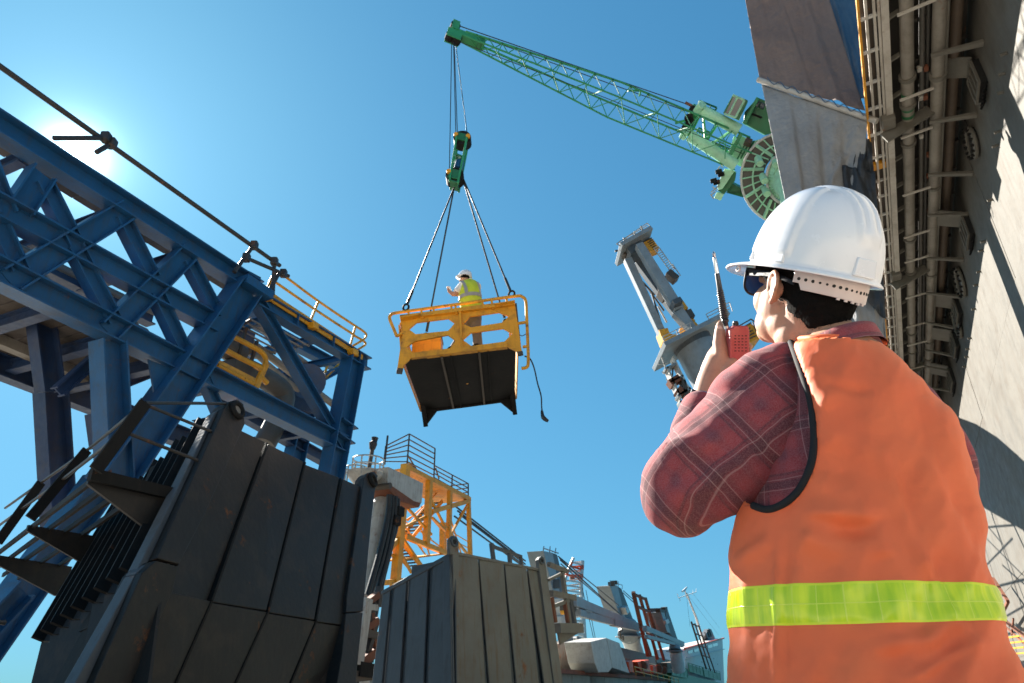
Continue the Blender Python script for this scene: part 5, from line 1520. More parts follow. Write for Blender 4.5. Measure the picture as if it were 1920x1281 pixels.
# edge channel and the ladder-like walkway outside it
add('edge_channel', MB().bar(dp(NEAR, a_ch, HE), dp(FAR, a_ch, HE), 0.14, 0.16), M['channel'], dock)
add('edge_web', MB().bar(dp(NEAR, a_ch + 0.04, HE + 0.4), dp(FAR, a_ch + 0.04, HE + 0.4), 0.04, 0.62), M['overhang'], dock)
cb_ = add('walkway', MB().bar(dp(NEAR, a_out, HE), dp(FAR, a_out, HE), 0.045, 0.10), M['yellow_old'], dock)
for q in (0.30, 0.72): add('grating_bar', MB().bar(dp(NEAR, lerp(a_out, a_in, q + .1), HE), dp(FAR, lerp(a_out, a_in, q + .1), HE), 0.05, 0.05), M['channel'], cb_)
add('grating_bar', MB().bar(dp(NEAR, a_in + 0.02, HE), dp(FAR, a_in + 0.02, HE), 0.05, 0.05), M['channel'], cb_)
add('walkway_sheet', MB().prism([dp(NEAR, a_out + .02, HE + 0.10), dp(FAR, a_out + .02, HE + 0.10), dp(FAR, a_in + .1, HE + 0.10), dp(NEAR, a_in + .1, HE + 0.10)], UP * 0.02), M['brown_steel'], cb_)
for y in (-60, 33, 98, 157, 207, 257, 300, 345, 375, 410, 440, 467, 495, 520, 543, 565, 585, 605, 622, 640, 655, 670):
    _, s0 = line_at(1630, y, HE)
    add('rung', MB().bar(dp(s0, a_out, HE + 0.02), dp(s0, a_in + 0.1, HE + 0.02), 0.06, 0.06), M['white'], cb_)
_, s0 = line_at(1635, 312, HE); _, s1 = line_at(1635, 350, HE)
yb = add('yellow_box', MB().box(dp((s0 + s1) / 2, a_out - 0.10, HE + 0.0), abs(s1 - s0), 0.2, 0.55, (dv, dl_, UP)), M['yellow'], dock, bevel=0.03)
add('box_arm', MB().bar(dp(s0 + .1, a_out, HE + .1), dp(s0 + .1, a_in + .1, HE + .1), 0.25, 0.2), M['yellow'], yb)
# pipes under the gallery
pipes = ((1699, 0.30, 'pipe_grey', 0.135), (1729, 0.10, 'pipe_dark', 0.06), (1763, 0.25, 'pipe_grey', 0.14), (1795, 0.0, 'pipe_brown', 0.12), (1741, 0.0, 'pipe_dark', 0.05), (1779, 0.3, 'overhang', 0.03))
PA = []
for px, d, m_, r in pipes:
    h = HE - d + 0.35
    a = lat_ratio(px, 0) * h
    PA.append((a, h, r))
    add('pipe', MB().cyl(dp(NEAR, a, h), dp(FAR, a, h), r, 18), M[m_], dock, smooth=True)
# flanges and hangers
for px, ys, k in ((1704, (152, 203, 275, 455, 515, 630, 665), 0), (1712, (180, 207, 220), 0), (1766, (147, 352, 515, 640, 672), 2)):
    a, h, r = PA[k]
    for y in ys:
        _, s0 = line_at(px, y, h - r)
        if y in (180, 207, 220):
            add('pipe_band', MB().cyl(dp(s0 - .05, a, h), dp(s0 + .05, a, h), r * 1.02, 18), M['dark_green'], dock, smooth=True)
        else:
            add('pipe_flange', MB().cyl(dp(s0 - .05, a, h), dp(s0 + .05, a, h), r * 1.32, 20), M['overhang'], dock, smooth=True)
a1, h1, r1 = PA[0]; a3, h3, r3 = PA[2]
for y in (15, 178, 250, 360, 440, 487, 555, 610, 645, 690):
    _, s0 = line_at(1715, y, h1 - r1)
    add('pipe_saddle', MB().bar(dp(s0, a1 - 0.2, h1 - r1 - 0.03), dp(s0, a1 + 0.5, h1 - r1 + 0.02), 0.06, 0.04), M['channel'], dock)
for wx, wy in ((1845, 80), (1833, 215), (1825, 325), (1816, 402), (1808, 487), (1802, 557), (1797, 616), (1791, 668), (1787, 697), (1782, 733), (1778, 760)):
    p = WALL.p(wx, wy)
    s0 = (p - EYE).dot(dv); h0 = (p - EYE).z
    q = dp(s0, a3 - 0.2, h3 - r3 - 0.06)
    p = dp(s0, LW, h0)
    add('wall_bracket', MB().bar(p, q, 0.13, 0.10, w2=0.09, h2=0.07), M['overhang'], dock, bevel=0.012)
# small fittings between the pipes
for px, y in ((1724, 129), (1736, 128), (1726, 183), (1735, 182), (1727, 255), (1737, 205), (1741, 290), (1741, 330), (1742, 395)):
    a_, s0 = line_at(px, y, HE + 0.2)
    add('valve', MB().box(dp(s0, a_, HE + 0.2), 0.14, 0.1, 0.1, (dv, dl_, UP)), M['channel' if px < 1730 else 'rust'], dock, bevel=0.015)
# hatches and round manholes in the shaded strip
def wpt(x, y, o=0.0): return WALL.p(x, y, o)
def wfit(px, py, sx, sh):
    """centre, size along and up of a fitting on the wall"""
    p = wpt(px, py); return p
for cx, cy, sl, sh in ((1841, 150, 1.0, 0.85), (1820, 434, 1.25, 0.85), (1800, 585, 1.5, 0.75), (1795, 647, 1.7, 0.75), (1788, 713, 1.9, 0.8)):
    c = wpt(cx, cy); sl *= 0.7; sh *= 0.75
    fr_ = add('hatch', MB().box(c + wnm * 0.07, sl, 0.14, sh, (dv, wnm, UP)), M['dark'], dock)
    for e in (-1, 1):
        add('hatch_rail', MB().bar(c + dv * (-sl / 2) + UP * sh / 2 * e + wnm * 0.16, c + dv * sl / 2 + UP * sh / 2 * e + wnm * 0.16, 0.05), M['overhang'], fr_)
    for k in range(4):
        add('hatch_bar', MB().bar(c + dv * (sl * (k / 3 - .5)) - UP * sh / 2 + wnm * 0.16, c + dv * (sl * (k / 3 - .5)) + UP * sh / 2 + wnm * 0.16, 0.05), M['overhang'], fr_)
    for k in range(6):
        q = c + dv * (sl * ((k + .5) / 6 - .5)) - UP * sh * 0.5
        add('dog_bolt', MB().bar(q, q - UP * 0.22 + wnm * 0.14, 0.045), M['black_steel'], fr_)
    # the opened door stands out from the wall beside it
    d0 = c + UP * (sh / 2 + 0.1) + wnm * 0.1
    dr_ = add('hatch_door', MB().prism([d0 - dv * sl * .45, d0 + dv * sl * .45, d0 + dv * sl * .45 + wnm * 0.75 + UP * 0.35, d0 - dv * sl * .45 + wnm * 0.75 + UP * 0.35], UP * 0.05), M['overhang'], dock, bevel=0.01)
for cx, cy, r in ((1830, 266, 0.36), (1806, 528, 0.46), (1799, 606, 0.5)):
    c = wpt(cx, cy)
    mh = add('manhole', MB().cyl(c, c + wnm * 0.08, r, 24), M['dark'], dock, smooth=True)
    add('manhole_rim', MB().ring(c + wnm * 0.09, wnm, r, 0.06, 26, 6), M['overhang'], mh, smooth=True)
    for k in range(16):
        a_ = 2 * math.pi * k / 16
        q = c + dv * math.cos(a_) * r * 1.02 + UP * math.sin(a_) * r * 1.02
        add('stud', MB().cyl(q + wnm * 0.05, q + wnm * 0.2, 0.035, 6), M['black_steel'], mh)
# studs standing out along the plate seam, which throw the little ticks of shade
for px, py in ((1893, 105), (1889, 143), (1886, 178), (1880, 252), (1876, 278), (1866, 380), (1852, 458), (1848, 475), (1844, 515), (1838, 540), (1834, 585), (1826, 640), (1822, 660), (1820, 675), (1816, 693)):
    c = wpt(px - 4, py - 6)
    add('eye_plate', MB().bar(c - wnm * 0.02, c + wnm * 0.12, 0.03, 0.06), M['overhang'], dock)
# lettering on the plating
tcu = bpy.data.curves.new('marking', 'FONT'); tcu.body = 'C 36'; tcu.size = 0.42; tcu.extrude = 0.002
to = bpy.data.objects.new('tmp', tcu); COL.objects.link(to)
dg = bpy.context.evaluated_depsgraph_get(); dg.update()
tme = bpy.data.meshes.new_from_object(to.evaluated_get(dg)); bpy.data.objects.remove(to)
c = wpt(1818, 234, 0.03)
for q in tme.vertices: q.co = c - dv * q.co.x * -1 + UP * q.co.y + wnm * (q.co.z + 0.004)
add('marking', None, M['black_steel'], dock, me=tme)
# channel joint brackets where the tarpaulin poles start
for px, py in ((1655, 225), (1680, 512), (1690, 690)):
    _, s0 = line_at(px, py, HE)
    b_ = add('joint_bracket', MB().box(dp(s0, a_ch - 0.05, HE - 0.05), 0.4, 0.3, 0.3, (dv, dl_, UP)), M['overhang'], dock, bevel=0.03)
    add('joint_plate', MB().bar(dp(s0 + .3, a_ch - .2, HE - .32), dp(s0 + .3, a_ch + .9, HE + .1), 0.06, 0.3), M['overhang'], b_)

# ---------------------------------------------------------------- tarpaulins hung from poles
_, sB = line_at(1640, 222, HE)
PB = dp(sB, a_in, HE)
TPn = Pl(PB, -dv)                              # hangs square to the dock


def cloth_mat(name, col, col2, scale=1.0, trans=0.12):
    m, n, b = mat_new(name)
    tc = nd(n, 'ShaderNodeTexCoord')
    f, _ = noise_fac(n, tc.outputs['Object'], 0.8, 0.3, 0.7, 6)
    f2, _ = noise_fac(n, tc.outputs['Object'], 9, 0.3, 0.75, 5, (1, 1, 0.2))
    c = mixc(n, f, col, col2)
    c = mixc(n, nmath(n, 'MULTIPLY', f2, 0.3), c, tuple(q * 0.55 for q in col))
    n.links.new(c, b.inputs['Base Color']); b.inputs['Roughness'].default_value = 0.62
    w1 = nd(n, 'ShaderNodeTexNoise'); w1.inputs['Scale'].default_value = 6; w1.inputs['Detail'].default_value = 5
    n.links.new(tc.outputs['Object'], w1.inputs['Vector'])
    bp_ = nd(n, 'ShaderNodeBump'); bp_.inputs['Strength'].default_value = 0.7; bp_.inputs['Distance'].default_value = 0.08
    n.links.new(w1.outputs[0], bp_.inputs['Height']); n.links.new(bp_.outputs[0], b.inputs['Normal'])
    if trans:
        tr = nd(n, 'ShaderNodeBsdfTranslucent'); n.links.new(c, tr.inputs['Color'])
        mx = nd(n, 'ShaderNodeMixShader'); mx.inputs[0].default_value = trans
        out = [q for q in n.nodes if q.type == 'OUTPUT_MATERIAL'][0]
        n.links.new(b.outputs[0], mx.inputs[1]); n.links.new(tr.outputs[0], mx.inputs[2]); n.links.new(mx.outputs[0], out.inputs[0])
    return m
M['tarp_brown'] = cloth_mat('brown_grey_tarpaulin', (0.19, 0.13, 0.11), (0.25, 0.175, 0.145))
M['tarp_blue'] = cloth_mat('blue_tarpaulin', (0.035, 0.095, 0.18), (0.06, 0.13, 0.22))
M['tarp_grey'] = cloth_mat('grey_tarpaulin', (0.26, 0.265, 0.27), (0.36, 0.36, 0.36))
M['tarp_dark'] = cloth_mat('dark_tarpaulin', (0.03, 0.036, 0.045), (0.06, 0.066, 0.075))


def sheet(poly, off, mat, name, parent, folds, seed, nx=60, ny=60, amp=0.03):
    """cloth between four edges (top-left, top-right, bottom-right, bottom-left), with hanging folds and creases"""
    pl = TPn.shift(off)
    tl, tr, br, bl = [V((q[0], q[1])) for q in poly]
    mb = MB(); vs = []; fs = []
    for j in range(ny + 1):
        v = j / ny
        for i in range(nx + 1):
            u = i / nx
            q = lerp(lerp(tl, tr, u), lerp(bl, br, u), v)
            p = pl.p(q.x, q.y)
            d = 0
            for fo_ in folds:
                fu_, sl_, wd, am = fo_[:4]
                t = (u - fu_ - sl_ * v) / wd
                d += am * (0.5 + 0.5 * math.tanh(t)) if len(fo_) > 4 else am * math.exp(-t * t)
            d *= min(1.0, 0.06 + v * 5.0)
            nz = mnoise.fractal(V((u * 2.2 + seed, v * 3.0, seed)), 1.0, 2.0, 5)
            nz2 = abs(mnoise.noise(V((u * 3 + v * 2 + seed, v * 2.5 - u * 2, 7.3 + seed))))
            vs.append(p + pl.n * (d + amp * nz * 1.6 - amp * 2.2 * nz2))
    for j in range(ny):
        for i in range(nx):
            a = j * (nx + 1) + i
            fs.append((a, a + 1, a + nx + 2, a + nx + 1))
    mb.add(vs, fs)
    o = add(name, mb, M[mat], parent, smooth='all')
    sd_ = o.modifiers.new('thick', 'SOLIDIFY'); sd_.thickness = 0.012
    return o
tp = thing('tarpaulin', 'brown and blue tarpaulin stretched above the white pole, at the top by the dock', 'tarpaulin', PB + UP * 1.0)
sheet(((1392, -30), (1545, -30), (1622, 208), (1424, 148)), 0.0, 'tarp_brown', 'brown_sheet', tp, ((0.4, 0.1, 0.02, 0.05), (0.7, 0.05, 0.05, 0.08), (0.2, -0.05, 0.03, 0.03)), 1.0)
sheet(((1534, -30), (1612, -30), (1628, 185), (1600, 185)), -0.18, 'tarp_blue', 'blue_sheet', tp, ((0.3, 0.1, 0.05, 0.06),), 4.0, 26, 40)
tp2 = thing('tarpaulin', 'grey tarpaulin hanging in folds below the white pole, above the helmet', 'tarpaulin', PB - UP * 2.0)
sheet(((1428, 158), (1626, 226), (1596, 535), (1503, 530)), 0.0, 'tarp_grey', 'hanging_sheet', tp2,
      ((0.27, 0.02, 0.015, -0.10, 1), (0.14, 0.25, 0.16, 0.10), (0.52, 0.03, 0.02, -0.12, 1), (0.40, 0.10, 0.10, 0.09), (0.76, 0.02, 0.02, -0.10, 1), (0.66, -0.05, 0.09, 0.10), (0.95, -0.75, 0.03, 0.05), (0.90, 0.0, 0.06, 0.06)), 2.0, 90, 90, 0.014)
tp3 = thing('tarpaulin', 'dark tarpaulin bunched against the yellow-edged walkway, right of the helmet', 'tarpaulin', PB - UP * 4.0)
sheet(((1612, 248), (1634, 265), (1644, 420), (1572, 400)), -0.3, 'tarp_dark', 'dark_fold', tp3, ((0.4, 0.2, 0.2, 0.15),), 8.0, 30, 40, 0.08)
sheet(((1578, 310), (1640, 320), (1662, 600), (1600, 540)), -0.22, 'tarp_dark', 'dark_fold', tp3, ((0.6, -0.1, 0.12, 0.12),), 9.0, 30, 50, 0.08)
sheet(((1590, 500), (1652, 480), (1662, 640), (1650, 655)), -0.45, 'tarp_grey', 'lower_fold', tp3, ((0.5, 0.1, 0.2, 0.08),), 10.0, 30, 30, 0.04)
sheet(((1560, 520), (1625, 540), (1660, 668), (1600, 640)), -0.4, 'tarp_grey', 'lower_fold', tp3, ((0.5, -0.1, 0.2, 0.08),), 11.0, 30, 30, 0.03)
pole = tag(add('tarp_pole', MB().cyl(TPn.p(1422, 152, .05), TPn.p(1645, 230, .05), 0.075, 10), M['channel'], None, smooth=True), 'rusty white pole jutting from the dock between two tarpaulins', 'pole')
add('lashing', MB().tube(smoothpath([TPn.p(1440 + k * 12, 156 + k * 4.2 + (5 if k % 2 else -4), 0.14) for k in range(16)], 3), 0.012, 5), M['tarp_blue'], pole)
T2 = TPn.shift(-1.2)
tag(add('tarp_pole', MB().cyl(T2.p(1612, 622), T2.p(1700, 700), 0.09, 10), M['white'], None, smooth=True), 'white pole jutting from the dock below the tarpaulins, by the shoulder', 'pole')
# added shadow caster behind the man, shaped to shade the dock wall
def onwall(px, py, k):
    return WALL.p(px, py) + SUN_DIR * k
GK = 7.0
gw_ = thing('gangway', 'rusty steel gangway leaning on the dock wall, half hidden by the orange vest', 'gangway', base(onwall(1850, 1100, GK)))
add('shade_sheet', MB().prism([onwall(x, y, GK) for x, y in ((1790, 780), (1830, 795), (1870, 820), (1925, 868), (2010, 950), (2010, 1110), (1960, 1060), (1915, 985), (1860, 955), (1815, 930), (1790, 900))], wnm * 0.25), M['blue_grey'], gw_)
for a, b, t_ in (((1815, 920), (1930, 1300), 0.10), ((1850, 940), (1985, 1290), 0.12), ((1890, 960), (2040, 1280), 0.16), ((1930, 1000), (2060, 1240), 0.3), ((1830, 960), (1880, 1020), 0.05), ((1900, 1010), (1850, 1060), 0.05), ((1880, 1060), (1960, 1130), 0.05), ((1950, 1120), (1880, 1160), 0.05),
                 ((1900, 1170), (1990, 1230), 0.05), ((1850, 1010), (1920, 1080), 0.04), ((1840, 990), (1905, 985), 0.05), ((1870, 1100), (1950, 1080), 0.06), ((1890, 1190), (1980, 1160), 0.06)):
    add('shade_bar', MB().bar(onwall(*a, GK), onwall(*b, GK), t_), M['rust'], gw_)
for q in ((1850, 930), (1960, 1000)):
    p = onwall(*q, GK)
    add('leg', MB().bar(p, base(p), 0.12), M['rust'], gw_)
gf = WALL.shift(0.5)
for a, b, t_ in (((1862, 1085), (1890, 1128), 0.10), ((1890, 1128), (1872, 1165), 0.09), ((1872, 1155), (1930, 1200), 0.10), ((1885, 1175), (1930, 1215), 0.06), ((1900, 1160), (1897, 1190), 0.05)):
    add('foot_bar', MB().bar(gf.p(*a), gf.p(*b), t_), M['rust'], gw_)
for k in range(4):
    add('foot_plank', MB().bar(gf.p(1888 + k * 4, 1196 + k * 10), gf.p(1960, 1186 + k * 12), 0.09, 0.05), M['yellow_old'], gw_)
add('dark_sill', MB().bar(gf.p(1885, 1250), gf.p(1960, 1242), 0.4, 0.2), M['black_steel'], gw_)
# ---------------------------------------------------------------- the worker standing in the basket
def fabric(name, col, weave=900.0, rough=0.85, var=0.12, bump=0.25, sheen=0.2, wrinkle=6.0, wr=0.0):
    m, n, b = mat_new(name)
    tc = nd(n, 'ShaderNodeTexCoord')
    f, _ = noise_fac(n, tc.outputs['Object'], 7, 0.3, 0.7, 6)
    c = mixc(n, f, tuple(q * (1 - var) for q in col), tuple(min(1, q * (1 + var)) for q in col))
    n.links.new(c, b.inputs['Base Color']); b.inputs['Roughness'].default_value = rough
    b.inputs['Sheen Weight'].default_value = sheen
    t = nd(n, 'ShaderNodeTexNoise'); t.inputs['Scale'].default_value = weave; t.inputs['Detail'].default_value = 2
    n.links.new(tc.outputs['Object'], t.inputs['Vector'])
    bp_ = nd(n, 'ShaderNodeBump'); bp_.inputs['Strength'].default_value = bump; bp_.inputs['Distance'].default_value = 0.0008
    n.links.new(t.outputs[0], bp_.inputs['Height'])
    t2 = nd(n, 'ShaderNodeTexNoise'); t2.inputs['Scale'].default_value = wrinkle; t2.inputs['Detail'].default_value = 4
    n.links.new(tc.outputs['Object'], t2.inputs['Vector'])
    b2 = nd(n, 'ShaderNodeBump'); b2.inputs['Strength'].default_value = 0.35 + wr; b2.inputs['Distance'].default_value = 0.012
    n.links.new(t2.outputs[0], b2.inputs['Height']); n.links.new(bp_.outputs[0], b2.inputs['Normal'])
    n.links.new(b2.outputs[0], b.inputs['Normal'])
    return m


def skin_mat(name, col):
    m, n, b = mat_new(name)
    tc = nd(n, 'ShaderNodeTexCoord')
    f, _ = noise_fac(n, tc.outputs['Object'], 22, 0.3, 0.72, 6)
    c = mixc(n, f, tuple(q * 0.86 for q in col), tuple(min(1, q * 1.1) for q in col))
    f2, _ = noise_fac(n, tc.outputs['Object'], 160, 0.55, 0.8, 3)
    c = mixc(n, nmath(n, 'MULTIPLY', f2, 0.35), c, (col[0] * 0.55, col[1] * 0.42, col[2] * 0.38))
    n.links.new(c, b.inputs['Base Color']); b.inputs['Roughness'].default_value = 0.58
    b.inputs['Subsurface Weight'].default_value = 0.18; b.inputs['Subsurface Radius'].default_value = (0.012, 0.004, 0.002)
    b.inputs['Subsurface Scale'].default_value = 0.6
    t = nd(n, 'ShaderNodeTexNoise'); t.inputs['Scale'].default_value = 420; t.inputs['Detail'].default_value = 4
    n.links.new(tc.outputs['Object'], t.inputs['Vector'])
    bp_ = nd(n, 'ShaderNodeBump'); bp_.inputs['Strength'].default_value = 0.16; bp_.inputs['Distance'].default_value = 0.0005
    n.links.new(t.outputs[0], bp_.inputs['Height']); n.links.new(bp_.outputs[0], b.inputs['Normal'])
    return m
M['skin'] = skin_mat('skin', (0.46, 0.245, 0.155))
M['lime'] = fabric('lime_vest_cloth', (0.50, 0.60, 0.03))
M['silver_tape'] = fabric('grey_reflective_tape', (0.30, 0.30, 0.29), rough=0.4)
M['grey_trousers'] = fabric('grey_trouser_cloth', (0.085, 0.095, 0.115))
M['white_shirt'] = fabric('white_shirt_cloth', (0.75, 0.72, 0.68))
M['hair'] = fabric('black_hair', (0.006, 0.005, 0.0045), weave=500, rough=0.95, bump=0.9, sheen=0.0)
M['hair'].node_tree.nodes['Principled BSDF'].inputs['Specular IOR Level'].default_value = 0.12
def shell(name, col, rough):
    m, n, b = mat_new(name)
    b.inputs['Base Color'].default_value = rgba(col); b.inputs['Roughness'].default_value = rough
    b.inputs['Coat Weight'].default_value = 0.35; b.inputs['Coat Roughness'].default_value = 0.12
    tc = nd(n, 'ShaderNodeTexCoord')
    f, _ = noise_fac(n, tc.outputs['Object'], 12, 0.35, 0.75, 6)
    rr = nd(n, 'ShaderNodeMapRange'); rr.inputs['To Min'].default_value = rough - 0.05; rr.inputs['To Max'].default_value = rough + 0.15
    n.links.new(f, rr.inputs[0]); n.links.new(rr.outputs[0], b.inputs['Roughness'])
    f2, _ = noise_fac(n, tc.outputs['Object'], 60, 0.62, 0.8, 6)
    c = mixc(n, nmath(n, 'MULTIPLY', f2, 0.3), col, tuple(q * 0.72 for q in col))
    n.links.new(c, b.inputs['Base Color'])
    t = nd(n, 'ShaderNodeTexNoise'); t.inputs['Scale'].default_value = 26; t.inputs['Detail'].default_value = 2
    n.links.new(tc.outputs['Object'], t.inputs['Vector'])
    bp_ = nd(n, 'ShaderNodeBump'); bp_.inputs['Strength'].default_value = 0.06; bp_.inputs['Distance'].default_value = 0.01
    n.links.new(t.outputs[0], bp_.inputs['Height']); n.links.new(bp_.outputs[0], b.inputs['Normal'])
    return m
M['helmet'] = shell('white_helmet_shell', (0.80, 0.79, 0.80), 0.2)


def limb(mb, pts, rs, n=16, flat=None):
    """tapered limb through the joints"""
    P = smoothpath(pts, 5)
    R = []
    m = len(pts) - 1
    for i in range(len(P)):
        t = i / (len(P) - 1) * m; k = min(int(t), m - 1); f = t - k
        f = f * f * (3 - 2 * f)
        R.append(rs[k] * (1 - f) + rs[k + 1] * f)
    mb.tube(P, R, n)
    mb.sph(P[0], R[0], R[0], R[0]); mb.sph(P[-1], R[-1], R[-1], R[-1])
    return mb


wo_ = FP.shift(-0.55)
zP = crop(820, 480, 6.408)
def wp(x, y, o=0.0): return wo_.p(*zP(x, y), o)
wk = thing('person', 'worker in lime vest and white helmet standing in the hanging basket with a white sheet', 'person', wp(450, 1090))
wu = UP; wr_ = fu; wd = -wo_.n
R_ = 1.0 / (1280.0 / depth_of(wp(400, 600))) / 6.408      # metres per crop pixel
# build trunk, head, arms as one skin
sk = MB()
limb(sk, [wp(385, 720), wp(395, 560), wp(395, 420), wp(375, 330)], [80 * R_, 82 * R_, 92 * R_, 45 * R_])
limb(sk, [wp(360, 320), wp(335, 275)], [34 * R_, 36 * R_])
sk.sph(wp(325, 245, -0.02), 52 * R_, 62 * R_, 66 * R_, (wr_, wd, wu))
sk.sph(wp(268, 282, -0.06), 14 * R_, 14 * R_, 14 * R_)
limb(sk, [wp(285, 370, 0.02), wp(215, 478, 0.08), wp(140, 425, 0.0)], [40 * R_, 30 * R_, 20 * R_])
limb(sk, [wp(480, 370), wp(430, 460, -0.2), wp(215, 405, -0.25)], [40 * R_, 30 * R_, 18 * R_])
for k in range(4):                                     # fingers round the sheet and the hand radio
    limb(sk, [wp(140 - k * 2, 430 - k * 8), wp(122 - k, 412 - k * 9, 0.02), wp(132, 400 - k * 9, 0.04)], [8 * R_, 7 * R_, 6 * R_], 8)
    limb(sk, [wp(210 + k * 4, 400 + k * 6, -0.25), wp(192 + k * 3, 396 + k * 7, -0.22), wp(188 + k * 3, 408 + k * 6, -0.2)], [8 * R_, 7 * R_, 6 * R_], 8)
limb(sk, [wp(145, 425), wp(150, 405, 0.03)], [8 * R_, 7 * R_], 8)
body = add('body', None, M['skin'], wk, smooth='all', me=organic(sk, 0.012, 4))
# trousers
tr_ = MB()
limb(tr_, [wp(450, 730), wp(465, 860), wp(480, 980, 0.02), wp(488, 1085)], [84 * R_, 66 * R_, 56 * R_, 58 * R_])
limb(tr_, [wp(380, 730), wp(330, 860, -0.1), wp(250, 970, -0.18), wp(180, 1070, -0.2)], [80 * R_, 62 * R_, 50 * R_, 46 * R_])
limb(tr_, [wp(400, 660), wp(420, 745)], [95 * R_, 110 * R_])
add('trousers', None, M['grey_trousers'], wk, smooth='all', me=organic(tr_, 0.012, 4))
for q, o in (((480, 1100), 0.02), ((170, 1085), -0.2)):
    add('boot', MB().sph(wp(q[0] - 12, q[1], o + .03), 50 * R_, 60 * R_, 28 * R_, (wr_, wd, wu)), M['black_steel'], wk, smooth='all')
# vest
vs_ = MB()
def ringw(x0, x1, y, dep):
    c = wp((x0 + x1) / 2, y); a = (x1 - x0) / 2 * R_
    return [c + wr_ * a * math.cos(2 * math.pi * k / 28) + wd * dep * R_ * math.sin(2 * math.pi * k / 28) for k in range(28)]
RW = [ringw(282, 552, 735, 105), ringw(276, 552, 650, 108), ringw(268, 545, 570, 108), ringw(258, 530, 500, 105), ringw(252, 526, 420, 100), ringw(254, 510, 360, 86), ringw(275, 470, 315, 60), ringw(320, 430, 292, 40)]
v_ = add('vest', MB().loft(RW), M['lime'], wk, smooth='all')
v_.modifiers.new('sub', 'SUBSURF').render_levels = 2; v_.modifiers['sub'].levels = 1
def tape(p, name='reflective_stripe'):
    return add(name, p, M['silver_tape'], v_, smooth='all')
tape(MB().loft([ringw(252, 538, 530, 111), ringw(249, 536, 488, 110)], caps=False))
def strip(pts, w_):
    mb = MB(); vs = []
    for x, y, o in pts: vs += [wp(x - w_ / 2, y, o), wp(x + w_ / 2, y, o)]
    return mb.add(vs, [(2 * i, 2 * i + 1, 2 * i + 3, 2 * i + 2) for i in range(len(pts) - 1)])
e = R_ * 112
tape(strip(((288, 325, R_ * 62), (322, 370, R_ * 92), (345, 430, R_ * 104), (358, 500, e)), 40))
tape(strip(((482, 335, R_ * 50), (505, 390, R_ * 52), (515, 440, R_ * 50), (520, 490, R_ * 52)), 22))
# sleeves, helmet, hair, sheet and hand radio
sl_ = MB(); limb(sl_, [wp(300, 365, 0.02), wp(240, 440, 0.06)], [52 * R_, 46 * R_])
add('sleeve', None, M['white_shirt'], wk, smooth='all', me=organic(sl_, 0.01, 3))
sl_ = MB(); limb(sl_, [wp(478, 365, 0.0), wp(470, 420, -0.1)], [50 * R_, 46 * R_])
add('sleeve', None, M['white_shirt'], wk, smooth='all', me=organic(sl_, 0.01, 3))
hm = MB()
hc = wp(330, 252, -0.01)
hx_ = (wr_ * 0.97 - wu * 0.17).normalized(); hz_ = (wu * 0.98 + wr_ * 0.17).normalized()
def dome(c, X, Y, Z, a, b, h, n=28, m=9):
    rings = []
    for i in range(m):
        t = i / m
        q = math.sqrt(max(0, 1 - t ** 2.2))
        rings.append([c + X * a * q * math.cos(2 * math.pi * k / n) + Y * b * q * math.sin(2 * math.pi * k / n) + Z * h * t for k in range(n)])
    rings.append([c + Z * h + X * a * 0.08 * math.cos(2 * math.pi * k / n) + Y * b * 0.08 * math.sin(2 * math.pi * k / n) for k in range(n)])
    rings.insert(0, [c - Z * 0.012 + X * a * (1.08 + (0.22 if math.cos(2 * math.pi * k / n) < -0.6 else 0)) * math.cos(2 * math.pi * k / n) + Y * b * 1.08 * math.sin(2 * math.pi * k / n) for k in range(n)])
    return rings
he = add('helmet', MB().loft(dome(hc, hx_, wd, hz_, 86 * R_, 78 * R_, 100 * R_)), M['helmet'], wk, smooth='all')
ha = MB(); ha.sph(wp(338, 252, 0.02), 58 * R_, 62 * R_, 36 * R_, (wr_, wd, wu))
add('hair', ha, M['hair'], wk, smooth='all')
sh = tag(add('paper_sheet', MB().prism([wp(105, 362, -.03), wp(150, 357, -.03), wp(178, 415, -.05), wp(128, 425, -.03)], wd * 0.012), M['white_shirt'], None), 'white sheet held up by the worker in the basket', 'paper')
tag(add('hand_radio', MB().box(wp(180, 418, -.18), 26 * R_, 22 * R_, 46 * R_, (wr_, wd, wu)), M['rubber'], None, bevel=0.008), 'small black hand radio in the basket worker\'s hand', 'radio')
# ---------------------------------------------------------------- the foreground man, seen from behind
VA = azdir(25.0)                                   # direction from the camera to him
MPl = Pl(EYE + VA * 1.33, -VA)
VL = V((VA.y, -VA.x, 0))                           # to the photo's right


def mp(px, py, o=0.0):
    """o: metres beyond the man's middle plane"""
    pl = Pl(MPl.p0 + VA * o, -VA)
    return pl.p(px, py)


def mpp(px, py, o=0.0): return depth_of(mp(px, py, o)) / F      # metres per photo pixel


man = thing('person', 'man in an orange vest, plaid shirt and white helmet, seen from behind at the right', 'person', V((MPl.p0.x + 0.05, MPl.p0.y, 0)))

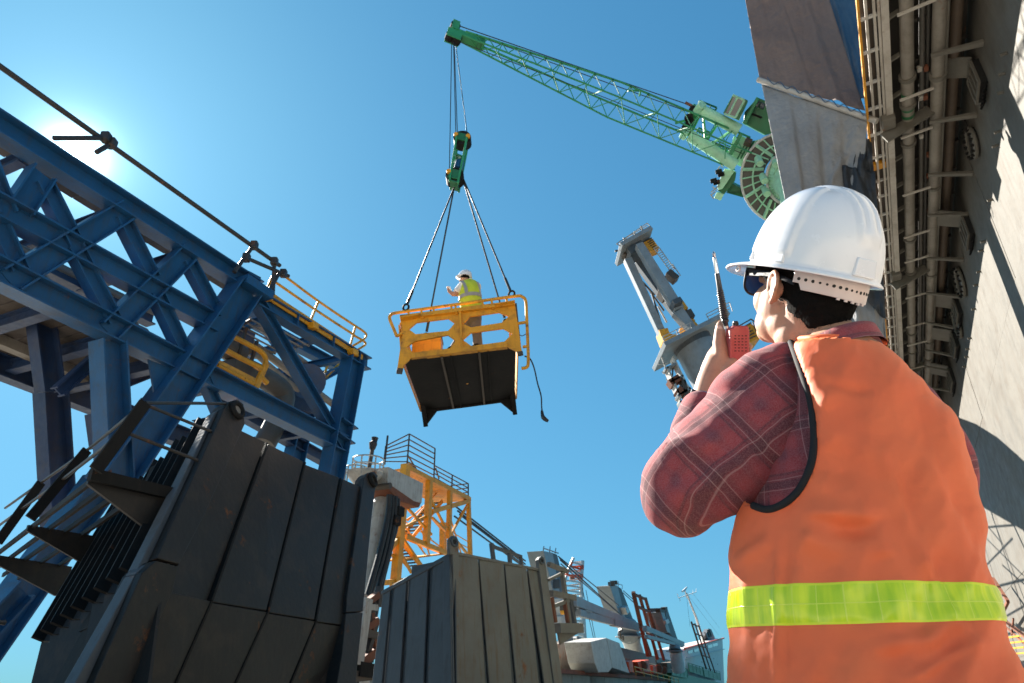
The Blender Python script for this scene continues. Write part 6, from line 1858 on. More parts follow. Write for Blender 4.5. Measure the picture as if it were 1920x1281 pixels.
# ---- clothes: materials
def plaid_mat():
    m, n, b = mat_new('red_plaid_flannel')
    tc = nd(n, 'ShaderNodeTexCoord')
    # slight warp so that no line is ruler straight
    wn = nd(n, 'ShaderNodeTexNoise'); wn.inputs['Scale'].default_value = 9; wn.inputs['Detail'].default_value = 2
    n.links.new(tc.outputs['Object'], wn.inputs['Vector'])
    sb = nd(n, 'ShaderNodeVectorMath', operation='SUBTRACT'); sb.inputs[1].default_value = (0.5, 0.5, 0.5)
    n.links.new(wn.outputs['Color'], sb.inputs[0])
    sc2 = nd(n, 'ShaderNodeVectorMath', operation='SCALE'); sc2.inputs['Scale'].default_value = 0.016
    n.links.new(sb.outputs[0], sc2.inputs[0])
    ad = nd(n, 'ShaderNodeVectorMath', operation='ADD')
    n.links.new(tc.outputs['Object'], ad.inputs[0]); n.links.new(sc2.outputs[0], ad.inputs[1])
    sx = nd(n, 'ShaderNodeSeparateXYZ'); n.links.new(ad.outputs[0], sx.inputs[0])
    z_ = sx.outputs['Z']
    X = nmath(n, 'ADD', sx.outputs['X'], nmath(n, 'MULTIPLY', z_, 0.35))
    Y = nmath(n, 'ADD', sx.outputs['Y'], nmath(n, 'MULTIPLY', z_, 0.25))

    def band(co, period, centre, half, soft):
        t = nmath(n, 'FRACT', nmath(n, 'ADD', nmath(n, 'DIVIDE', co, period), 100.0 - centre + 0.5))
        t = nmath(n, 'ABSOLUTE', nmath(n, 'SUBTRACT', t, 0.5))
        r = nd(n, 'ShaderNodeMapRange', interpolation_type='SMOOTHSTEP')
        r.inputs['From Min'].default_value = half + soft; r.inputs['From Max'].default_value = half
        n.links.new(t, r.inputs[0]); return r.outputs[0]
    PX_, PY_ = 0.108, 0.100
    red, dark, wine = (0.30, 0.045, 0.052), (0.055, 0.016, 0.024), (0.15, 0.026, 0.034)
    f0, _ = noise_fac(n, tc.outputs['Object'], 26, 0.3, 0.7, 5)
    c = mixc(n, f0, (0.26, 0.030, 0.036), (0.36, 0.048, 0.052))
    # broad wine bands, dark core stripes and pale hairlines, both ways
    for co, P in ((X, PX_), (Y, PY_)):
        c = mixc(n, nmath(n, 'MULTIPLY', band(co, P, 0.0, 0.14, 0.10), 0.55), c, wine)
        c = mixc(n, nmath(n, 'MULTIPLY', band(co, P, 0.0, 0.045, 0.03), 0.62), c, dark)
        c = mixc(n, nmath(n, 'MULTIPLY', band(co, P, 0.17, 0.012, 0.012), 0.5), c, dark)
    # bluish smudges where the soft bands cross half way
    hx = nmath(n, 'MULTIPLY', band(X, PX_, 0.5, 0.06, 0.1), band(Y, PY_, 0.5, 0.06, 0.12))
    hx2 = nmath(n, 'MULTIPLY', band(X, PX_, 0.5, 0.03, 0.08), 0.25)
    hy2 = nmath(n, 'MULTIPLY', band(Y, PY_, 0.5, 0.03, 0.08), 0.25)
    for q, a in ((hx, 0.32),): c = mixc(n, nmath(n, 'MULTIPLY', q, a), c, (0.07, 0.035, 0.06))
    for q in (hx2, hy2): c = mixc(n, q, c, (0.10, 0.03, 0.045))
    for co, P, offs in ((X, PX_, (-0.075, 0.085)), (Y, PY_, (-0.08, 0.09))):
        for o_ in offs: c = mixc(n, nmath(n, 'MULTIPLY', band(co, P, o_, 0.0045, 0.007), 0.30), c, (0.52, 0.36, 0.33))
    f3, _ = noise_fac(n, tc.outputs['Object'], 420, 0.38, 0.72, 3)
    c = mixc(n, nmath(n, 'MULTIPLY', f3, 0.22), c, (0.5, 0.28, 0.27))
    n.links.new(c, b.inputs['Base Color']); b.inputs['Roughness'].default_value = 0.95
    b.inputs['Sheen Weight'].default_value = 0.07; b.inputs['Sheen Roughness'].default_value = 0.5
    t = nd(n, 'ShaderNodeTexNoise'); t.inputs['Scale'].default_value = 700; t.inputs['Detail'].default_value = 3
    n.links.new(tc.outputs['Object'], t.inputs['Vector'])
    b1 = nd(n, 'ShaderNodeBump'); b1.inputs['Strength'].default_value = 0.4; b1.inputs['Distance'].default_value = 0.001
    n.links.new(t.outputs[0], b1.inputs['Height']); n.links.new(b1.outputs[0], b.inputs['Normal'])
    return m
M['plaid'] = plaid_mat()


def vest_mat():
    m, n, b = mat_new('orange_vest_cloth')
    tc = nd(n, 'ShaderNodeTexCoord')
    f, _ = noise_fac(n, tc.outputs['Object'], 5, 0.3, 0.7, 5)
    c = mixc(n, f, (0.98, 0.165, 0.055), (1.0, 0.20, 0.064))
    f2, _ = noise_fac(n, tc.outputs['Object'], 18, 0.55, 0.8, 6)
    c = mixc(n, nmath(n, 'MULTIPLY', f2, 0.18), c, (0.55, 0.07, 0.03))
    n.links.new(c, b.inputs['Base Color']); b.inputs['Roughness'].default_value = 0.62
    b.inputs['Sheen Weight'].default_value = 0.25; b.inputs['Sheen Tint'].default_value = (1, 0.55, 0.3, 1)
    mpn = nd(n, 'ShaderNodeMapping'); mpn.inputs['Scale'].default_value = (1, 1, 1)
    n.links.new(tc.outputs['Object'], mpn.inputs[0])
    w1 = nd(n, 'ShaderNodeTexWave', wave_type='BANDS', bands_direction='Z'); w1.inputs['Scale'].default_value = 520; w1.inputs['Distortion'].default_value = 0.6
    w2 = nd(n, 'ShaderNodeTexWave', wave_type='BANDS', bands_direction='X'); w2.inputs['Scale'].default_value = 520; w2.inputs['Distortion'].default_value = 0.6
    n.links.new(mpn.outputs[0], w1.inputs['Vector']); n.links.new(mpn.outputs[0], w2.inputs['Vector'])
    h = nmath(n, 'ADD', w1.outputs['Fac'], w2.outputs['Fac'])
    b1 = nd(n, 'ShaderNodeBump'); b1.inputs['Strength'].default_value = 0.22; b1.inputs['Distance'].default_value = 0.0006
    n.links.new(h, b1.inputs['Height'])
    t2 = nd(n, 'ShaderNodeTexNoise'); t2.inputs['Scale'].default_value = 11; t2.inputs['Detail'].default_value = 4; t2.inputs['Distortion'].default_value = 0.6
    n.links.new(tc.outputs['Object'], t2.inputs['Vector'])
    b2 = nd(n, 'ShaderNodeBump'); b2.inputs['Strength'].default_value = 0.32; b2.inputs['Distance'].default_value = 0.012
    n.links.new(t2.outputs[0], b2.inputs['Height']); n.links.new(b1.outputs[0], b2.inputs['Normal'])
    n.links.new(b2.outputs[0], b.inputs['Normal'])
    # thin cloth lets a little light through
    tr = nd(n, 'ShaderNodeBsdfTranslucent'); tr.inputs['Color'].default_value = (1.0, 0.26, 0.06, 1)
    mx = nd(n, 'ShaderNodeMixShader'); mx.inputs[0].default_value = 0.10
    out = [q for q in n.nodes if q.type == 'OUTPUT_MATERIAL'][0]
    n.links.new(b.outputs[0], mx.inputs[1]); n.links.new(tr.outputs[0], mx.inputs[2]); n.links.new(mx.outputs[0], out.inputs[0])
    return m
M['vest'] = vest_mat()


def tape_mat():
    m, n, b = mat_new('lime_reflective_tape')
    uv = nd(n, 'ShaderNodeUVMap'); sx = nd(n, 'ShaderNodeSeparateXYZ'); n.links.new(uv.outputs[0], sx.inputs[0])
    def line(co, period, half):
        t = nmath(n, 'FRACT', nmath(n, 'DIVIDE', co, period)); t = nmath(n, 'ABSOLUTE', nmath(n, 'SUBTRACT', t, 0.5))
        r = nd(n, 'ShaderNodeMapRange'); r.inputs['From Min'].default_value = half * 1.6; r.inputs['From Max'].default_value = half
        n.links.new(t, r.inputs[0]); return r.outputs[0]
    g1 = line(sx.outputs['X'], 0.034, 0.016)
    g2 = line(nmath(n, 'ADD', sx.outputs['Y'], 0.0), 1.0, 0.012)
    e = nmath(n, 'ABSOLUTE', nmath(n, 'SUBTRACT', sx.outputs['Y'], 0.5))
    er = nd(n, 'ShaderNodeMapRange'); er.inputs['From Min'].default_value = 0.43; er.inputs['From Max'].default_value = 0.45
    n.links.new(e, er.inputs[0])
    mpn = nd(n, 'ShaderNodeMapping'); mpn.inputs['Scale'].default_value = (70, 0.5, 1); n.links.new(uv.outputs[0], mpn.inputs[0])
    t = nd(n, 'ShaderNodeTexNoise'); t.inputs['Scale'].default_value = 1.0; t.inputs['Detail'].default_value = 4
    n.links.new(mpn.outputs[0], t.inputs['Vector'])
    r = nd(n, 'ShaderNodeMapRange'); r.inputs['From Min'].default_value = 0.36; r.inputs['From Max'].default_value = 0.66
    n.links.new(t.outputs[0], r.inputs[0])
    c = mixc(n, r.outputs[0], (0.50, 0.70, 0.004), (0.80, 0.88, 0.012))
    gl_ = nmath(n, 'MULTIPLY', nmath(n, 'MAXIMUM', g1, g2), 0.8)
    c = mixc(n, gl_, c, (0.80, 0.88, 0.09))
    c = mixc(n, er.outputs[0], c, (0.78, 0.84, 0.03))
    n.links.new(c, b.inputs['Base Color'])
    rr = nd(n, 'ShaderNodeMapRange'); rr.inputs['To Min'].default_value = 0.28; rr.inputs['To Max'].default_value = 0.6
    n.links.new(er.outputs[0], rr.inputs[0]); n.links.new(rr.outputs[0], b.inputs['Roughness'])
    b.inputs['Coat Weight'].default_value = 0.25; b.inputs['Coat Roughness'].default_value = 0.2
    h = nmath(n, 'ADD', nmath(n, 'MULTIPLY', t.outputs[0], 1.4), nmath(n, 'MULTIPLY', gl_, 0.5))
    b1 = nd(n, 'ShaderNodeBump'); b1.inputs['Strength'].default_value = 0.45; b1.inputs['Distance'].default_value = 0.0022
    n.links.new(h, b1.inputs['Height']); n.links.new(b1.outputs[0], b.inputs['Normal'])
    return m
M['tape'] = tape_mat()
M['piping'] = fabric('black_piping', (0.008, 0.0075, 0.008), rough=0.85, sheen=0.0)
M['trousers'] = fabric('dark_trouser_cloth', (0.05, 0.05, 0.06))
M['strap'] = shell('pale_plastic_strap', (0.62, 0.50, 0.46), 0.42)
M['frame_black'] = shell('black_spectacle_frame', (0.010, 0.012, 0.016), 0.6)
M['frame_black'].node_tree.nodes['Principled BSDF'].inputs['Coat Weight'].default_value = 0.0
M['frame_black'].node_tree.nodes['Principled BSDF'].inputs['Specular IOR Level'].default_value = 0.25
M['radio_red'] = shell('red_radio_plastic', (0.40, 0.062, 0.06), 0.45)
M['radio_black'] = shell('black_radio_rubber', (0.007, 0.007, 0.008), 0.5)
def chrome_mat():
    m, n, b = mat_new('chromed_aerial'); b.inputs['Base Color'].default_value = (0.55, 0.55, 0.56, 1); b.inputs['Metallic'].default_value = 1; b.inputs['Roughness'].default_value = 0.18
    return m
M['chrome'] = chrome_mat()
def lens_mat():
    m, n, b = mat_new('blue_mirror_lens'); b.inputs['Base Color'].default_value = (0.03, 0.11, 0.30, 1); b.inputs['Roughness'].default_value = 0.06
    b.inputs['Coat Weight'].default_value = 1.0; b.inputs['Transmission Weight'].default_value = 0.3
    return m
M['lens'] = lens_mat()
M['nail'] = shell('fingernail', (0.62, 0.36, 0.28), 0.3)

# ---- trunk: rows of (photo y, left x, right x); the depth is the body's own
ROWS = [(1400, 1338, 1945, .130), (1340, 1344, 1928, .132), (1281, 1349, 1910, .134), (1205, 1352, 1886, .134), (1130, 1353, 1868, .134), (1055, 1356, 1850, .136), (985, 1359, 1837, .138),
        (925, 1378, 1829, .140), (865, 1402, 1818, .140), (815, 1425, 1802, .138), (775, 1440, 1778, .134), (735, 1452, 1742, .126), (700, 1462, 1706, .115), (672, 1472, 1682, .102), (650, 1482, 1660, .088), (632, 1500, 1640, .07), (618, 1520, 1622, .058)]
ROWS = [(y, l + (4 if y > 960 else 0), r - (12 if y > 1240 else 18 if y > 1150 else 24 if y > 1000 else 27), d) for y, l, r, d in ROWS]
NR = 160


def vest_fold(px, py):
    """folds and creases of the vest's back, in metres outwards"""
    def seg(x0, y0, x1, y1, w_, am, side=0.0):
        dx, dy = x1 - x0, y1 - y0; L2 = dx * dx + dy * dy
        t = max(0, min(1, ((px - x0) * dx + (py - y0) * dy) / L2))
        s = ((px - x0) * dy - (py - y0) * dx) / math.sqrt(L2)
        ex, ey = px - (x0 + t * dx), py - (y0 + t * dy)
        d = math.sqrt(ex * ex + ey * ey)
        fade = min(1, 4 * t + .15) * min(1, 4 * (1 - t) + .15)
        ww = w_ * (1.0 if s * side <= 0 else 2.6)
        return am * fade * math.exp(-(d / ww) ** 2)
    h = 0
    h += seg(1658, 850, 1712, 1010, 7, 0.006, -1) + seg(1712, 1010, 1830, 1215, 6, 0.006, -1)       # long thin ridge
    h += seg(1695, 800, 1850, 1120, 16, 0.007, -1) + seg(1745, 760, 1862, 1060, 18, 0.008, 1)
    h += seg(1460, 1000, 1455, 1300, 6, 0.005, 1) - seg(1475, 1010, 1470, 1300, 10, 0.004)
    h += seg(1510, 962, 1640, 970, 11, 0.009, 1) - seg(1560, 985, 1650, 1000, 14, 0.006)             # pouch across the back
    h += seg(1500, 1000, 1580, 1040, 22, 0.006) + seg(1640, 980, 1660, 1050, 18, 0.006)
    h += seg(1525, 690, 1560, 770, 20, 0.006) - seg(1545, 720, 1640, 735, 9, 0.004)
    h += seg(1540, 800, 1680, 870, 26, 0.004) + seg(1380, 1060, 1450, 1010, 14, 0.004)
    h += seg(1620, 1220, 1780, 1190, 16, 0.005) + seg(1700, 1281, 1830, 1200, 10, 0.004) - seg(1600, 1200, 1700, 1240, 20, 0.004)
    h += seg(1520, 900, 1620, 930, 18, 0.004) + seg(1405, 1000, 1400, 1281, 12, 0.003)
    q = V((px / 130.0, py / 190.0, 3.1))
    h += 0.0055 * mnoise.fractal(q, 1.0, 2.1, 4)
    h += 0.004 * mnoise.noise(V((px / 60.0 + py / 300.0, py / 240.0, 8.0)))
    h -= 0.0035 * abs(mnoise.noise(V((px / 95.0 + py / 210.0, py / 330.0 - px / 260.0, 21.0)))) * 2 - 0.002
    h += 0.0018 * mnoise.fractal(V((px / 38.0, py / 70.0, 5.5)), 1.0, 2.0, 3)
    return h * 1.5


def row_at(y):
    for i in range(len(ROWS) - 1):
        a, b = ROWS[i], ROWS[i + 1]
        if b[0] <= y <= a[0]:
            t = (a[0] - y) / (a[0] - b[0])
            # smooth blend
            return [lerp(a[k], b[k], t) for k in (1, 2, 3)]
    return ROWS[-1][1:]


def trunk(y_from, y_to, step, inset=0.0, fold=True, keep=None, uvs=False):
    rings = []; ys = []
    y = y_from
    while y >= y_to - 1e-6: ys.append(y); y -= step
    for y in ys:
        # average of neighbouring rows keeps the outline soft
        q = [sum(row_at(min(1400, max(618, y + d)))[k] for d in (-14, 0, 14)) / 3 for k in range(3)]
        c = mp((q[0] + q[1]) / 2, y); a = (mp(q[1], y) - mp(q[0], y)).length / 2 - inset; bdep = q[2] - inset
        ring = []
        for k in range(NR):
            th = 2 * math.pi * k / NR
            cs, sn = math.cos(th), math.sin(th)
            p = c + VL * a * math.copysign(abs(cs) ** 0.86, cs) + VA * bdep * math.copysign(abs(sn) ** 0.82, sn)
            if fold and sn < 0.35:
                px, py = pix(p)
                nr_ = (VL * cs / a + VA * sn / bdep).normalized()
                p = p + nr_ * vest_fold(px, py) * min(1, (0.35 - sn) * 2)
            ring.append(p)
        rings.append(ring)
    return rings


ARM = [(1478, 628), (1500, 690), (1518, 745), (1526, 805), (1523, 862), (1503, 912), (1474, 942), (1440, 956), (1412, 948)]


def inside_poly(x, y, poly):
    c = False; j = len(poly) - 1
    for i in range(len(poly)):
        if (poly[i][1] > y) != (poly[j][1] > y) and x < (poly[j][0] - poly[i][0]) * (y - poly[i][1]) / (poly[j][1] - poly[i][1]) + poly[i][0]: c = not c
        j = i
    return c


ARM_S = smoothpath([V((q[0], q[1], 0)) for q in ARM], 6)
hole = [(q.x + 3.5, q.y + 1.5) for q in ARM_S] + [(1370, 930), (1330, 900), (1330, 600), (1470, 600)]
def neck_y(x): return 630 + 13 * ((x - 1560) / 80.0) ** 2 * (0.45 if x < 1560 else 0.5)
rings = trunk(1400, 622, 4.0)
mb = MB(); mb.loft(rings, caps=False)
faces = []
for f in mb.f:
    c = (mb.v[f[0]] + mb.v[f[1]] + mb.v[f[2]] + mb.v[f[3]]) / 4
    x, y = pix(c)
    front = (c - MPl.p0).dot(VA) > 0.02
    if inside_poly(x, y, hole) and not front: continue
    if front and y < 900 and x < 1480: continue
    # neckline of the back
    if y < neck_y(x) + 3: continue
    faces.append(f)
mb.f = faces
vest = add('vest', mb, M['vest'], man, smooth='all')
VEST_C = ORG[vest.name][0]
so_ = vest.modifiers.new('cloth', 'SOLIDIFY'); so_.thickness = 0.003; so_.offset = -1
# reflective band, following the vest's back
bt_, bb_ = 1116, 1174
def band_rows():
    out = []
    for j in range(9):
        v = j / 8
        ring = []
        for k in range(NR):
            # the band's edge runs a little lower to the right
            th = 2 * math.pi * k / NR
            sl = (math.cos(th) + 1) / 2
            y = lerp(bb_ + 6 * math.sin(sl * math.pi) + 4 * sl, bt_ - 10 + 16 * sl - 4, v)
            ring.append((th, y))
        out.append(ring)
    return out
vs = []; fs = []; uvl = []
br_ = band_rows()
cache = {}
for j, ring in enumerate(br_):
    for k, (th, y) in enumerate(ring):
        q = [sum(row_at(min(1400, max(618, y + d)))[m_] for d in (-14, 0, 14)) / 3 for m_ in range(3)]
        c = mp((q[0] + q[1]) / 2, y); a = (mp(q[1], y) - mp(q[0], y)).length / 2; bd = q[2]
        cs, sn = math.cos(th), math.sin(th)
        p = c + VL * a * math.copysign(abs(cs) ** 0.86, cs) + VA * bd * math.copysign(abs(sn) ** 0.82, sn)
        nr_ = (VL * cs / a + VA * sn / bd).normalized()
        h = 0.0
        if sn < 0.35:
            px, py = pix(p); h = vest_fold(px, py) * min(1, (0.35 - sn) * 2)
        edge = 0.0022 if 0 < j < 8 else 0.0008
        vs.append(p + nr_ * (h + edge)); uvl.append((th * 0.2, j / 8))
for j in range(8):
    for k in range(NR):
        l = (k + 1) % NR
        fs.append((j * NR + k, j * NR + l, (j + 1) * NR + l, (j + 1) * NR + k))
tb_ = MB(); tb_.v = vs; tb_.f = fs
tape_o = add('reflective_band', tb_, M['tape'], vest, smooth='all')
uvla = tape_o.data.uv_layers.new(name='UVMap')
for lp in tape_o.data.loops:
    u, v = uvl[lp.vertex_index]; uvla.data[lp.index].uv = (u, v)
# piping of the armhole lies on the vest's surface
def on_trunk(px, py, lift=0.004):
    """point of the trunk's near surface seen at this pixel"""
    y = min(1395, max(622, py))
    q = [sum(row_at(min(1400, max(618, y + d)))[m_] for d in (-14, 0, 14)) / 3 for m_ in range(3)]
    c = mp((q[0] + q[1]) / 2, y); a = (mp(q[1], y) - mp(q[0], y)).length / 2; bd = q[2]
    r = ray(px, py)
    # meet the row's curved section
    o2 = EYE - c
    best = None
    t0 = (c - EYE).dot(VA) / r.dot(VA)
    for i in range(-60, 61):
        t = t0 + i * 0.004
        p = EYE + r * t - c
        u_ = abs(p.dot(VL)) / a; w_ = abs(p.dot(VA)) / bd
        if u_ >= 1.05: continue
        if u_ ** 2.32 + w_ ** 2.44 <= 1.0:
            return EYE + r * (t - lift - max(0.0, vest_fold(px, py)) * 1.05)
    return EYE + r * t0
pp = [on_trunk(q.x, q.y, 0.005) for q in ARM_S]
for _ in range(3): pp = [pp[0]] + [(pp[i - 1] + pp[i] * 2 + pp[i + 1]) / 4 for i in range(1, len(pp) - 1)] + [pp[-1]]
add('armhole_piping', MB().tube(smoothpath(pp, 2), 0.0062, 10), M['piping'], vest, smooth='all')
nk = [on_trunk(x, neck_y(x) + 1.5, 0.006) for x in range(1478, 1668, 6)]
for _ in range(6): nk = [nk[0]] + [(nk[i - 1] + nk[i] * 2 + nk[i + 1]) / 4 for i in range(1, len(nk) - 1)] + [nk[-1]]
add('neck_hem', MB().tube(smoothpath(nk, 2), 0.0054, 8), M['vest'], vest, smooth='all')
def snap_edges():
    bm = bmesh.new(); bm.from_mesh(vest.data)
    c1 = smoothpath(pp, 3); c2 = smoothpath(nk, 3)
    for v in bm.verts:
        if not any(len(e.link_faces) == 1 for e in v.link_edges): continue
        w_ = v.co + VEST_C
        best = min(((w_ - q).length, i, q) for c in (c1, c2) for i, q in enumerate(c))
        if best[0] < 0.03: v.co = best[2] - VEST_C
    bmesh.ops.recalc_face_normals(bm, faces=bm.faces)
    bm.to_mesh(vest.data); bm.free()
    vest.data.update()
snap_edges()
# the shirt beneath
add('shirt_body', MB().loft(trunk(1395, 628, 16.0, 0.022, False)), M['plaid'], man, smooth='all', frame=(VL, UP, -VA))

# ---- left sleeve: upper arm out to the elbow, forearm back up to the cuff
arm_dir = (mp(1265, 930, -0.08) - mp(1480, 770)).normalized()
sl_ = MB()
def tubepx(mb, lst, n=28):
    P = [mp(x, y, o) for x, y, r, o in lst]; R = [r * mpp(x, y, o) for x, y, r, o in lst]
    S = smoothpath(P, 5); RR = []
    m = len(P) - 1
    for i in range(len(S)):
        t = i / (len(S) - 1) * m; k = min(int(t), m - 1); f = t - k
        RR.append(R[k] * (1 - f) + R[k + 1] * f)
    mb.tube(S, RR, n); mb.sph(S[0], RR[0], RR[0], RR[0], n=n); mb.sph(S[-1], RR[-1], RR[-1], RR[-1], n=n)
tubepx(sl_, [(1500, 800, 116, .06), (1460, 795, 120, .038), (1420, 815, 119, .012), (1372, 848, 108, -.02), (1325, 880, 96, -.05), (1285, 915, 80, -.05), (1274, 930, 74, -.04)])
tubepx(sl_, [(1274, 928, 72, -.03), (1278, 895, 62, .02), (1286, 862, 55, .07), (1296, 830, 47, .12), (1306, 800, 40, .15)])
tubepx(sl_, [(1432, 715, 62, .0), (1470, 705, 66, .03), (1540, 690, 60, .06)])
tubepx(sl_, [(1400, 760, 78, -.01), (1440, 730, 76, .0)])
sme = organic(sl_, 0.0055, 10, 0.6)
# cloth folds of the sleeve
sme.calc_loop_triangles()
ax_ = arm_dir; ay_ = VA.cross(ax_).normalized()
for v in sme.vertices:
    px, py = pix(v.co)
    q = v.co
    u_ = q.dot(ax_) * 16; w_ = q.dot(ay_) * 5
    h = 0.006 * mnoise.fractal(V((u_ * 0.5 + w_ * 0.6, w_, q.dot(VA) * 5)), 1.0, 2.0, 4)
    # bunching near the elbow and the armpit
    e = math.exp(-(((px - 1300) / 90.0) ** 2 + ((py - 860) / 110.0) ** 2))
    h += 0.007 * e * math.sin((px * 0.7 + py) / 16.0 + 2 * mnoise.noise(q * 14))
    e = math.exp(-(((px - 1475) / 50.0) ** 2 + ((py - 880) / 60.0) ** 2))
    h += 0.008 * e * math.sin((px - py * 0.75) / 13.0 + 1.5 * mnoise.noise(q * 12))
    v.co += v.normal * h
sleeve = add('sleeve', None, M['plaid'], man, smooth='all', me=sme, frame=(ax_, ay_, ax_.cross(ay_)))
# unbuttoned cuff
cu_ = MB(); tubepx(cu_, [(1302, 812, 45, .14), (1310, 784, 41, .165), (1313, 770, 38, .18)])
add('cuff', None, M['plaid'], man, smooth='all', me=organic(cu_, 0.004, 4), frame=(ax_, ay_, ax_.cross(ay_)))
# right sleeve shows past the vest's side
s2 = MB(); tubepx(s2, [(1705, 760, 50, .06), (1760, 835, 50, .07), (1786, 886, 43, .09), (1778, 960, 38, .14), (1740, 1000, 34, .26)])
add('sleeve', None, M['plaid'], man, smooth='all', me=organic(s2, 0.006, 6), frame=(VL, UP, -VA))

# ---- head frame: he looks up and to the left, away from us
HC = mp(1508, 548, 0.0)
hv = (HC - EYE).normalized(); CU = V((0, -SP, CP)); hu = (CU - hv * CU.dot(hv)).normalized(); hr = hv.cross(hu).normalized()
al, th_, be = math.radians(11.5), math.radians(47), math.radians(4)
f_img = (-hr) * math.cos(al) + hu * math.sin(al); u_img = hr * math.sin(al) + hu * math.cos(al)
hf = (f_img * math.cos(th_) + hv * math.sin(th_)).normalized()
hz = (u_img * math.cos(be) + hv * math.sin(be)).normalized()
hz = (hz - hf * hz.dot(hf)).normalized()
hl_ = hz.cross(hf).normalized()                     # his left, towards us
def H(x, y, z): return HC + hf * x + hl_ * y + hz * z
HA = (hf, hl_, hz)

sk = MB()
# skull, jaw, cheeks, nose
sk.sph(H(-0.005, 0, 0.035), 0.100, 0.076, 0.098, HA, 28, 18)
sk.sph(H(0.030, 0, -0.030), 0.066, 0.064, 0.075, HA, 24, 16)
sk.sph(H(0.040, 0, -0.075), 0.052, 0.055, 0.042, HA, 24, 14)
sk.sph(H(0.070, 0, -0.097), 0.024, 0.028, 0.022, HA)
sk.sph(H(0.060, 0.032, -0.030), 0.030, 0.030, 0.034, HA); sk.sph(H(0.060, -0.032, -0.030), 0.030, 0.030, 0.034, HA)
limb(sk, [H(0.092, 0, 0.0), H(0.110, 0, -0.028), H(0.114, 0, -0.036)], [0.010, 0.013, 0.015], 10)
limb(sk, [H(0.092, 0.018, -0.068), H(0.099, 0, -0.066), H(0.092, -0.018, -0.068)], [0.007, 0.010, 0.007], 8)
limb(sk, [H(0.088, 0.035, 0.012), H(0.096, 0, 0.016), H(0.088, -0.035, 0.012)], [0.010, 0.012, 0.010], 8)
# neck down into the collar
limb(sk, [H(-0.030, -0.004, -0.03), H(-0.050, -0.012, -0.085), mp(1556, 645, 0.01), mp(1566, 705, 0.01)], [0.060, 0.053, 0.060, 0.070], 24)
sk.sph(H(0.004, 0.0, -0.070), 0.058, 0.058, 0.046, HA, 22, 14); sk.sph(H(-0.022, 0.0, -0.088), 0.052, 0.054, 0.048, HA, 22, 14)
# ears: dish with its rim and lobe
def ear(s):
    y = s
    sk.sph(H(-0.005, 0.074 * y, -0.008), 0.014, 0.008, 0.026, HA, 14, 10)
    rim = [(0.014, 0.078, -0.012), (0.012, 0.084, 0.010), (0.000, 0.089, 0.025), (-0.016, 0.094, 0.024), (-0.026, 0.096, 0.010), (-0.024, 0.093, -0.010), (-0.015, 0.086, -0.026), (-0.002, 0.078, -0.034)]
    limb(sk, [H(a, b * y, c) for a, b, c in rim], [0.0042] * 3 + [0.005] * 2 + [0.0048, 0.0055, 0.0058], 10)
    inner = [(0.006, 0.078, -0.018), (-0.010, 0.084, -0.012), (-0.014, 0.087, 0.004), (-0.004, 0.084, 0.014)]
    limb(sk, [H(a, b * y, c) for a, b, c in inner], [0.003, 0.0036, 0.0036, 0.003], 8)
    fv = [H(a, b * y, c) for a, b, c in rim]; ctr = H(0.0, 0.077 * y, -0.004)
    for q in fv[1:7]: limb(sk, [lerp(q, ctr, 0.2), ctr], [0.0038, 0.005], 8)
ear(1); ear(-1)
# trunk and arms joining it all under the clothes
limb(sk, [mp(1575, 700, .0), mp(1600, 900, .0), mp(1620, 1280, .0)], [0.09, 0.11, 0.11])
limb(sk, [mp(1480, 740, .02), mp(1380, 840, -.03), mp(1278, 925, -.03)], [0.05, 0.048, 0.04])
limb(sk, [mp(1278, 925, -.03), mp(1296, 830, .12), mp(1321, 752, .185)], [0.040, 0.034, 0.0265])
limb(sk, [mp(1600, 740, .03), mp(1700, 775, .06), mp(1778, 880, .09)], [0.05, 0.035, 0.028])
# left hand
def hpx(lst, n=14):
    P = [mp(x, y, o) for x, y, r, o in lst]; R = [r * mpp(x, y, o) for x, y, r, o in lst]
    limb(sk, P, R, n)
hpx([(1321, 752, 25, .185), (1334, 715, 27, .195), (1345, 688, 26, .20), (1352, 668, 20, .205)], 18)     # back of the hand and thumb ball
hpx([(1326, 735, 20, .195), (1331, 700, 19, .205), (1339, 672, 16, .215), (1347, 655, 13, .22)], 16)
hpx([(1366, 700, 17, .185), (1372, 685, 15, .19)], 14)
hpx([(1352, 690, 18, .19), (1352, 660, 14.5, .187), (1350, 645, 13.6, .186), (1350, 630, 11.6, .186), (1350.5, 615, 9.6, .187), (1351, 608, 7.5, .188)], 16)   # thumb along the radio's side
for k, (kx, ky, ln) in enumerate(((1352, 648, 1.0), (1350, 664, 1.08), (1347, 681, 1.04), (1345, 698, .86))):      # four fingers curled round the far side
    hpx([(kx - 6, ky + 4, 10.5, .225), (kx + 14 * ln, ky - 3, 9.6, .25), (kx + 34 * ln, ky - 2, 8.6, .255), (kx + 50 * ln, ky + 1, 7.6, .245), (kx + 53 * ln, ky + 2, 6.6, .225)], 12)
hand_v = None
bme = organic(sk, 0.0030, 9, 0.5)
body = add('body', None, M['skin'], man, smooth='all', me=bme)
nl = MB(); nc = mp(1349.5, 617, .176)
nl.sph(nc, 0.0072, 0.0025, 0.0095, (hr, hv, (hu * 0.99 - hr * .05).normalized()), 14, 10)
add('thumbnail', nl, M['nail'], body, smooth='all')

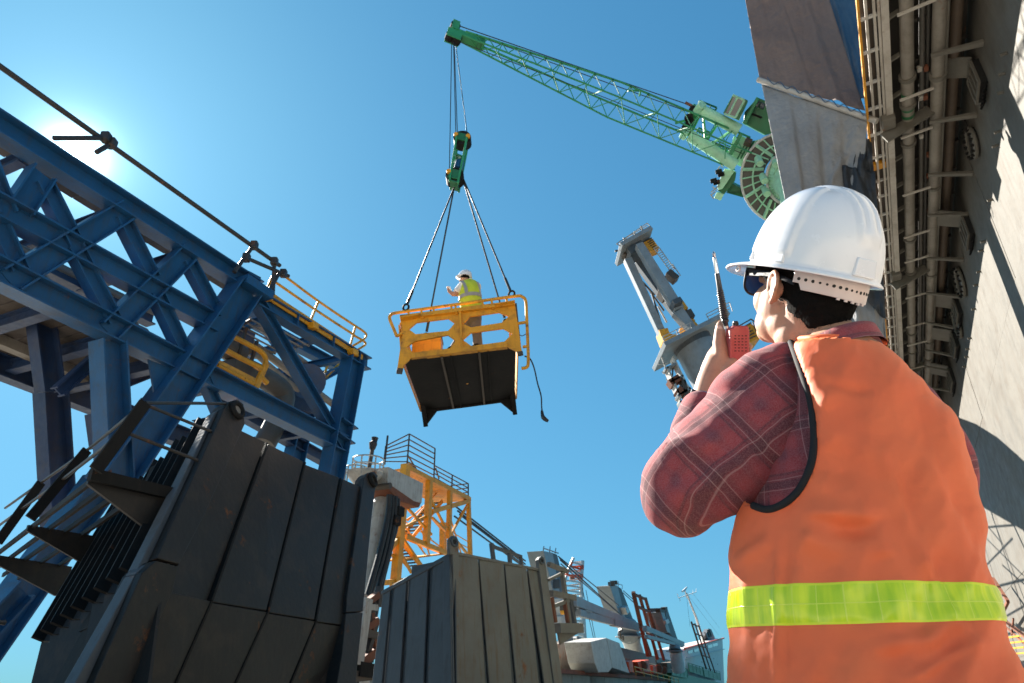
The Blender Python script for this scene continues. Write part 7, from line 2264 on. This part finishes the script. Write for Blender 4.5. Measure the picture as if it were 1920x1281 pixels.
# trousers and boots, below the frame
hipz = mp(1620, 1340).z
bx = V((MPl.p0.x + 0.05, MPl.p0.y, 0))
tr_ = MB()
for s_ in (-1, 1):
    limb(tr_, [bx + VL * 0.09 * s_ + UP * hipz, bx + VL * 0.11 * s_ + UP * 0.48 + VA * 0.02, bx + VL * 0.12 * s_ + UP * 0.08], [0.11, 0.095, 0.085], 18)
add('trousers', None, M['trousers'], man, smooth='all', me=organic(tr_, 0.014, 4))
for s_ in (-1, 1):
    add('boot', MB().sph(bx + VL * 0.12 * s_ + UP * 0.05 + VA * 0.06, 0.055, 0.14, 0.05, (VL, VA, UP)), M['radio_black'], man, smooth='all')

# ---- hair below the helmet, with short bristles along its edge
hr_ = MB()
hr_.sph(H(-0.012, 0, 0.040), 0.103, 0.0795, 0.10, HA, 28, 18)
hr_.sph(H(-0.048, 0, -0.012), 0.064, 0.066, 0.062, HA, 24, 16)
hr_.sph(H(-0.070, 0, -0.040), 0.040, 0.050, 0.042, HA, 20, 14)
limb(hr_, [H(0.030, 0.070, 0.030), H(0.018, 0.0735, 0.004), H(0.016, 0.0735, -0.016)], [0.011, 0.008, 0.003], 8)
limb(hr_, [H(0.030, -0.070, 0.030), H(0.018, -0.0735, 0.004), H(0.016, -0.0735, -0.016)], [0.011, 0.008, 0.003], 8)
limb(hr_, [H(0.092, 0.030, 0.038), H(0.078, 0.052, 0.034), H(0.055, 0.067, 0.028), H(0.030, 0.073, 0.020)], [0.014, 0.014, 0.012, 0.011], 8)
limb(hr_, [H(0.096, -0.02, 0.05), H(0.094, 0.02, 0.05), H(0.072, 0.05, 0.048)], [0.014, 0.014, 0.013], 8)
hme = organic(hr_, 0.0035, 4)
for v in hme.vertices: v.co += v.normal * (0.0022 * mnoise.noise(v.co * 230) + 0.0016 * mnoise.noise(v.co * 90))
hair = add('hair', None, M['hair'], man, smooth='all', me=hme)
random.seed(5)
st_ = MB()
pts_ = [p for p in hair.data.vertices]
cands = []
for p in hair.data.vertices:
    w_ = ORG[hair.name][0] + p.co
    d = w_ - HC
    if d.dot(hz) < 0.025 and d.dot(hf) < 0.04: cands.append((w_, V(p.normal)))
for i in range(2600):
    p, nn = random.choice(cands)
    dn = (-hz * 0.9 - hf * 0.3 + nn * 0.55 + V((random.uniform(-.3, .3), random.uniform(-.3, .3), random.uniform(-.3, .3)))).normalized()
    L_ = random.uniform(0.005, 0.011)
    p = p + V((random.uniform(-.002, .002), random.uniform(-.002, .002), random.uniform(-.002, .002)))
    s_ = dn.cross(nn).normalized() * 0.00035
    st_.add([p - s_, p + s_, p + dn * L_], [(0, 1, 2)])
so2 = add('hair_bristles', st_, M['hair'], hair); so2['kind'] = 'stuff'

# ---- collar of the shirt
def collar(zoff, r0, o):
    return None
co_ = MB()
cc = mp(1570, 632, 0.0)
rings = []
for (dy, k_, dz) in ((26, 1.10, 0.0), (4, 1.0, 0.0), (-16, 0.93, 0.004), (-28, 0.90, 0.006), (-27, 0.93, 0.010), (-12, 1.0, 0.012), (6, 1.08, 0.012), (18, 1.16, 0.012)):
    ring = []
    for k in range(48):
        a_ = 2 * math.pi * k / 48
        lf = math.cos(a_); fr_ = math.sin(a_)
        # higher at the back (towards us), open and lower at the front
        yy = 668 + dy * 0.85 + 8 * lf - 2
        base_p = mp(1568, yy, 0.0)
        ring.append(base_p + VL * (0.082 * k_ * lf) + VA * (0.076 * k_ * fr_ - dz * 0.4))
    rings.append(ring)
cme = MB().loft(rings, caps=False)
col_ = add('collar', cme, M['plaid'], man, smooth='all', frame=(VL, (UP * .9 + VL * .3).normalized(), VL.cross((UP * .9 + VL * .3).normalized())))
# the shirt frame must be square
# ---- helmet
hel_c = H(-0.012, 0, 0.042)
Xh, Yh, Zh = hf, hl_, hz
def ss(a, b, x):
    t = max(0, min(1, (x - a) / (b - a))); return t * t * (3 - 2 * t)
NA, NT = 144, 60
A_, B_, HH = 0.130, 0.113, 0.165
def hp_dome(ph, t):
    """point of the shell; t 0 at the rim, 1 at the crown"""
    q = (1 - t ** 2.25) ** (1 / 2.25) if t < 1 else 0
    x = A_ * q * math.cos(ph) * (1.0 + 0.03 * math.cos(ph)); y = B_ * q * math.sin(ph)
    z = HH * t
    return x, y, z
def hp_disp(x, y, z):
    d = 0.0
    ay = abs(y)
    # raised crown band with two grooves
    d += 0.0068 * (1 - ss(0.024, 0.028, ay)) * ss(0.05, 0.08, z)
    d -= 0.0045 * math.exp(-((ay - 0.0125) / 0.0028) ** 2) * ss(0.07, 0.10, z)
    # side panels end in a stepped edge that sweeps down behind the ear
    edge = x + 0.040 - 0.25 * max(0, z - 0.09) 
    side = ss(-0.003, 0.003, edge) * ss(0.033, 0.039, ay) * ss(0.016, 0.020, z)
    d += 0.0052 * side
    return d
rings = []
for i in range(NT + 1):
    qq = math.cos(math.pi / 2 * min(i, NT - 0.12) / NT)
    t = (1 - qq ** 2.25) ** (1 / 2.25)
    ring = []
    for k in range(NA):
        ph = 2 * math.pi * k / NA
        x, y, z = hp_dome(ph, min(t, 0.999999))
        nx, ny, nz = x / A_ ** 2, y / B_ ** 2, z / HH ** 2
        L_ = math.sqrt(nx * nx + ny * ny + nz * nz) or 1
        d = hp_disp(x, y, z)
        ring.append(hel_c + Xh * (x + nx / L_ * d) + Yh * (y + ny / L_ * d) + Zh * (z + nz / L_ * d))
    rings.append(ring)
# brim: out, down, back under
brim = []
def peak(ph): return ss(0.35, 1.0, math.cos(ph))
for (o, dz, pk, pz) in ((0.0015, -0.001, 0.0, 0.0), (0.0045, -0.004, 0.50, -0.004), (0.0072, -0.0065, 0.97, -0.016), (0.0078, -0.0085, 1.0, -0.0185), (0.0068, -0.0105, 0.97, -0.0195), (0.002, -0.0095, 0.5, -0.008), (-0.003, -0.0075, 0.0, -0.003), (-0.005, 0.010, -0.02, 0.0), (-0.012, 0.05, -0.02, 0.0)):
    ring = []
    for k in range(NA):
        ph = 2 * math.pi * k / NA
        x = A_ * math.cos(ph) * (1.0 + 0.03 * math.cos(ph)); y = B_ * math.sin(ph)
        L_ = math.hypot(math.cos(ph) / A_, math.sin(ph) / B_)
        nx, ny = math.cos(ph) / A_ / L_, math.sin(ph) / B_ / L_
        p = peak(ph)
        ext = o + 0.055 * pk * p
        ring.append(hel_c + Xh * (x + nx * ext) + Yh * (y + ny * ext) + Zh * (dz + pz * p * (1.0 - 0.9 * (y / B_) ** 2)))
    brim.append(ring)
allr = list(reversed(brim)) + rings
hm_ = add('helmet', MB().loft(allr), M['helmet'], man, smooth='all')
# slot housings at the rim and the visor lugs
def slot(ph, wid, hgt, th2=0.007):
    cth = []
    x, y, z = hp_dome(ph, 0.03)
    L_ = math.hypot(math.cos(ph) / A_, math.sin(ph) / B_)
    nx, ny = math.cos(ph) / A_ / L_, math.sin(ph) / B_ / L_
    n_ = (Xh * nx + Yh * ny).normalized(); t_ = Zh.cross(n_).normalized()
    c = hel_c + Xh * x + Yh * y + Zh * (hgt / 2 + 0.001)
    mb = MB()
    q = c + n_ * (th2 / 2 - 0.003)
    mb.prism([q - t_ * wid / 2 - Zh * hgt / 2 + n_ * th2 / 2, q + t_ * wid / 2 - Zh * hgt / 2 + n_ * th2 / 2, q + t_ * wid * .44 + Zh * hgt / 2 + n_ * (th2 / 2 - 0.0035), q - t_ * wid * .44 + Zh * hgt / 2 + n_ * (th2 / 2 - 0.0035)], -n_ * 0.012)
    return add('slot_housing', mb, M['helmet'], hm_, smooth=True, bevel=0.0022)
slot(math.radians(97), 0.036, 0.024); slot(math.radians(45), 0.060, 0.030); slot(math.radians(178), 0.05, 0.034)
slot(math.radians(-97), 0.036, 0.024); slot(math.radians(-45), 0.060, 0.030)
lg = H(0.108, 0.088, 0.030)
add('visor_lug', MB().ring(lg - hz * 0.008, hl_, 0.005, 0.0024, 14, 6), M['helmet'], hm_, smooth='all')
# suspension strap round the back of the head, with its holes
def strap_pt(ph, z, r_=0.0):
    # ph measured from the front, through his left
    return H(-0.012 + (0.112 + r_) * math.cos(ph), (0.090 + r_) * math.sin(ph), z - 0.004 * (1 - math.sin(ph) if ph < 3.3 else 1))
sb_ = MB(); rows_ = []
a0, a1 = math.radians(112), math.radians(248)
n_ = 40
def top_z(u): return 0.046
def bot_z(u): return 0.0085 + 0.004 * math.sin(u * 9) * 0
ringsS = []
for i in range(n_ + 1):
    u = i / n_; ph = lerp(a0, a1, u)
    wz0 = 0.008 if 0.05 < u < 0.95 else 0.02
    o_, i_ = 0.003, 0.0
    wz0 -= 0.008
    ringsS.append([strap_pt(ph, wz0, o_), strap_pt(ph, 0.050, o_), strap_pt(ph, 0.050, i_), strap_pt(ph, wz0, i_)])
stp = add('head_strap', MB().loft(ringsS), M['strap'], hm_, smooth=True, bevel=0.001)
for i in range(15):
    ph = math.radians(118 + i * 7.0)
    c = strap_pt(ph, 0.020, 0.003); n2 = (c - H(-0.012, 0, 0.02)); n2 = (n2 - hz * n2.dot(hz)).normalized()
    add('strap_hole', MB().cyl(c - n2 * 0.002, c + n2 * 0.0005, 0.0032 if i % 5 < 3 else 0.0024, 10), M['dark'], stp)
for i in range(5):
    ph = math.radians(160 + i * 9.0)
    c = strap_pt(ph, -0.0015, 0.0045); n2 = (c - H(-0.012, 0, 0.02)); n2 = (n2 - hz * n2.dot(hz)).normalized()
    add('strap_tab', MB().box(c, 0.006, 0.003, 0.004, (n2.cross(hz), n2, hz)), M['strap'], stp)
# ---- spectacles
gp = MB()
g1 = [H(-0.055, 0.081, 0.010), H(-0.03, 0.086, 0.016), H(0.0, 0.084, 0.020), H(0.05, 0.079, 0.020), H(0.094, 0.070, 0.019)]
sp_ = smoothpath(g1, 5)
mbg = MB(); 
rg_ = []
for i, p in enumerate(sp_):
    h = 0.0055 if i > 6 else 0.0042
    if i > 14: h = 0.0068
    rg_.append([p + hz * h + hl_ * 0.002, p - hz * h + hl_ * 0.002, p - hz * h - hl_ * 0.002, p + hz * h - hl_ * 0.002])
mbg.loft(rg_)
gl_o = add('spectacles', mbg, M['frame_black'], man, smooth=True, bevel=0.001)
mbg = MB(); mbg.loft([[p - hl_ * 2 * (p - HC).dot(hl_) for p in r] for r in rg_])
add('temple', mbg, M['frame_black'], gl_o, smooth=True)
for s_ in (1, -1):
    def G(y, z, x=0.101): return H(x - 0.10 * y * y * 6, s_ * y, z + 0.009)
    rim = [G(0.010, 0.012), G(0.040, 0.015), G(0.070, 0.012), G(0.073, 0.0), G(0.068, -0.022), G(0.050, -0.033), G(0.024, -0.031), G(0.011, -0.018)]
    rs_ = smoothpath(rim + [rim[0]], 4)[:-1]
    add('rim', MB().tube(rs_, 0.0026, 8, closed=True), M['frame_black'], gl_o, smooth='all')
    add('lens', MB().prism(rs_, hf * -0.0015), M['lens'], gl_o)
add('hinge', MB().box(H(0.092, 0.069, 0.021), 0.026, 0.005, 0.017, HA), M['frame_black'], gl_o, bevel=0.0015)
add('brow_bar', MB().box(H(0.0985, 0.0, 0.0245), 0.006, 0.128, 0.009, HA), M['frame_black'], gl_o, bevel=0.002)
add('bridge', MB().tube([H(0.098, 0.011, 0.006), H(0.104, 0, 0.008), H(0.098, -0.011, 0.006)], 0.0026, 8), M['frame_black'], gl_o, smooth='all')
# ---- wrist watch
wa, wb_ = mp(1316, 766, .18), mp(1325, 742, .187)
wd_ = (wb_ - wa).normalized(); wc = lerp(wa, wb_, 0.5)
wt = add('wrist_watch', MB().tube([wc - wd_ * 0.011, wc + wd_ * 0.011], 0.0305, 24), M['chrome'], man, smooth=True)
wl = (-hr * 0.9 - hv * 0.2); wl = (wl - wd_ * wl.dot(wd_)).normalized()
add('watch_face', MB().box(wc + wl * 0.030, 0.030, 0.034, 0.010, (wd_.cross(wl), wd_, wl)), M['radio_black'], wt, bevel=0.003)

# ---- hand radio held beside the thumb
RA = mp(1383, 640, .185)
ru = V((0, -SP, CP)); rr_ = V((1, 0, 0)); rd = rr_.cross(ru).normalized()
px_m = mpp(1383, 640, .185)
rad = thing('walkie_talkie', 'red hand radio with a black coiled aerial, held up in the man\'s left hand', 'radio', RA)
def rp(x, y, o=0.0): return RA + rr_ * ((x - 1383) * px_m) + ru * ((640 - y) * px_m) + rd * o
bw = 37 * px_m
rb_ = MB()
c0 = rp(1383, 690)
out_ = [(-0.5, -1.0), (0.5, -1.0), (0.5, 0.36), (0.42, 0.5), (-0.30, 0.5), (-0.36, 0.44), (-0.5, 0.44)]
hgt = 78 * px_m
pol = [rp(1383, 650) + rr_ * (x * bw) + ru * (y * hgt) for x, y in out_]
add('body', MB().prism([p - rd * 0.016 for p in pol], rd * 0.032), M['radio_red'], rad, smooth=True, bevel=0.003)
fcx = -rd if (-rd).dot(EYE - RA) > 0 else rd
add('side_grip', MB().box(rp(1366, 660) + fcx * 0.004, 0.006, 0.030, 0.07, (rr_, rd, ru)), M['radio_red'], rad, bevel=0.002)
for r in range(6):
    for k in range(4):
        add('speaker_slot', MB().box(rp(1374.5 + k * 6.6, 630 + r * 5.6) + fcx * 0.0157, 0.0052 if (k + r) % 2 else 0.0036, 0.0012, 0.0021, (rr_, rd, ru)), M['dark'], rad)
kn_o = add('knob', MB().tube([rp(1379, 613), rp(1379, 604), rp(1379, 602)], [0.0066, 0.0062, 0.005], 18), M['radio_black'], rad, smooth=True)
for k in range(9):
    a_ = 2 * math.pi * k / 9
    q = rp(1379, 608) + (rr_ * math.cos(a_) + rd * math.sin(a_)) * 0.0066
    add('knob_rib', MB().bar(q - ru * 0.004, q + ru * 0.004, 0.0014), M['radio_black'], kn_o)
def ant(t):   # along the aerial from the foot up
    return rp(lerp(1361, 1337.5, t), lerp(610, 471, t))
aer = add('aerial_foot', MB().tube([ant(-0.02), ant(0.03), ant(0.05), ant(0.075), ant(0.09)], [0.006, 0.006, 0.0085, 0.0085, 0.0065], 16), M['radio_black'], rad, smooth=True)
add('aerial_nut', MB().tube([ant(-0.045), ant(-0.01)], 0.0062, 10), M['chrome'], aer, smooth=True)
segs, rs3 = [], []
for i in range(61):
    t = 0.09 + 0.38 * i / 60
    segs.append(ant(t)); rs3.append(lerp(0.0092, 0.0074, i / 60) + 0.0009 * math.cos(i * 2 * math.pi / 4.6))
add('aerial_coil', MB().tube(segs, rs3, 16), M['radio_black'], aer, smooth='all')
add('aerial_sleeve', MB().tube([ant(0.47), ant(0.48), ant(0.69), ant(0.70)], [0.0066, 0.0064, 0.0054, 0.0048], 16), M['radio_black'], aer, smooth=True)
add('aerial_rod', MB().tube([ant(0.70), ant(0.90), ant(0.92)], [0.0050, 0.0044, 0.003], 16), M['chrome'], aer, smooth=True)
add('aerial_tip', MB().tube([ant(0.915), ant(0.93), ant(0.935), ant(0.95), ant(0.955), ant(0.965), ant(1.0)], [0.003, 0.0046, 0.0028, 0.0044, 0.003, 0.0046, 0.0006], 12), M['chrome'], aer, smooth=True)
